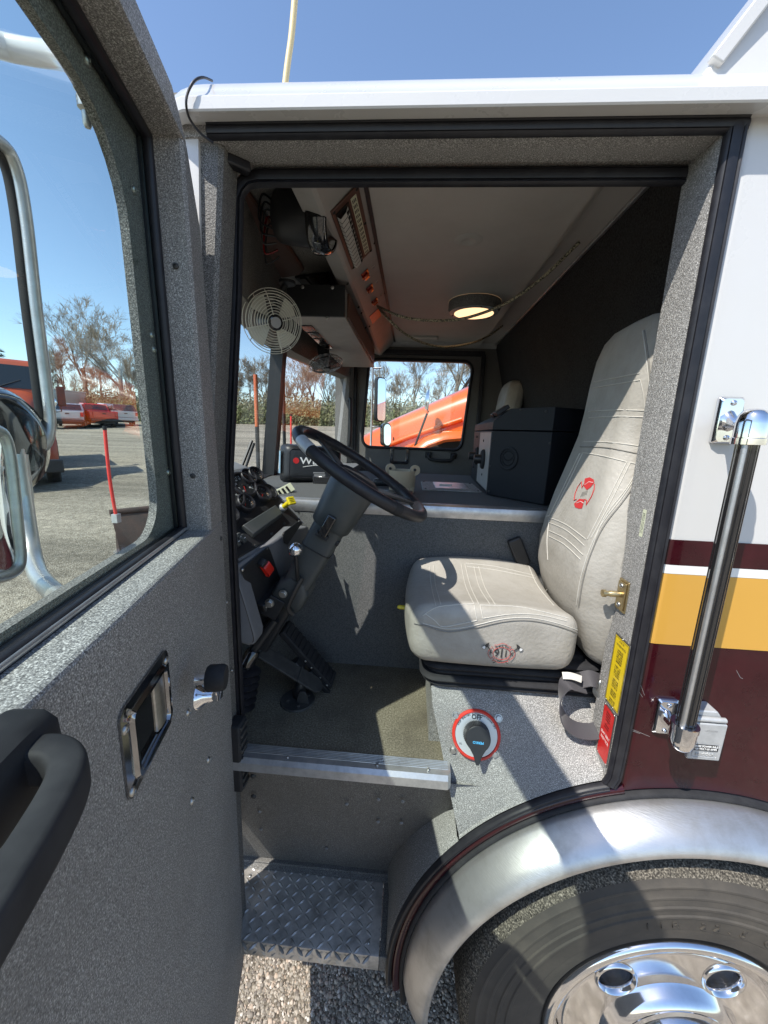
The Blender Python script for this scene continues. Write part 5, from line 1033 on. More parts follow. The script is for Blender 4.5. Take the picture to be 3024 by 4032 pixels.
p0 = PP(1290, 2070, ctop+WV*-0.075, (0, 1, 0)); b = MB(); b.obox(p0, CA, WV, CU, -0.034, 0.034, -0.012, 0.012, -0.013, 0.013); b.build('hazard_switch', 'black_gloss', sc, bevel=0.004)
b = MB(); b.obox(p0+CA*0.036, CA, WV, CU, -0.008, 0.006, -0.006, 0.010, -0.02, 0.02); b.build('switch_bracket', 'black_plastic', sc, bevel=0.002)
p0 = PP(1315, 2120, ctop+WV*-0.02, (0, 1, 0)); b = MB(); b.obox(p0, CA, WV, CU, -0.008, 0.008, -0.03, 0.0, -0.022, 0.022); b.build('stalk_stub', 'black_plastic', sc, bevel=0.003)

# ================================================================== instrument panel
ip = empty('instrument_panel', (-0.5, 0.3, 1.5), 'sloped black instrument panel with round gauges left of the steering wheel', 'instrument panel')
IPp = Vector((-0.368, 0.44, 1.883)); IN = Vector((0.0576, -0.0248, 0.056)).normalized()
def IPt(px, py, k=0.0): return PP(px, py, IPp+IN*k, IN)
def IZ(x, y, k=0.0): return IPt(900+x/3.687, 1800+y/3.687, k)
ecr = [IZ(335, 160), IZ(1000, 850), IZ(1068, 935), IZ(440, 1292), IZ(90, 1500), IZ(-150, 1500), IZ(-150, 330), IZ(0, 240)]
b = MB(); b.prism(ecr, -IN*0.03); b.build('panel', 'black_plastic', ip, bevel=0.004)
# body of the dash under the panel
b = MB(); cen_ = sum(ecr, Vector())/len(ecr)
b.loft([[p-IN*0.004+(p-cen_).normalized()*0.012 for p in ecr], [Vector((-0.68, min(p.y, 0.5), 1.78 if p.z < 1.95 else 1.95)) for p in ecr]], True, True); b.build('dash_body', 'dash_vinyl', ip)
b = MB(); pts = [IZ(-150, 240), IZ(40, 190), IZ(330, 150)]; b.loft([[p+IN*-0.01+Vector((0, 0, 0.004)) for p in pts], [p+Vector((-0.06, 0, 0.018)) for p in pts], [p+Vector((-0.14, 0, -0.01)) for p in pts], [p+Vector((-0.16, 0, -0.10)) for p in pts]]); lab(b.build('dash_cowl', 'dash_vinyl', ip, ang=60), 'pale sunlit cowl along the top of the panel')
def gauge(x, y, r, needle, big=False, blank=False):
    c = IZ(x, y); g = empty('gauge', (0, 0, 0)); g.parent = ip; M = frame(c, IN, Vector((-0.7, 0, 0.7)))
    h = 0.020 if not blank else 0.006
    b = MB(); b.lathe([(r*1.10, -0.002), (r*1.10, h*0.5), (r*1.06, h*0.9), (r*0.98, h), (r*0.90, h*0.95), (r*0.86, h*0.7), (r*0.85, h*0.35)], c, IN, 36, close_ends=False); b.build('bezel', 'rubber', g, ang=50)
    b = MB(); b.lathe([(r*0.87, h*0.4), (0, h*0.4)], c, IN, 32, close_ends=False); b.build('dial', 'gauge_face', g)
    if blank: return
    b = MB()
    n_ = 25 if big else 13
    for k in range(n_):
        a = R(225-270*k/(n_-1)); l_ = r*(0.16 if k % 3 == 0 else 0.09); d = Vector((math.cos(a), math.sin(a), 0)); w_ = Vector((-d.y, d.x, 0))*(r*0.018)
        p0_, p1_ = d*(r*0.80), d*(r*0.80-l_); b.add([M @ Vector((*(p_+s_*w_)[:2], h*0.4+0.0006)) for p_ in (p0_, p1_) for s_ in (-1, 1)], [(0, 1, 3, 2)])
    b.build('scale_marks', 'print_white', g)
    a = R(needle); d = Vector((math.cos(a), math.sin(a), 0)); w_ = Vector((-d.y, d.x, 0))*(r*0.05)
    b = MB(); b.add([M @ Vector((*q[:2], h*0.4+0.0022)) for q in (d*r*0.68, -d*r*0.12+w_, -d*r*0.12-w_)], [(0, 1, 2)]); b.build('needle', 'marker_red', g)
    b = MB(); b.lathe([(r*0.12, h*0.4+0.001), (r*0.11, h*0.4+0.004), (0, h*0.4+0.004)], c, IN, 14); b.build('needle_hub', 'black_plastic', g)
    if big:
        for k, t_ in enumerate(('10', '20', '30', '40', '50', '60', '70', '80')):
            a = R(225-270*k/7); text(t_, r*0.2, 'print_white', g, M @ Matrix.Translation((r*0.55*math.cos(a), r*0.55*math.sin(a), h*0.4+0.0008)), 'numeral', 0.0001)
    b = MB(); b.lathe([(r*0.86, h*0.78), (r*0.5, h*0.86), (0, h*0.88)], c, IN, 28, close_ends=False); b.build('lens', 'gauge_glass', g, ang=60)
gauge(190, 430, 0.045, 240, True); gauge(258, 312, 0.028, 235); gauge(365, 275, 0.027, 215); gauge(472, 555, 0.029, 210); gauge(590, 505, 0.029, 0, blank=True); gauge(222, 690, 0.029, 215); gauge(20, 600, 0.040, 200, True); gauge(-20, 860, 0.029, 200)
# ledge box, its light top, rocker switches, screws
q = [IZ(640, 735), IZ(765, 880), IZ(350, 1185), IZ(165, 1032)]
b = MB(); b.loft([[p+IN*0.0 for p in q], [p+IN*0.018 for p in (q[0], q[1]+ (q[0]-q[1])*0.15, q[2]+(q[3]-q[2])*0.15, q[3])]], True, True); b.build('ledge', 'grey_plastic', ip, bevel=0.003)
for (x, y) in ((95, 235), (320, 165), (640, 490), (805, 960), (625, 1112), (395, 1285), (120, 1505), (1020, 905)): screw(ip, IZ(x, y), IN, 0.0055, 'brake_dark')
for (x, y) in ((-25, 1240), (60, 1195), (140, 1180), (20, 1300), (105, 1250), (190, 1200)):
    c = IZ(x, y); e = empty('rocker_switch', (0, 0, 0)); e.parent = ip; M = frame(c, IN, Vector((-0.7, 0, 0.7)))
    b = MB(); b.obox(c, M.col[0].xyz, M.col[1].xyz, IN, -0.008, 0.008, -0.014, 0.014, 0, 0.006); b.build('switch_body', 'black_plastic', e, bevel=0.001)
    b = MB(); b.obox(c+IN*0.006, M.col[0].xyz, (M.col[1].xyz*0.9+IN*0.4).normalized(), (IN*0.9-M.col[1].xyz*0.4).normalized(), -0.0065, 0.0065, -0.012, 0.013, -0.004, 0.006); b.build('rocker', 'grey_plastic', e, bevel=0.002)
    b = MB(); b.add([c+IN*0.0142+M.col[0].xyz*u-M.col[1].xyz*v for u, v in ((-0.004, 0.003), (0.004, 0.003), (0.004, 0.0015), (-0.004, 0.0015))], [(0, 1, 2, 3)]); b.build('icon', 'print_white', e)
# yellow parking brake knob
c = IZ(778, 740); e = empty('parking_brake_knob', (0, 0, 0)); e.parent = ip; lab(e, 'bright yellow square pull knob')
b = MB(); b.lathe([(0.014, 0), (0.014, 0.008), (0.010, 0.012), (0, 0.012)], c, IN, 18); b.build('collar', 'cast_grey', e, ang=40)
tip = IZ(905, 635, 0.055); ax_ = (tip-c).normalized(); b = MB(); b.tube([c+ax_*0.008, tip], 0.0085, 12); b.build('stem', 'yellow_plastic', e, ang=60)
M = frame(tip, ax_); b = MB(); b.loft([on(M, rrect(0.014, 0.014, 0.003), z) for z in (-0.004, 0.006)], True, True); b.build('knob', 'yellow_plastic', e, bevel=0.002)
b = MB(); [b.add(on(M, [(-0.008, y_), (0.008, y_), (0.008, y_+0.002), (-0.008, y_+0.002)], 0.0064), [(0, 1, 2, 3)]) for y_ in (-0.007, -0.001, 0.005)]; b.build('knob_print', 'print_black', e)
# lower plate with the guarded switch and brake controller
N2 = Vector((0.93, -0.33, -0.15)).normalized(); P2 = Vector((-0.45, 0.15, 1.80))
def LP(px, py, k=0.0): return PP(px, py, P2+N2*k, N2)
def L8(x, y, k=0.0): return LP(880+x/2.764, 2000+y/2.764, k)
b = MB(); sur = [LP(p[0], p[1], -0.004) for p in ((1215, 2075), (1150, 2085), (925, 2236), (893, 2250), (1008, 2528), (1030, 2520), (1140, 2370), (1240, 2150))]
b.prism(sur, -N2*0.05); b.build('knee_panel', 'dash_vinyl', ip, bevel=0.006)
b = MB(); b.prism([L8(185, 665), L8(470, 425), L8(500, 450), L8(640, 850), L8(620, 950), L8(430, 1370), L8(405, 1385)], N2*0.003); b.build('switch_plate', 'black_plastic', ip, bevel=0.001)
b = MB(); b.prism([L8(640, 270, 0.0), L8(820, 135, 0.0), L8(850, 160), L8(690, 400), L8(655, 380)], N2*0.003); b.build('cover_plate', 'black_plastic', ip, bevel=0.001)
for (x, y) in ((208, 675), (478, 440), (425, 1365), (655, 285), (825, 150)): screw(ip, L8(x, y, 0.003), N2, 0.0055, 'zinc' if x < 470 else 'brake_dark')
b = MB(); c = L8(455, 650, 0.012); M = frame(c, N2); d_ = (L8(500, 700)-L8(430, 590)).normalized(); w_ = d_.cross(N2).normalized()
b.loft([[c+d_*u+w_*v+N2*h for v in (-0.013, 0.013)] for u, h in ((-0.024, 0.0), (-0.022, 0.016), (0.012, 0.018), (0.028, 0.012), (0.030, 0.0), (-0.024, 0.0))]); b.build('switch_guard', 'red_switch', ip, bevel=0.003)
b = MB(); b.obox(c-d_*0.022, d_, w_, N2, -0.012, 0.006, -0.012, 0.012, -0.01, 0.012); b.build('switch_base', 'black_plastic', ip, bevel=0.002)
e = empty('brake_controller', (0, 0, 0)); e.parent = ip
cA, cB = L8(455, 1090, 0.02), L8(625, 900, 0.02); d_ = (cB-cA).normalized(); w_ = d_.cross(N2).normalized(); cM = cA.lerp(cB, 0.5)
b = MB(); b.obox(cM, d_, w_, N2, -0.052, 0.052, -0.028, 0.028, -0.02, 0.010); b.build('controller_body', 'black_plastic', e, bevel=0.003)
b = MB(); b.obox(cM, d_, w_, N2, -0.048, 0.048, -0.024, 0.024, 0.010, 0.012); b.build('controller_face', 'grey_plastic', e, bevel=0.001)
b = MB(); b.obox(cM-d_*0.018, d_, w_, N2, -0.014, 0.014, -0.012, 0.012, 0.012, 0.018); b.build('slider', 'black_gloss', e, bevel=0.002)
b = MB(); b.lathe([(0.012, 0.0), (0.012, 0.010), (0.009, 0.014), (0, 0.015)], cM+d_*0.040-w_*0.006+N2*0.012, N2, 18); b.build('manual_button', 'red_switch', e, ang=40)
for u in (-0.042, 0.046): screw(e, cM+d_*u+w_*0.016*(-1)+N2*0.012, N2, 0.004, 'zinc')
# padded knee bolster at the pillar
kb = empty('knee_bolster', (-0.47, 0.12, 1.5), 'grey padded vinyl knee bolster beside the door pillar', 'bolster')
PB = [PY(x, y, 0.128) for x, y in ((868, 2150), (900, 2178), (928, 2228), (960, 2320), (1012, 2500), (1008, 2530), (985, 2535), (925, 2515), (868, 2500))]
b = MB(); cc_ = sum(PB, Vector())/len(PB); b.loft([[p+(p-cc_)*-0.06+Vector((0, -0.016, 0)) for p in PB], [p+(p-cc_)*-0.015+Vector((0, -0.010, 0)) for p in PB], PB, [p+Vector((0, 0.05, 0)) for p in PB]], True, True); b.build('pad', 'dash_vinyl', kb, bevel=0.004)
ss = [p+(p-cc_)*-0.09+Vector((0, -0.0165, 0)) for p in PB[1:6]]; b = MB(); b.tube(bez(ss, 4), 0.001, 5); b.build('stitch_line', 'print_black', kb, ang=80)

# ================================================================== pedals and steering shaft
ac = empty('accelerator_pedal', (-0.3, 0.4, FZ), 'ribbed black rubber accelerator pedal angled against the floor', 'pedal')
pb_, pt_ = PZ(1318, 2678, FZ+0.02), PX(1128, 2462, -0.40); d_ = (pt_-pb_).normalized(); w_ = Vector((0.1, 1, 0.1)); w_ = (w_-d_*w_.dot(d_)).normalized(); n_ = d_.cross(w_); n_ = n_ if n_.z > 0 else -n_; Lp = (pt_-pb_).length
b = MB(); b.obox(pb_, d_, w_, n_, 0, Lp, -0.034, 0.034, -0.024, 0.0); b.build('pad', 'rubber_matte', ac, bevel=0.005)
for k in range(12):
    b = MB(); b.obox(pb_+d_*(Lp*(k+0.6)/12.5), d_, w_, n_, -0.006, 0.006, -0.030, 0.030, 0.0, 0.0035); b.build('tread_rib', 'rubber_matte', ac, bevel=0.001)
for k in (0.06, 0.2, 0.38, 0.5): screw(ac, pb_+d_*(Lp*k)-w_*0.034-n_*0.012, -w_, 0.004, 'zinc')
b = MB(); b.obox(pb_, d_, w_, n_, -0.01, 0.10, -0.05, -0.034, -0.03, -0.012).obox(pb_+d_*0.12, d_, w_, n_, 0, 0.04, -0.06, -0.02, -0.06, -0.024); b.build('linkage', 'black_plastic', ac, bevel=0.003)
bk = empty('brake_pedal', (-0.33, 0.26, FZ), 'worn dark steel brake treadle with its hinge plate on the floor', 'pedal')
pb_, pt_ = PZ(1248, 2695, FZ+0.055), PX(1030, 2560, -0.455); d_ = (pt_-pb_).normalized(); w_ = Vector((0.25, 1, 0.0)); w_ = (w_-d_*w_.dot(d_)).normalized(); n_ = d_.cross(w_); n_ = n_ if n_.z > 0 else -n_; Lp = (pt_-pb_).length
pl_ = [(0, -0.030), (-0.016, -0.022), (-0.024, 0), (-0.016, 0.022), (0, 0.030), (Lp, 0.028), (Lp, -0.028)]
b = MB(); b.prism([pb_+d_*u+w_*v for u, v in pl_], -n_*0.008); b.build('treadle', 'brake_dark', bk, bevel=0.002)
b = MB(); b.obox(pb_+d_*0.07, d_, w_, n_, -0.003, 0.003, -0.03, 0.03, 0, 0.004); b.build('treadle_rib', 'brake_dark', bk, bevel=0.001)
c = PZ(1172, 2758, FZ+0.001); b = MB(); b.lathe([(0.058, 0), (0.056, 0.006), (0.0, 0.006)], c, (0, 0, 1), 28, up=(1, 0, 0)); b.build('floor_plate', 'brake_dark', bk, ang=40)
for dx, dy in ((-0.03, -0.015), (0.012, -0.035), (0.03, 0.02)): screw(bk, c+Vector((dx, dy, 0.006)), (0, 0, 1), 0.007, 'brake_dark', 'bolt', 'bolt')
b = MB(); M = frame(c+Vector((0.022, -0.012, 0.006)), (0, -1, 0)); b.loft([on(M, [(-0.022, 0), (0.022, 0), (0.015, 0.03), (0.008, 0.042), (-0.008, 0.042), (-0.015, 0.03)], z) for z in (0, 0.008)], True, True); b.build('hinge_ear', 'brake_dark', bk, bevel=0.002)
b = MB(); b.lathe([(0.02, 0), (0.02, 0.045), (0.012, 0.06), (0, 0.06)], c+Vector((0.0, 0.015, 0.006)), (0.15, 0, 1), 18); b.build('spring_cup', 'black_plastic', bk, ang=40)
ss_ = empty('steering_shaft', (-0.42, 0.2, FZ), 'black steering shaft and ribbed rubber boot running down to the floor', 'shaft')
A_, B_, C_, D_ = PY(1085, 2440, 0.24), PY(1000, 2560, 0.22), PY(965, 2625, 0.20), PY(935, 2790, 0.17)
b = MB(); b.tube([A_, B_], 0.014, 12); b.build('shaft', 'black_plastic', ss_, ang=60)
b = MB(); b.lathe([(0.020, 0), (0.024, 0.01), (0.024, 0.05), (0.030, 0.055), (0.030, 0.075), (0.022, 0.08)], B_, C_-B_, 20); b.build('universal_joint', 'black_gloss', ss_, ang=40)
b = MB(); ln = (D_-C_).length; pf = []
for k in range(13): pf.append((0.052 if k % 2 else 0.036, ln*k/12))
b.lathe(pf, C_, D_-C_, 28); b.build('boot', 'rubber', ss_, ang=70)
# ribbed black treadle block by the hinge pillar
tb = empty('door_stop', (-0.43, 0.06, 1.2), 'upright black ribbed rubber block at the hinge side of the sill', 'rubber block')
c0, c1 = PY(950, 2850, 0.035), PY(958, 3105, 0.035); b = MB(); b.box(-0.46, -0.425, 0.02, 0.07, c1.z, c0.z); b.build('block', 'rubber_matte', tb, bevel=0.006)
for k in range(9):
    z = c1.z+(c0.z-c1.z)*(k+0.5)/9; b = MB(); b.box(-0.426, -0.421, 0.026, 0.064, z-0.005, z+0.005); b.build('rib', 'brake_dark', tb, bevel=0.001)

# ================================================================== overhead console
oc_ = empty('overhead_console', (-0.22, 1.2, 2.70), 'beige overhead console strip with breaker panel and blocks painted with orange reflections', 'console')
SU = Vector((0.743, 0, 0.669)); ON = Vector((0.669, 0, -0.743)); OB = Vector((-0.262, 0, 2.778))
b = MB(); b.loft([[Vector((-0.168, y, 2.868)), OB+Vector((0, y, 0)), Vector((-0.275, y, 2.775)), Vector((-0.33, y, 2.79)), Vector((-0.34, y, 2.87))] for y in (0.13, 1.05, 1.052, 2.28)], False); b.build('console_face', 'console_paint', oc_, ang=25)
def OP(px, py, k=0.0): return PP(px, py, OB+ON*k, ON)
yA, yB = 0.335, 0.712; sA, sB = 0.012, 0.112
def OC(y, s, k=0.0): return OB+Vector((0, y, 0))+SU*s+ON*k
bp_ = empty('breaker_panel', (0, 0, 0)); bp_.parent = oc_
b = MB(); b.prism([OC(yA, sA), OC(yB, sA), OC(yB, sB), OC(yA, sB)], ON*0.006); b.build('panel_frame', 'brown_panel', bp_, bevel=0.002)
b = MB(); b.prism([OC(yA+0.02, 0.022, 0.0062), OC(yB-0.02, 0.022, 0.0062), OC(yB-0.02, 0.070, 0.0062), OC(yA+0.02, 0.070, 0.0062)], ON*0.002); b.build('breaker_well', 'print_black', bp_)
for k in range(13):
    y = yA+0.032+0.0256*k; b = MB(); b.loft([[OC(y, 0.024, 0.008), OC(y+0.022, 0.024, 0.008)], [OC(y, 0.028, 0.020), OC(y+0.022, 0.028, 0.020)], [OC(y, 0.052, 0.016), OC(y+0.022, 0.052, 0.016)], [OC(y, 0.064, 0.008), OC(y+0.022, 0.064, 0.008)]]); b.build('breaker', 'switch_white', bp_, ang=20)
    b = MB(); b.prism([OC(y+0.005, 0.052, 0.0165), OC(y+0.017, 0.052, 0.0165), OC(y+0.017, 0.060, 0.013), OC(y+0.005, 0.060, 0.013)], ON*0.003); b.build('toggle', 'print_black', bp_)
b = MB(); b.prism([OC(yA+0.02, 0.078, 0.0062), OC(yB-0.02, 0.078, 0.0062), OC(yB-0.02, 0.098, 0.0062), OC(yA+0.02, 0.098, 0.0062)], ON*0.001); b.build('label_strip', 'cream_label', bp_)
for k in range(13):
    y = yA+0.030+0.0256*k; b = MB()
    for j in range(3): b.add([OC(y, 0.081+0.005*j, 0.0076), OC(y+0.016, 0.081+0.005*j, 0.0076), OC(y+0.016, 0.084+0.005*j, 0.0076), OC(y, 0.084+0.005*j, 0.0076)], [(0, 1, 2, 3)])
    b.build('label_print', 'print_black', bp_)
for (y, s) in ((yA+0.008, sA+0.008), (yA+0.008, sB-0.008), (yB-0.008, sA+0.008), (yB-0.008, sB-0.008), (0.52, sB-0.006)): screw(bp_, OC(y, s, 0.006), ON, 0.005, 'print_black')
for i, (px, py, L_) in enumerate(((1437, 1080, 0.030), (1455, 1135, 0.028), (1474, 1185, 0.022))):
    c = OP(px, py); y, s = c.y, (c-OB-Vector((0, c.y, 0))).dot(SU); e = empty('indicator_block', (0, 0, 0)); e.parent = oc_
    b = MB(); b.prism([OC(y-L_, s-0.018), OC(y+L_, s-0.018), OC(y+L_, s+0.018), OC(y-L_, s+0.018)], ON*0.004); b.build('lamp_base', 'red_lens', e, bevel=0.002)
    b = MB(); b.prism([OC(y-L_*0.1, s-0.014, 0.004), OC(y+L_*0.85, s-0.014, 0.004), OC(y+L_*0.85, s+0.014, 0.004), OC(y-L_*0.1, s+0.014, 0.004)], ON*0.010); b.build('lamp_lens', 'orange_reflection', e, bevel=0.004)
    b = MB(); cc = OC(y, s+0.040, 0.001); b.prism([OC(y-0.003, s+0.034), OC(y+0.001, s+0.034), OC(y+0.001, s+0.050), OC(y-0.003, s+0.050)], ON*0.001); b.build('lamp_caption', 'switch_white', e)
    b = MB(); b.prism([OC(y+0.006, s+0.038), OC(y+0.02, s+0.038), OC(y+0.02, s+0.047), OC(y+0.006, s+0.047)], ON*0.001); b.build('lamp_caption', 'sticker_grey', e)
c = OP(1478, 1250); y, s = c.y, (c-OB-Vector((0, c.y, 0))).dot(SU); b = MB(); b.prism([OC(y-0.09, s-0.03), OC(y+0.05, s-0.03), OC(y+0.05, s+0.035), OC(y-0.09, s+0.035)], ON*0.002); b.build('warning_placard', 'red_label', oc_, bevel=0.0005)
for (px, py) in ((1368, 1118), (1412, 1210), (1424, 1232), (1440, 1290), (1455, 1285)): screw(oc_, OP(px, py, 0.001), ON, 0.006, 'print_black')
# radio box
rb = empty('radio_box', (-0.40, 1.4, 2.65), 'black radio box under the front header with beige underside', 'radio box')
b = MB(); b.box(-0.525, -0.290, 0.80, 0.815, 2.646, 2.762); lab(b.build('end_plate', 'black_plastic', rb, bevel=0.002), 'black end plate facing the door')
b = MB(); b.box(-0.522, -0.292, 0.8155, 2.05, 2.650, 2.758); b.build('box_body', 'console_paint', rb, bevel=0.003)
for k in range(4):
    y = 0.95+0.12*k; b = MB(); b.box(-0.515, -0.462, y, y+0.095, 2.644, 2.6495); b.build('speaker_slot', 'black_gloss', rb, bevel=0.001)
b = MB(); b.box(-0.291, -0.282, 0.86, 1.95, 2.66, 2.75); b.build('face_strip', 'brown_panel', rb, bevel=0.001)
for (x, z) in ((-0.46, 2.752), (-0.34, 2.752), (-0.36, 2.64)): screw(rb, (x, 0.80, z), (0, -1, 0), 0.007, 'zinc')
# louvre on the front ceiling and sun visor
lo = empty('roof_louvre', (-0.4, 0.72, 2.86), 'black louvred vent on the cab ceiling above the radio box', 'vent')
q = [PZ(x, y, 2.868) for x, y in ((1160, 1085), (1295, 1068), (1322, 1112), (1190, 1115))]
b = MB(); b.prism(q, (0, 0, -0.01)); b.build('louvre_frame', 'black_plastic', lo, bevel=0.002)
for k in range(3):
    b = MB(); t0, t1 = 0.15+0.28*k, 0.32+0.28*k; b.prism([q[0].lerp(q[1], t0), q[0].lerp(q[1], t1), q[3].lerp(q[2], t1), q[3].lerp(q[2], t0)], (0, 0, -0.018)); b.build('slat', 'black_plastic', lo)
sv = empty('sun_visor', (-0.45, 0.3, 2.8), 'dark brown sun visor folded up above the windscreen', 'sun visor')
q = [PZ(x, y, 2.85) for x, y in ((935, 745), (975, 760), (1080, 905), (1150, 990), (1198, 1065), (1180, 1085), (1060, 1105), (935, 1085))]
b = MB(); b.prism(q, (0, 0, 0.016)); b.build('visor_board', 'brown_panel', sv, bevel=0.005)
b = MB(); b.lathe([(0.012, 0), (0.012, 0.05), (0.0, 0.052)], q[4]+Vector((-0.02, 0, 0.01)), (0, 0, 1), 12); b.build('visor_pivot', 'black_plastic', sv, ang=40)
# ---- dome light
dm_ = empty('dome_light', (0.29, 1.334, 2.81), 'round ceiling dome light glowing warm', 'light')
b = MB(); b.lathe([(0.124, 0.050), (0.112, 0.054), (0.100, 0.054)], (0.29, 1.334, CZ-0.001), (0, 0, -1), 40, close_ends=False); b.build('trim_ring', 'cast_grey', dm_, ang=50)
b = MB(); b.lathe([(0.101, 0.053), (0.06, 0.060), (0.0, 0.063)], (0.29, 1.334, CZ-0.001), (0, 0, -1), 32, close_ends=False); b.build('lens', 'lamp_lens', dm_, ang=70)
for k in range(3): a = R(40+120*k); screw(dm_, (0.29+0.112*math.cos(a), 1.334+0.112*math.sin(a), CZ-0.055), (0, 0, -1), 0.005, 'print_black')
dh.parent = dm_; dh.matrix_local = Matrix.Translation(ft.location-dm_.location); dh.name = 'housing'
# ---- hanging cords
def cord(name, A, Bq, mids, lb):
    pts = [A]+mids+[Bq]; b = MB(); P = bez(pts, 8); b.tube(P, 0.0058, 8); o = b.build(name, 'cord_braid', None, ang=60); tag(o, lb, 'cord', 'cords hanging from the cab ceiling'); return o
A = OP(1487, 1205, 0.005); Bq = Vector((0.545, 0.68, CZ-0.005))
UPc = [PY(*p) for p in ((1560, 1240, 0.97), (1640, 1258, 0.95), (1740, 1262, 0.92), (1850, 1248, 0.87), (2000, 1190, 0.81), (2140, 1090, 0.75))]
c1 = cord('hanging_cord', A, Bq, UPc, 'upper braided cord hung from console to ceiling edge')
B2_ = PZ(1978, 1283, CZ-0.006); LWc = [PY(*p) for p in ((1535, 1262, 1.03), (1600, 1318, 1.12), (1680, 1355, 1.22), (1760, 1366, 1.35), (1860, 1350, 1.5), (1930, 1318, 1.68))]
c2 = cord('hanging_cord', A+Vector((0, 0.01, 0)), B2_, LWc, 'lower braided cord sagging below the dome light')
# ---- spot lamp: black can with a chrome rim
sl = empty('spot_lamp', (-0.36, 0.42, 2.70), 'black cylindrical lamp with chrome rim hung under the cab ceiling', 'lamp')
sc_ = PY(1215, 850, 0.42); sa = Vector((0.97, -0.05, -0.12)).normalized()
pa, pb2 = PY(1098, 850, 0.42), PY(1328, 862, 0.42); Ls = (pb2-pa).length; r0 = (PY(1180, 965, 0.42)-PY(1180, 735, 0.42)).length/2
b = MB(); b.lathe([(0.0, 0.0), (r0*0.82, 0.0), (r0*0.9, 0.008), (r0*0.92, 0.03), (r0*0.95, Ls*0.60), (r0*0.93, Ls*0.62)], pa, sa, 44); b.build('can', 'black_plastic', sl, ang=40)
b = MB(); b.lathe([(r0*0.95, Ls*0.60), (r0*1.10, Ls*0.63), (r0*1.14, Ls*0.68), (r0*1.12, Ls*0.84), (r0*1.02, Ls*0.93), (r0*0.90, Ls*0.95)], pa, sa, 44, close_ends=False); b.build('rim', 'black_gloss', sl, ang=50)
b = MB(); b.lathe([(r0*1.09, Ls*0.865), (r0*1.05, Ls*0.90), (r0*1.0, Ls*0.935)], pa, sa, 44, close_ends=False); b.build('rim_ring', 'chrome', sl, ang=60)
b = MB(); b.lathe([(r0*0.92, Ls*0.93), (r0*0.5, Ls*0.90), (0, Ls*0.89)], pa, sa, 32, close_ends=False); b.build('lens', 'dark_chrome', sl, ang=60)
b = MB(); b.box(pa.x+Ls*0.45, pa.x+Ls*0.85, 0.38, 0.46, pa.z+r0*0.8, 2.87); b.build('bracket', 'black_plastic', sl, bevel=0.004)
for k in range(5):
    q0 = pa+Vector((0, -0.02+0.012*k, 0.02-0.014*k)); b = MB(); b.tube(bez([q0, q0+Vector((-0.045, 0.01, 0.03)), q0+Vector((-0.06, 0.02, -0.03-0.01*k)), q0+Vector((-0.02, 0.03, -0.05))]), 0.003, 6); b.build('wire', ('black_plastic', 'black_plastic', 'grey_plastic', 'red_lens', 'black_plastic')[k], sl, ang=60)
# ---- two cab fans
def fan(name, c, nrm, r, lb, stem_to, cage='fan_cream', blade='fan_cream', nr=10, dark=False):
    e = empty(name, c, lb, 'fan', 'cab fans'); M = frame(c, nrm)
    for k in range(nr):
        rr = r*(0.26+0.74*k/(nr-1)); h = 0.030*math.sqrt(max(0, 1-(rr/r)**2)); b = MB(); b.tube([M @ Vector((rr*math.cos(R(a)), rr*math.sin(R(a)), h)) for a in range(0, 360, 8)], 0.0014, 5, True); b.build('guard_ring', cage, e, ang=80)
    for k in range(4):
        rr = r*(0.55+0.15*k); h = -0.030*math.sqrt(max(0, 1-(rr/r)**2)); b = MB(); b.tube([M @ Vector((rr*math.cos(R(a)), rr*math.sin(R(a)), h)) for a in range(0, 360, 10)], 0.0013, 5, True); b.build('guard_ring', cage, e, ang=80)
    for k in range(4):
        a = R(20+90*k); b = MB(); b.tube([M @ Vector((r*t*math.cos(a), r*t*math.sin(a), 0.032*math.sqrt(max(0, 1-t*t)))) for t in np.linspace(0.2, 1, 8)], 0.0016, 5); b.build('guard_wire', cage, e, ang=80)
        b = MB(); b.tube([M @ Vector((r*t*math.cos(a+0.4), r*t*math.sin(a+0.4), -0.032*math.sqrt(max(0, 1-t*t)))) for t in np.linspace(0.2, 1, 8)], 0.0016, 5); b.build('guard_wire', cage, e, ang=80)
    b = MB(); b.lathe([(0, 0.036), (r*0.20, 0.035), (r*0.25, 0.031), (r*0.25, 0.026)], c, nrm, 24, close_ends=False); b.build('badge', 'black_gloss', e, ang=40)
    b = MB(); b.lathe([(r*0.17, 0.0362), (0, 0.0366)], c, nrm, 20, close_ends=False); b.build('badge_plate', 'sticker_grey', e, ang=40)
    for k in range(4):
        a0 = R(45+90*k); b = MB(); rows = []
        for t in np.linspace(0.18, 0.86, 7):
            w_ = 0.40*math.sin(min(1, t*1.5)*1.45); rows.append([M @ Vector((r*t*math.cos(a0+s_*w_), r*t*math.sin(a0+s_*w_), 0.012*s_)) for s_ in (-1, -0.5, 0, 0.5, 1)])
        b.loft(rows); b.build('blade', blade, e, ang=80)
    b = MB(); b.lathe([(r*0.2, 0.0), (r*0.3, -0.03), (r*0.34, -0.05), (r*0.34, -0.10), (r*0.28, -0.115), (0, -0.118)], c, nrm, 24); b.build('motor', 'black_plastic', e, ang=40)
    mb = c-Vector(nrm).normalized()*0.08; b = MB(); b.tube(bez([mb, mb.lerp(stem_to, 0.5)+Vector((0, 0, 0.0)), stem_to]), 0.010, 8); b.build('stem', 'black_plastic', e, ang=60)
    b = MB(); b.lathe([(0.03, 0), (0.03, 0.01), (0.014, 0.016), (0, 0.016)], stem_to, (0, 0, -1), 16); b.build('mount', 'black_plastic', e, ang=40)
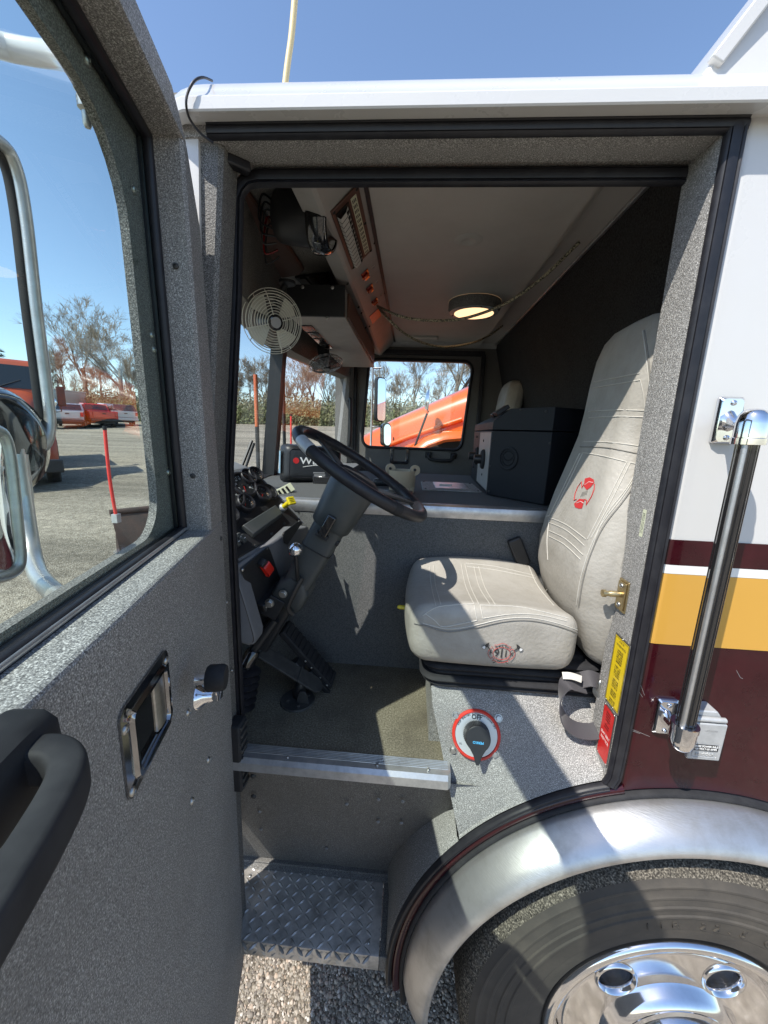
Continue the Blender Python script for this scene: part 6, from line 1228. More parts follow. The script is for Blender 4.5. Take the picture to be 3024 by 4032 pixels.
fc = PY(1075, 1268, 0.55); fan('cab_fan', fc, (CAM-fc)+Vector((0.45, 0.1, -0.05)), 0.102, 'cream wire guard fan at the driver side of the windscreen', Vector((fc.x+0.02, fc.y+0.10, 2.72)))
fc = PY(1283, 1432, 1.45); fan('cab_fan', fc, Vector((0.25, -0.25, -0.95)), 0.098, 'black motor fan tilted down at the windscreen centre', fc+Vector((-0.04, 0.05, 0.20)), 'dark_chrome', 'grey_plastic')

# ================================================================== things on the engine tunnel
cbx = empty('control_box', (0.45, 0.8, TZ+0.003), 'dark blue black equipment console box with round emblem beside the driver seat', 'console')
A, B, Cq, D = Vector((0.334, 0.81, 0)), Vector((0.503, 0.60, 0)), Vector((0.70, 0.72, 0)), Vector((0.366, 1.48, 0))
def zup(p, z): return Vector((p.x, p.y, z))
zb_ = TZ+0.004
b = MB(); A2, D2 = A+(B-A)*0.30, D+(Cq-D)*0.3
b.loft([[zup(p, zb_) for p in (A, B, Cq, D)], [zup(p, 2.222) for p in (A, B, Cq, D)]], True, True); b.build('lower_case', 'box_paint', cbx, bevel=0.003)
b = MB(); b.loft([[zup(p, 2.226) for p in (A, B, Cq, D)], [zup(A, 2.258), zup(B, 2.308), zup(Cq, 2.308), zup(D, 2.258)], [zup(A2, 2.308), zup(B+(A2-B)*0.02, 2.309), zup(Cq, 2.309), zup(D2, 2.308)]], True, True); b.build('upper_case', 'box_paint', cbx, bevel=0.003)
an = (B-A).cross(Vector((0, 0, 1))).normalized(); an = an if an.y < 0 else -an
c = PP(2000, 1805, A, an); M = frame(c, an)
for (r_, w_, h_) in ((0.042, 0.006, 0.006), (0.028, 0.002, 0.003)):
    b = MB(); b.lathe([(r_+w_, 0), (r_+w_, h_*0.6), (r_, h_), (r_-w_, h_*0.6), (r_-w_, 0)], c, an, 40, close_ends=False); b.build('emblem_ring', 'box_paint', cbx, ang=50)
b = MB(); b.tube(on(M, [(0.022*math.cos(R(a)), 0.012+0.02*math.sin(R(a))) for a in range(200, 341, 10)], 0.0015), 0.0016, 5); b.build('emblem_arc', 'box_paint', cbx, ang=60)
ln_ = [PP(x, y, A, an)+an*0.001 for x, y in ((1955, 1712), (2178, 1718))]; 
for (x, y) in ((1940, 1735), (2165, 1745), (1930, 1835), (2050, 1612), (2150, 1620), (1925, 1935), (1945, 1958)): screw(cbx, PP(x, y, A, an), an, 0.005, 'brake_dark')
kn = (D-A).cross(Vector((0, 0, 1))).normalized(); kn = kn if kn.x < 0 else -kn
b = MB(); b.prism([zup(A.lerp(D, t), z)+kn*0.001 for t, z in ((0.02, 1.97), (0.55, 1.97), (0.55, 2.215), (0.02, 2.215))], kn*0.002); b.build('knob_plate', 'console_paint', cbx)
for (x, y) in ((1905, 1808), (1880, 1795)):
    c = PP(x, y, A+kn*0.003, kn); e = empty('knob', (0, 0, 0)); e.parent = cbx
    b = MB(); b.lathe([(0.045, 0), (0.045, 0.008), (0.038, 0.014), (0, 0.014)], c, kn, 28); b.build('knob_flange', 'rubber_matte', e, ang=40)
    b = MB(); b.lathe([(0.022, 0.01), (0.020, 0.045), (0.0, 0.047)], c, kn, 18); b.build('knob_grip', 'black_plastic', e, ang=40)
for (x, y) in ((1878, 1720), (1905, 1735), (1865, 1838), (1898, 1868)): screw(cbx, PP(x, y, A+kn*0.003, kn), kn, 0.006, 'print_black')
for (u, v) in ((0.08, 0.06), (0.35, 0.5)):
    p = zup(A.lerp(D, u).lerp(A2.lerp(D2, u), 0.6), 2.297); b = MB(); b.obox(p, (0.8, 0.1, 0.55), (0, 1, 0), (-0.55, 0, 0.8), -0.03, 0.03, -0.03, 0.03, 0, 0.018); b.build('clip', 'black_plastic', cbx, bevel=0.003)
# passenger seat back
ps = empty('passenger_seat', (0.45, 1.95, 1.6), 'grey passenger seat headrest showing behind the equipment console', 'seat')
o = bpy.data.objects.new('backrest', back.data); COL.objects.link(o); o.parent = ps; o.matrix_local = Matrix.Translation(Vector((0.065, 1.66, 0.055))+seat.location-ps.location)
# covered monitor
mo = empty('covered_monitor', (-0.45, 1.0, TZ), 'black covered monitor on the dash with white WEY lettering', 'monitor')
mc = PY(1228, 1828, 1.0); mn = Vector((0.42, -0.88, 0.10)).normalized(); M = frame(mc, mn)@Matrix.Rotation(R(-3), 4, 'Z')
b = MB(); b.rbox(0.142, 0.088, 0.040, 0.026, 12, lambda q: M @ Vector((q.x*(1-0.1*q.z/0.04), q.y*(1-0.1*q.z/0.04), q.z))); b.build('cover', 'black_plastic', mo, ang=80)
b = MB(); b.tube(on(M, rrect(0.112, 0.066, 0.018), 0.0385), 0.002, 6, True); b.build('cover_seam', 'rubber', mo, ang=80)
text('WEY', 0.044, 'print_white', mo, M @ Matrix.Translation((-0.005, 0.012, 0.0405)), 'lettering', 0.0003, sx=1.25, bold=0.0006)
b = MB(); b.lathe([(0.014, 0.0405), (0, 0.0407)], M @ Vector((-0.082, 0.012, 0)), mn, 20, close_ends=False); b.build('red_dot', 'red_label', mo)
b = MB(); b.tube(on(M, [(-0.05+0.012*k, -0.016+0.004*math.sin(k*0.35)+0.0012*k) for k in range(10)], 0.0407), 0.0013, 5); b.build('swoosh', 'print_white', mo)
for k, (x0_, x1_) in enumerate(((0.0, 0.055), (0.004, 0.058))): 
    b = MB(); b.add(on(M, [(x0_, -0.044-0.010*k), (x1_, -0.042-0.010*k), (x1_, -0.036-0.010*k), (x0_, -0.038-0.010*k)], 0.0407), [(0, 1, 2, 3)]); b.build('small_print', 'sticker_grey', mo)
b = MB(); b.obox(M @ Vector((-0.150, 0.0, 0.0)), M.col[0].xyz, M.col[1].xyz, mn, -0.004, 0.0, -0.05, 0.055, -0.014, 0.012); b.build('side_label', 'screen_blue', mo)
sb = PZ(1212, 1925, TZ+0.001); b = MB(); b.tube([M @ Vector((-0.10, -0.085, -0.01)), M @ Vector((-0.115, -0.115, 0.0)), PY(1150, 1935, 0.9)], 0.018, 12); b.build('ball_mount', 'black_plastic', mo, ang=60)
b = MB(); b.obox(Vector((-0.385, 0.98, TZ)), (1, 0, 0), (0, 1, 0), (0, 0, 1), -0.07, 0.07, -0.05, 0.05, 0, 0.035); b.build('radio_head', 'black_gloss', mo, bevel=0.003)
# beige can holder and items
ch_ = empty('cup_holder', (-0.03, 0.78, TZ), 'beige plastic cup holder standing on the engine tunnel', 'cup holder')
cp_ = PZ(1580, 1945, TZ); 
b = MB(); b.lathe([(0.052, 0.0), (0.054, 0.004), (0.057, 0.075), (0.060, 0.088), (0.060, 0.094), (0.056, 0.094), (0.053, 0.080), (0.050, 0.01), (0.0, 0.01)], (cp_.x, cp_.y+0.05, TZ+0.001), (0, 0, 1), 32); b.build('cup', 'beige_plastic', ch_, ang=40)
for sg in (-1, 1):
    b = MB(); c = Vector((cp_.x+0.052*sg, cp_.y+0.04-0.012*sg, TZ+0.086)); b.lathe([(0.022, -0.004), (0.022, 0.004)], c+Vector((0, 0, 0.012)), (0.25, -1, 0), 20); b.build('hook_ear', 'beige_plastic', ch_, bevel=0.001)
    screw(ch_, c+Vector((0.0, -0.006, 0.014)), (0.2, -1, 0), 0.006, 'black_plastic')
for k in range(9):
    a = R(-150+15*k); b = MB(); b.box(-0.003, 0.003, -0.002, 0.002, 0.0, 0.022); 
    b.v = [(Vector(v)+Vector((cp_.x+0.0545*math.cos(a), cp_.y+0.05+0.0545*math.sin(a), TZ+0.004))) for v in b.v]; b.build('slot_rib', 'beige_plastic', ch_)
hs_ = empty('radio_handset', (-0.14, 0.75, TZ), 'black radio microphone and clipboard lying behind the steering wheel', 'radio handset')
p = PZ(1515, 1912, TZ); b = MB(); b.rbox(0.055, 0.03, 0.016, 0.012, 6, lambda q: p+Vector((q.x, q.y, q.z+0.017))); b.build('microphone', 'black_plastic', hs_, ang=60)
for k in range(9): 
    b = MB(); x = p.x-0.01+0.009*k; b.lathe([(0.011, 0), (0.0125, 0.002), (0.011, 0.004)], (x, p.y+0.07, TZ+0.012), (1, 0, 0), 12); b.build('coil', 'rubber', hs_, ang=60)
p = PZ(1550, 1968, TZ); b = MB(); b.obox(Vector((p.x, p.y, TZ+0.001)), (1, 0, 0), (0, 1, 0), (0, 0, 1), -0.08, 0.07, 0.0, 0.10, 0, 0.022); b.build('tray', 'black_plastic', hs_, bevel=0.003)
for k in range(4): b = MB(); b.box(p.x-0.07+0.035*k, p.x-0.045+0.035*k, p.y+0.01, p.y+0.03, TZ+0.023, TZ+0.026); b.build('key', 'grey_plastic', hs_, bevel=0.001)
# switch pod at the left end of the tunnel trim
p = PZ(1125, 1965, TZ); sp2 = empty('switch_pod', (p.x, p.y, TZ), 'small cream switch plate on the dash by the windscreen post', 'switch plate')
q0 = PY(1115, 1935, 0.62); 
b = MB(); b.obox(q0, Vector((0.5, 0.75, 0.3)).normalized(), Vector((-0.6, 0.1, 0.75)).normalized(), Vector((0.55, -0.65, 0.5)).normalized(), -0.05, 0.05, -0.018, 0.018, -0.01, 0.004); b.build('plate', 'cream_label', sp2, bevel=0.002)
for k in range(3): b = MB(); b.obox(q0+Vector((0.5, 0.75, 0.3)).normalized()*(-0.02+0.02*k), Vector((0.5, 0.75, 0.3)).normalized(), Vector((-0.6, 0.1, 0.75)).normalized(), Vector((0.55, -0.65, 0.5)).normalized(), -0.005, 0.005, -0.011, 0.011, 0.004, 0.010); b.build('toggle', 'black_gloss', sp2, bevel=0.002)
# ================================================================== passenger side mirror, wipers, guide poles (parts of the fire truck)
pm = empty('passenger_mirror', (0, 0, 0)); pm.parent = ft; lab(pm, 'black framed rectangular mirror outside the passenger window')
MY = 2.72; ca = [PY(x, y, MY) for x, y in ((1482, 1478), (1528, 1472), (1522, 1672), (1474, 1668))]
cm_ = sum(ca, Vector())/4; mnr = Vector((0.80, -0.58, 0.02)).normalized(); M = frame(cm_, mnr); hw_, hh_ = 0.062, 0.19
b = MB(); b.loft([on(M, rrect(hw_, hh_, 0.035), -0.03), on(M, rrect(hw_*1.02, hh_*1.01, 0.036), 0.0), on(M, rrect(hw_*0.96, hh_*0.985, 0.034), 0.004)], True, True); b.build('mirror_head', 'black_plastic', pm, ang=40)
b = MB(); b.add(on(M, rrect(hw_*0.88, hh_*0.955, 0.03), 0.0046), [tuple(range(24))]); b.build('mirror_glass', 'mirror', pm)
b = MB(); b.tube(bez([PY(1468, 1440, MY), PY(1466, 1560, MY), PY(1462, 1700, MY), PY(1458, 1800, MY-0.06)]), 0.010, 10); b.build('mirror_post', 'stainless', pm, ang=60)
b = MB(); b.tube([PY(1466, 1450, MY), PY(1505, 1448, MY)], 0.007, 8); b.tube([PY(1464, 1680, MY), PY(1500, 1680, MY)], 0.007, 8); b.build('mirror_bracket', 'stainless', pm, ang=60)
M = frame(PY(1524, 1712, MY+0.02), Vector((0.75, -0.65, 0.05)).normalized()); b = MB(); b.loft([on(M, rrect(0.05, 0.10, 0.04), -0.04), on(M, rrect(0.055, 0.108, 0.045), 0.0), on(M, rrect(0.05, 0.10, 0.042), 0.006)], True, True); b.build('convex_head', 'black_gloss', pm, ang=40)
b = MB(); b.add(on(M, rrect(0.045, 0.094, 0.04), 0.0066), [tuple(range(24))]); b.build('convex_glass', 'mirror', pm)
for (p0, p1) in (((952, 1838), (992, 1735)), ((968, 1838), (1000, 1745))):
    b = MB(); b.tube([PX(*p0, -0.66), PX(*p1, -0.64)], 0.006, 6); b.build('wiper_arm', 'black_plastic', ft, ang=60)
for (px, y0, y1, yy, o_) in ((1017, 1475, 1840, 1.15, 1), (1120, 1465, 1760, 1.6, 0)):
    A_, B_ = PY(px, y1, yy), PY(px, y0, yy); B_ = Vector((A_.x, A_.y, B_.z)); m1 = A_.lerp(B_, 0.45)
    b = MB(); b.tube([Vector((A_.x, A_.y, 0.9)), m1], 0.011, 8); b.build('guide_pole', 'black_plastic', ft, ang=60)
    b = MB(); b.tube([m1, B_], 0.011, 8); b.build('guide_pole', 'orange_paint' if o_ else 'black_plastic', ft, ang=60)

# ================================================================== plough blades with red markers
def plough(P0, d, L_, lb, mk):
    e = empty('snow_plough', (P0.x, P0.y, gz(P0.x, P0.y)), lb, 'plough', 'snow ploughs parked on the lot'); d = d.normalized(); nr = Vector((d.y, -d.x, 0)); b = MB(); secs = []
    g0 = gz(P0.x, P0.y)
    for s in np.linspace(0, L_, 6):
        base = Vector((P0.x, P0.y, 0))+d*s; row = []
        for k in range(11):
            a = R(-70+150*k/10); row.append(base+nr*(0.32*math.cos(a)-0.30)+UP*(g0+0.02+(P0.z-g0)*(k/10)))
        secs.append(row)
    b.loft(secs); b.build('blade', 'rusty_steel', e, ang=60)
    top = [s_[-1] for s_ in secs]; b = MB(); b.tube(top, 0.035, 8); b.build('top_edge', 'rusty_steel', e, ang=60)
    for s in np.linspace(0.05, L_-0.05, 5):
        q = Vector((P0.x, P0.y, 0))+d*s-nr*0.36; b = MB(); b.prism([q+UP*(g0+0.1), q+nr*0.26+UP*(g0+0.05), q+nr*0.10+UP*(P0.z-0.1), q+UP*(P0.z-0.3)], d*0.03); b.build('rib', 'rusty_steel', e)
    b = MB(); b.box(P0.x-0.03, P0.x+0.03, P0.y-0.03, P0.y+0.03, P0.z-0.04, P0.z+0.05); b.build('marker_clamp', 'cast_grey', e)
    b = MB(); b.tube(bez([P0+UP*0.02, P0+UP*(mk*0.5)+d*-0.02, P0+UP*mk+d*-0.015]), 0.016, 8); b.build('marker', 'marker_red', e, ang=60)
    b = MB(); b.tube([P0+UP*mk+d*-0.015, P0+UP*(mk+0.04)+d*-0.015], 0.018, 8); b.build('marker_tip', 'print_black', e, ang=60)
    return e
pl0 = CAM+ray(458, 2042)*4.0; plough(pl0, Vector((0.62, 0.78, 0)), 2.6, 'rusty plough blade with a tall red marker seen through the door window', 0.90)
pl1 = CAM+ray(1152, 1850)*7.0; plough(pl1, Vector((0.9, 0.42, 0)), 2.4, 'dark plough blade with a red marker ahead of the windscreen', 0.95)
# ================================================================== heavy trucks
def heavy_truck(name, loc, head, paint, lb, hood_len=1.60, cabw=2.1, dark_hood=False):
    """head: forward direction; loc: ground point under the middle of the front bumper"""
    e = empty(name, loc, lb, 'truck', 'work trucks parked on the lot'); f = Vector(head).normalized(); s = Vector((-f.y, f.x, 0)); o = Vector(loc)
    def T(a, c, z): return o - f*a + s*c + UP*z          # a back from the bumper, c to the truck's left
    b = MB(); secs = []
    for (a, w_, zt, zm, zl) in ((0.02, 0.50, 1.52, 1.35, 0.95), (0.10, 0.56, 1.70, 1.42, 0.90), (0.6, 0.66, 1.98, 1.58, 0.9), (1.13, 0.78, 2.22, 1.72, 0.9), (hood_len, 0.90, 2.44, 1.84, 0.9)):
        row = []
        for k in range(19):
            t = k/18; q = math.pi*t; c = math.cos(q); sn = math.sin(q); row.append(T(a, w_*math.copysign(abs(c)**0.45, c), zm+(zt-zm)*sn**0.45 if sn > 1e-4 else zl))
        secs.append([T(a, w_*1.04, zl)]+row[1:-1]+[T(a, -w_*1.04, zl)])
    b.loft(secs); b.add(secs[0], [tuple(range(len(secs[0])))]); b.build('hood', paint, e, ang=60)
    for sg in (-1, 1):
        b = MB(); b.tube([T(a, sg*(w_+0.02), z) for a, w_, z in ((0.3, 0.62, 1.50), (0.8, 0.71, 1.72), (1.5, 0.87, 1.98))], 0.03, 8); b.build('hood_crease', paint, e, ang=60)
        b = MB(); b.tube([T(a, sg*(w_+0.014), z) for a, w_, z in ((0.62, 0.672, 1.32), (0.62, 0.668, 1.55), (0.62, 0.655, 1.72))], 0.006, 6); b.build('panel_gap', 'print_black', e)
        b = MB(); b.obox(T(1.25, sg*0.85, 1.62), f, s, UP, -0.05, 0.05, -0.02, 0.02, -0.02, 0.02); b.build('hood_latch', 'black_plastic', e, bevel=0.006)
    for sg in (-1, 1):
        b = MB()
        fs = []
        for k in range(17):
            q = R(200-220*k/16); ca_, cz_ = 1.50, 0.80; fs.append([T(ca_-rr_*math.cos(q)*-1, sg*cc_, cz_+rr_*math.sin(q)*1.05) for rr_, cc_ in ((1.02, 0.60), (1.0, 0.98), (0.97, 1.06), (0.90, 1.09), (0.87, 1.07), (0.86, 0.95))])
        b.loft(fs); b.build('fender', paint, e, ang=50)
        b = MB(); b.add([T(1.50+0.90*math.cos(R(k*15)), sg*0.90, 0.80+0.92*math.sin(R(k*15))) for k in range(24)], [tuple(range(24))]); b.build('wheel_well', 'print_black', e)
        b = MB(); b.lathe([(0.30, -0.15), (0.50, -0.14), (0.52, -0.10), (0.52, 0.12), (0.49, 0.15), (0.30, 0.13), (0.28, 0.05), (0.0, 0.05)], T(1.5, sg*0.95, 0.53), s*sg, 28); b.build('wheel', 'tyre', e, ang=40)
        b = MB(); b.lathe([(0.1, 0.0), (0.1, 0.02), (0.0, 0.03)], T(0.05, sg*0.80, 1.05), f, 16); b.build('headlight', 'switch_white', e, ang=40)
        b = MB(); m0 = T(0.80, sg*0.98, 1.25); m1 = T(1.06, sg*1.05, 2.06); b.tube([m0, m1], 0.014, 8); b.build('mirror_post', 'black_plastic', e, ang=60)
        b = MB(); M = frame(m1+UP*0.12, -f+s*sg*-0.35); b.lathe([(0.0, -0.05), (0.10, -0.04), (0.15, -0.01), (0.155, 0.0)], m1+UP*0.10, -f, 24, close_ends=False); b.build('hood_mirror', 'chrome', e, ang=50)
        b = MB(); b.lathe([(0.153, 0.002), (0.0, 0.006)], m1+UP*0.10, -f, 24, close_ends=False); b.build('mirror_glass', 'mirror', e, ang=60)
        b = MB(); b.tube([T(hood_len+0.25, sg*1.05, 1.9), T(hood_len+0.15, sg*1.30, 1.95), T(hood_len+0.15, sg*1.30, 2.75), T(hood_len+0.25, sg*1.05, 2.8)], 0.014, 8); b.build('door_mirror_arm', 'black_plastic', e, ang=60)
        b = MB(); c = T(hood_len+0.14, sg*1.33, 2.35); b.obox(c, s, f, UP, -0.09, 0.09, -0.04, 0.04, -0.26, 0.26); b.build('door_mirror', 'black_plastic', e, bevel=0.02)
    h = hood_len; W = cabw/2
    prof = [(h, 1.0), (h, 2.40), (h+0.34, 3.14), (h+0.47, 3.22), (h+1.75, 3.24), (h+1.80, 1.0)]
    b = MB(); L_ = [T(a, W*(1 if z < 2.3 else 0.93), z) for a, z in prof]; Rr = [T(a, -W*(1 if z < 2.3 else 0.93), z) for a, z in prof]; b.loft([L_, Rr]); b.add(L_, [tuple(range(6))]); b.add(Rr, [tuple(range(6))]); b.build('cab', paint, e, bevel=0.03)
    g0_, g1_ = Vector((0, 0, 0)), None
    off = f*0.012+UP*0.004
    b = MB(); b.prism([T(h+0.035, -W*0.90, 2.47)+off, T(h+0.035, W*0.90, 2.47)+off, T(h+0.30, W*0.84, 3.06)+off, T(h+0.30, -W*0.84, 3.06)+off], f*0.006); b.build('windscreen', 'car_glass', e)
    b = MB(); b.tube([T(h+0.02, 0.1, 2.46)+off*2, T(h+0.14, 0.55, 2.68)+off*2.5], 0.012, 6); b.build('wiper', 'black_plastic', e); b = MB(); b.tube([T(h+0.02, -0.6, 2.46)+off*2, T(h+0.12, -0.1, 2.64)+off*2.5], 0.012, 6); b.build('wiper', 'black_plastic', e)
    for sg in (-1, 1):
        b = MB(); b.prism([T(h+0.30, sg*(W*0.985+0.012), 2.25), T(h+1.2, sg*(W*0.985+0.012), 2.25), T(h+1.2, sg*(W*0.94+0.012), 2.92), T(h+0.52, sg*(W*0.94+0.012), 2.92)], s*sg*0.004); b.build('side_window', 'car_glass', e)
    b = MB(); b.prism([T(-0.01, -0.44, 0.98), T(-0.01, 0.44, 0.98), T(0.03, 0.44, 1.62), T(0.03, -0.44, 1.62)], f*0.02); b.build('grille', 'black_plastic', e)
    for k in range(6): b = MB(); b.obox(T(-0.035, 0, 1.04+0.1*k), s, f, UP, -0.42, 0.42, 0, 0.012, -0.012, 0.012); b.build('grille_bar', 'chrome', e)
    b = MB(); b.obox(T(-0.10, 0, 0.62), s, f, UP, -1.15, 1.15, -0.06, 0.06, -0.16, 0.16); b.build('bumper', 'black_plastic', e, bevel=0.03)
    b = MB(); b.tube(bez([T(h+1.95, 0.85, 1.4), T(h+1.95, 0.85, 2.8), T(h+1.95, 0.85, 3.25), T(h+2.0, 0.85, 3.42), T(h+2.15, 0.85, 3.55)]), 0.075, 12); b.build('exhaust_stack', 'rusty_steel', e, ang=50)
    b = MB(); b.obox(T(h+4.1, 0, 2.0), f, s, UP, -1.9, 1.9, -1.0, 1.0, -0.75, 0.6); b.build('dump_body', paint, e, bevel=0.04)
    for sg in (-1, 1):
        b = MB(); b.lathe([(0.30, -0.25), (0.50, -0.24), (0.52, -0.20), (0.52, 0.20), (0.49, 0.24), (0.28, 0.2), (0.0, 0.1)], T(h+4.4, sg*0.95, 0.53), s*sg, 24); b.build('wheel', 'tyre', e, ang=40)
    b = MB(); b.obox(T(h+2.6, 0, 0.95), f, s, UP, -4.2, 4.0, -0.42, 0.42, -0.15, 0.1); b.build('chassis', 'rusty_steel', e)
    return e
ox, oy = -0.85, 5.15
heavy_truck('dump_truck', Vector((ox, oy, gz(ox, oy)+0.02)), (-1, 0.02, 0), 'orange_paint', 'bright orange dump truck parked beyond the passenger window')
tp = CAM+ray(-30, 1700)*8.6; hd = (Vector((CAM.x, CAM.y, 0))-Vector((tp.x, tp.y, 0))).normalized(); hd = Matrix.Rotation(R(-4), 3, 'Z') @ hd
heavy_truck('dump_truck', Vector((tp.x, tp.y, gz(tp.x, tp.y)+0.02)), hd, 'rust_orange_paint', 'faded red orange dump truck seen at the left edge of the door window')
# ================================================================== pickups and trailer at the back of the lot
def pickup(loc, head, paint, lb, cap=False):
    e = empty('pickup_truck', loc, lb, 'pickup', 'pickups parked at the back of the lot'); f = Vector(head).normalized(); s = Vector((-f.y, f.x, 0)); o = Vector(loc)
    def T(a, c, z): return o+f*a+s*c+UP*z
    b = MB(); W = 0.98
    prof = [(-2.85, 0.62), (-2.88, 1.32), (-0.75, 1.34), (-0.72, 1.30), (1.35, 1.30), (1.5, 1.28), (2.75, 1.18), (2.9, 1.0), (2.9, 0.55)]
    L_ = [T(a, W, z) for a, z in prof]; Rr = [T(a, -W, z) for a, z in prof]; b.loft([L_, Rr], False); b.add(L_, [tuple(range(9))]); b.add(Rr, [tuple(range(9))]); b.loft([[L_[0], Rr[0]], [L_[-1], Rr[-1]]]); b.build('body', paint, e, bevel=0.05, seg=3)
    pc = [(-0.75, 1.30), (-0.62, 1.88), (0.75, 1.90), (1.45, 1.30)]; L_ = [T(a, W*(0.97 if z < 1.5 else 0.82), z) for a, z in pc]; Rr = [T(a, -W*(0.97 if z < 1.5 else 0.82), z) for a, z in pc]; b = MB(); b.loft([L_, Rr]); b.add(L_, [(0, 1, 2, 3)]); b.add(Rr, [(0, 1, 2, 3)]); b.build('cab', paint, e, bevel=0.06, seg=3)
    b = MB(); b.prism([T(-0.755, 0.80, 1.40), T(-0.755, -0.80, 1.40), T(-0.66, -0.72, 1.80), T(-0.66, 0.72, 1.80)], -f*0.02); b.build('rear_window', 'car_glass', e)
    for sg in (-1, 1):
        b = MB(); b.prism([T(-0.55, sg*0.955, 1.38), T(1.15, sg*0.955, 1.38), T(0.68, sg*0.845, 1.80), T(-0.5, sg*0.845, 1.80)], s*sg*0.02); b.build('side_window', 'car_glass', e)
        b = MB(); b.obox(T(-2.89, sg*0.88, 1.08), s, f, UP, -0.10, 0.10, -0.02, 0.03, -0.16, 0.16); b.build('tail_light', 'red_paint', e, bevel=0.02)
        for a in (-1.75, 1.85):
            b = MB(); b.lathe([(0.24, -0.11), (0.37, -0.11), (0.395, -0.06), (0.395, 0.06), (0.37, 0.11), (0.24, 0.10)], T(a, sg*0.88, 0.40), s*sg, 24, close_ends=False); b.build('tyre', 'tyre', e, ang=40)
            b = MB(); b.lathe([(0.25, 0.08), (0.22, 0.05), (0.10, 0.08), (0, 0.09)], T(a, sg*0.88, 0.40), s*sg, 20, close_ends=False); b.build('rim', 'silver_paint', e, ang=50)
            b = MB(); b.lathe([(0.47, 0.0), (0.0, 0.0)], T(a, sg*0.984, 0.46), s*sg, 20, close_ends=False); b.build('wheel_arch', 'print_black', e)
    b = MB(); b.obox(T(-2.90, 0, 1.02), s, f, UP, -0.76, 0.76, -0.02, 0.02, -0.24, 0.27); b.build('tailgate', paint, e, bevel=0.02)
    b = MB(); b.obox(T(-2.925, 0, 1.12), s, f, UP, -0.12, 0.12, -0.01, 0.01, -0.04, 0.04); b.build('tailgate_handle', 'print_black', e)
    b = MB(); b.obox(T(-2.97, 0, 0.62), s, f, UP, -0.96, 0.96, -0.10, 0.08, -0.10, 0.10); b.build('rear_bumper', 'black_plastic' if not cap else 'silver_paint', e, bevel=0.03)
    b = MB(); b.obox(T(0, 0, 0.45), s, f, UP, -0.8, 0.8, -2.6, 2.5, -0.12, 0.15); b.build('underbody', 'print_black', e)
    if cap:
        pc = [(-2.85, 1.33), (-2.6, 1.86), (-0.7, 1.90), (-0.7, 1.33)]; L_ = [T(a, W*(0.96 if z < 1.5 else 0.82), z) for a, z in pc]; Rr = [T(a, -W*(0.96 if z < 1.5 else 0.82), z) for a, z in pc]; b = MB(); b.loft([L_, Rr]); b.add(L_, [(0, 1, 2, 3)]); b.add(Rr, [(0, 1, 2, 3)]); b.build('bed_cap', 'dark_paint', e, bevel=0.04)
        for sg in (-1, 1):
            b = MB(); b.prism([T(-2.5, sg*0.95, 1.42), T(-0.9, sg*0.95, 1.42), T(-0.9, sg*0.86, 1.78), T(-2.4, sg*0.86, 1.78)], s*sg*0.015); b.build('cap_window', 'car_glass', e)
    return e
def lotpt(px, depth):
    p = CAM+ray(px, 1690)*depth; return Vector((p.x, p.y, gz(p.x, p.y)))
for (px, dpt, hdg, pt, lb, cp) in ((285, 31.5, (-0.62, 0.78), 'silver_paint', 'silver pickup with its tailgate toward us nearest the mirror', False), (378, 33.5, (-0.80, 0.60), 'red_paint', 'red pickup parked between the silver and the capped pickup', False), (448, 36.0, (-0.85, 0.52), 'silver_paint', 'pale pickup with a dark bed cap, last in the row', True)):
    pickup(lotpt(px, dpt), (*hdg, 0.03), pt, lb, cp)
tl = lotpt(232, 42); e = empty('cargo_trailer', tl, 'pale grey box trailer standing behind the pickups', 'trailer')
b = MB(); b.box(tl.x-1.4, tl.x+1.4, tl.y-2.5, tl.y+2.5, tl.z+0.7, tl.z+3.1); b.build('box', 'silver_paint', e, bevel=0.08); b = MB(); b.box(tl.x-1.45, tl.x+1.45, tl.y-2.55, tl.y+2.55, tl.z+3.08, tl.z+3.18); b.build('roof', 'white_paint', e, bevel=0.03)
for sg in (-1, 1): b = MB(); b.lathe([(0.0, -0.1), (0.36, -0.1), (0.36, 0.1), (0.0, 0.1)], (tl.x+1.2*sg, tl.y, tl.z+0.36), (1, 0, 0), 16); b.build('wheel', 'tyre', e, ang=40)

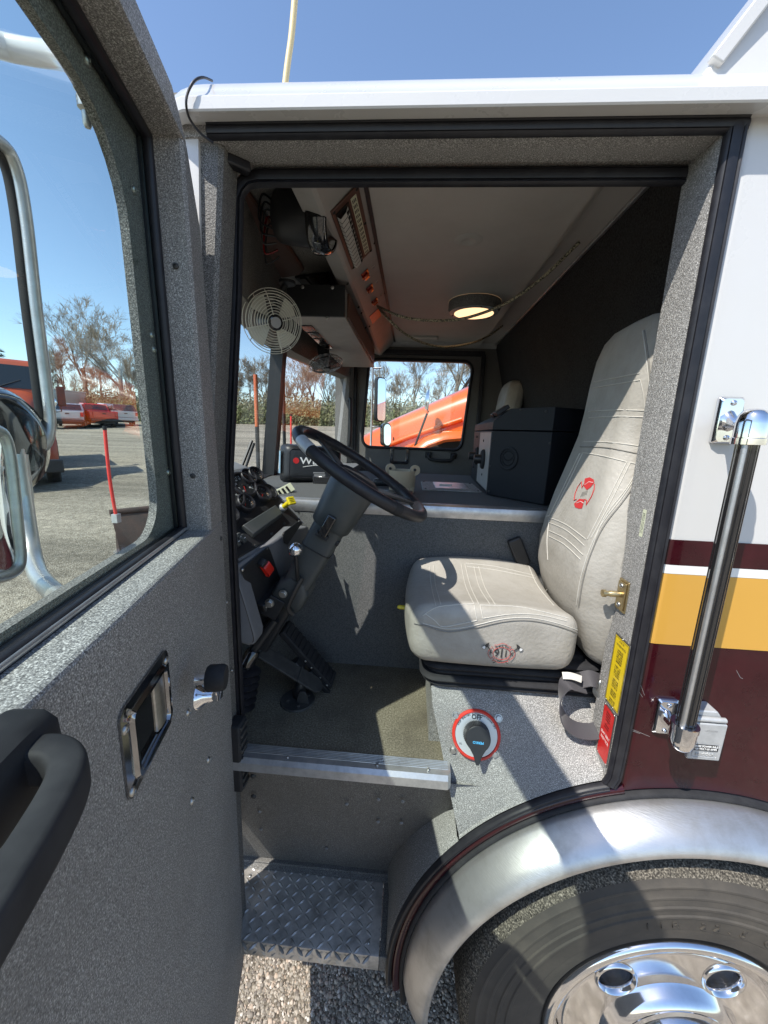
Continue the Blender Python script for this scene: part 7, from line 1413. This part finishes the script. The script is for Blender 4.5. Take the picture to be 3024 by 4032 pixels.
# ================================================================== bare trees
def tree_mesh(seed, H=15.0, spread=0.5, levels=6, lean=0.0, fork=2):
    rg = random.Random(seed); trunk = MB(); crown = MB()
    def limb(p, d, L_, r, lev):
        n = 4 if lev < 2 else 3; pts = [p]; q = p.copy(); dd = d.copy(); rs = [r]
        for k in range(n):
            dd = (dd+Vector((rg.uniform(-1, 1), rg.uniform(-1, 1), rg.uniform(-0.5, 0.9)))*(0.16 if lev < 2 else 0.26)).normalized(); q = q+dd*(L_/n); pts.append(q.copy()); rs.append(r*(1-0.45*(k+1)/n))
        (trunk if lev < 3 else crown).tube(pts, rs, 7 if lev == 0 else 5 if lev < 3 else 3)
        if lev >= levels: return
        nb = fork+1 if lev == 0 else rg.choice((3, 4, 4)) if lev < 3 else rg.choice((3, 4, 5))
        for k in range(nb):
            t = rg.uniform(0.35, 1.0) if lev else rg.uniform(0.55, 1.0); i = min(int(t*n), n-1); bp_ = pts[i].lerp(pts[i+1], t*n-i)
            a = rg.uniform(0, 6.283); o_ = dd.orthogonal().normalized(); o_ = Matrix.Rotation(a, 3, dd) @ o_; nd = (dd*rg.uniform(0.5, 1.0)+o_*rg.uniform(0.5, 1.0)*spread*1.6+UP*0.18).normalized()
            limb(bp_, nd, L_*rg.uniform(0.52, 0.78), max(rs[i]*rg.uniform(0.42, 0.62), 0.014), lev+1)
    limb(Vector((0, 0, -0.3)), Vector((lean, 0, 1)).normalized(), H*0.36, H*0.019, 0)
    mt = trunk.mesh('trunk', ang=80); mt.materials.append(MATS['bark']); mc_ = crown.mesh('crown', ang=80); mc_.materials.append(MATS['twig']); return mt, mc_
TV = [tree_mesh(5, 15.5, 0.55, 6), tree_mesh(12, 16.5, 0.42, 6, 0.12), tree_mesh(23, 13.0, 0.36, 6, -0.06), tree_mesh(31, 11.0, 0.32, 5)]
tree_desc = {}
def put_tree(px, depth, v, sc_, rot, lb, grp='bare trees along the far edge of the lot'):
    p = lotpt(px, depth); e = empty('bare_tree', p, lb, 'tree', grp); e.rotation_euler = (0, 0, rot); e.scale = (sc_, sc_, sc_)
    for nm, me in (('trunk', TV[v][0]), ('crown', TV[v][1])):
        o = bpy.data.objects.new(nm, me); COL.objects.link(o); o.parent = e
put_tree(480, 45, 0, 1.12, 0.6, 'large spreading bare tree over the brush behind the capped pickup')
put_tree(352, 48, 1, 1.05, 2.2, 'tall leaning bare tree rising behind the red pickup')
put_tree(268, 55, 2, 0.95, 4.0, 'slim bare tree behind the cargo trailer')
put_tree(420, 58, 2, 0.9, 1.0, 'bare tree far back between two larger trees in the door window')
put_tree(560, 52, 3, 0.95, 5.2, 'small bare tree at the right edge of the door window')
put_tree(935, 60, 2, 0.8, 0.3, 'bare tree at the driver edge of the windscreen')
put_tree(1165, 50, 3, 0.95, 0.9, 'bare tree just right of the windscreen post')
put_tree(1235, 48, 2, 0.85, 2.9, 'bushy bare tree above the covered monitor')
put_tree(1300, 52, 3, 1.0, 4.4, 'bare tree beside the passenger pillar in the windscreen')
put_tree(1455, 44, 3, 0.95, 1.7, 'slim bare tree at the left edge of the passenger window')
put_tree(1580, 50, 3, 0.78, 0.2, 'bushy bare tree in the middle of the passenger window')
put_tree(1790, 40, 1, 1.0, 3.6, 'tall thick trunked bare tree at the right of the passenger window')
put_tree(1845, 43, 0, 1.0, 5.6, 'bare tree behind the orange truck cab')
put_tree(1690, 60, 3, 0.8, 2.4, 'distant bare tree above the orange hood')
rg2 = random.Random(9)
for (x0, x1, n_, wh_) in ((150, 600, 9, 'beyond the pickups'), (905, 1350, 9, 'seen through the windscreen'), (1430, 1880, 8, 'beyond the orange truck')):
    for k in range(n_): put_tree(x0+(x1-x0)*(k+rg2.uniform(0.1, 0.9))/n_, rg2.uniform(56, 72), rg2.choice((2, 3, 3, 1)), rg2.uniform(0.62, 0.9), rg2.uniform(0, 6.28), 'slender bare tree in the thin wood '+wh_, 'trees of the thin wood '+wh_)
# brush along the edge of the lot: one mass of small leaves and stems
def brush(name, spans, m, n, hmax, lb, seed, dep=(44, 54)):
    rg = np.random.default_rng(seed); V = []; F = []
    for (x0, x1, share) in spans:
        for i in range(int(n*share)):
            px = x0+(x1-x0)*rg.random(); d = dep[0]+(dep[1]-dep[0])*rg.random(); r = ray(px, 1690); p = CAM+r*d
            clump = 0.72+0.13*math.sin(px*0.045+seed+d*0.9)+0.10*math.sin(px*0.017*seed+d*1.7)+0.07*math.sin(px*0.13+d*3.1)+0.10*rg.normal()
            h = hmax*max(0.2, clump)*rg.random()**1.1; sz = 0.07+0.13*rg.random()
            c = Vector((p.x, p.y, gz(p.x, p.y)+h)); k = len(V)
            if rg.random() < 0.12:
                t = Vector((rg.normal()*0.3, rg.normal()*0.3, 1)).normalized(); w_ = Vector((rg.normal(), rg.normal(), 0)).normalized()*0.02; L_ = 0.6+1.2*rg.random()
                V += [c-w_, c+w_, c+t*L_]; F.append((k, k+1, k+2))
            else:
                a = Vector((rg.normal(), rg.normal(), rg.normal())).normalized(); q = a.orthogonal().normalized(); w_ = a.cross(q)
                V += [c+q*sz, c+w_*sz*0.6, c-q*sz, c-w_*sz*0.6]; F.append((k, k+1, k+2, k+3))
    me = bpy.data.meshes.new(name); me.from_pydata([tuple(v) for v in V], [], F); me.materials.append(MATS[m]); o = bpy.data.objects.new(name, me); COL.objects.link(o); tag(o, lb, 'brush', None, 'stuff')
SPN = [(120, 620, 0.42), (900, 1370, 0.30), (1420, 1900, 0.28)]
brush('brush', SPN, 'brush_leaf', 48000, 3.6, 'tan and olive spring brush along the edge of the lot', 1)
brush('green_brush', SPN, 'brush_leaf_green', 26000, 2.4, 'budding green undergrowth in front of the trees', 2, (43, 47))
# conifer whose branch tips reach in at the left edge
cp3 = lotpt(-95, 27); e = empty('conifer', cp3, 'dark evergreen with branch tips at the far left edge', 'tree')
b = MB(); b.tube([cp3+UP*-0.2, cp3+UP*12], [0.22, 0.03], 8); b.build('trunk', 'bark', e, ang=60)
rg_ = np.random.default_rng(4); b = MB()
for i in range(5200):
    z = 1.5+10.5*rg_.random(); rad = (12.3-z)*0.30*(0.35+0.65*rg_.random()); a = 6.283*((int(z*2.2)*0.37+int(rg_.random()*9)/9.0) % 1)+rg_.normal()*0.09
    c = cp3+Vector((rad*math.cos(a), rad*math.sin(a), z-0.22*rad)); dv = Vector((math.cos(a), math.sin(a), -0.25)); w_ = Vector((rg_.normal(), rg_.normal(), rg_.normal())).normalized()*0.05
    b.add([c-w_, c+w_, c+dv*0.28+w_*0.3], [(0, 1, 2)])
me = bpy.data.meshes.new('crown'); me.from_pydata([tuple(Vector(v)-cp3) for v in b.v], [], b.f); me.materials.append(MATS['conifer']); o = bpy.data.objects.new('crown', me); COL.objects.link(o); o.parent = e
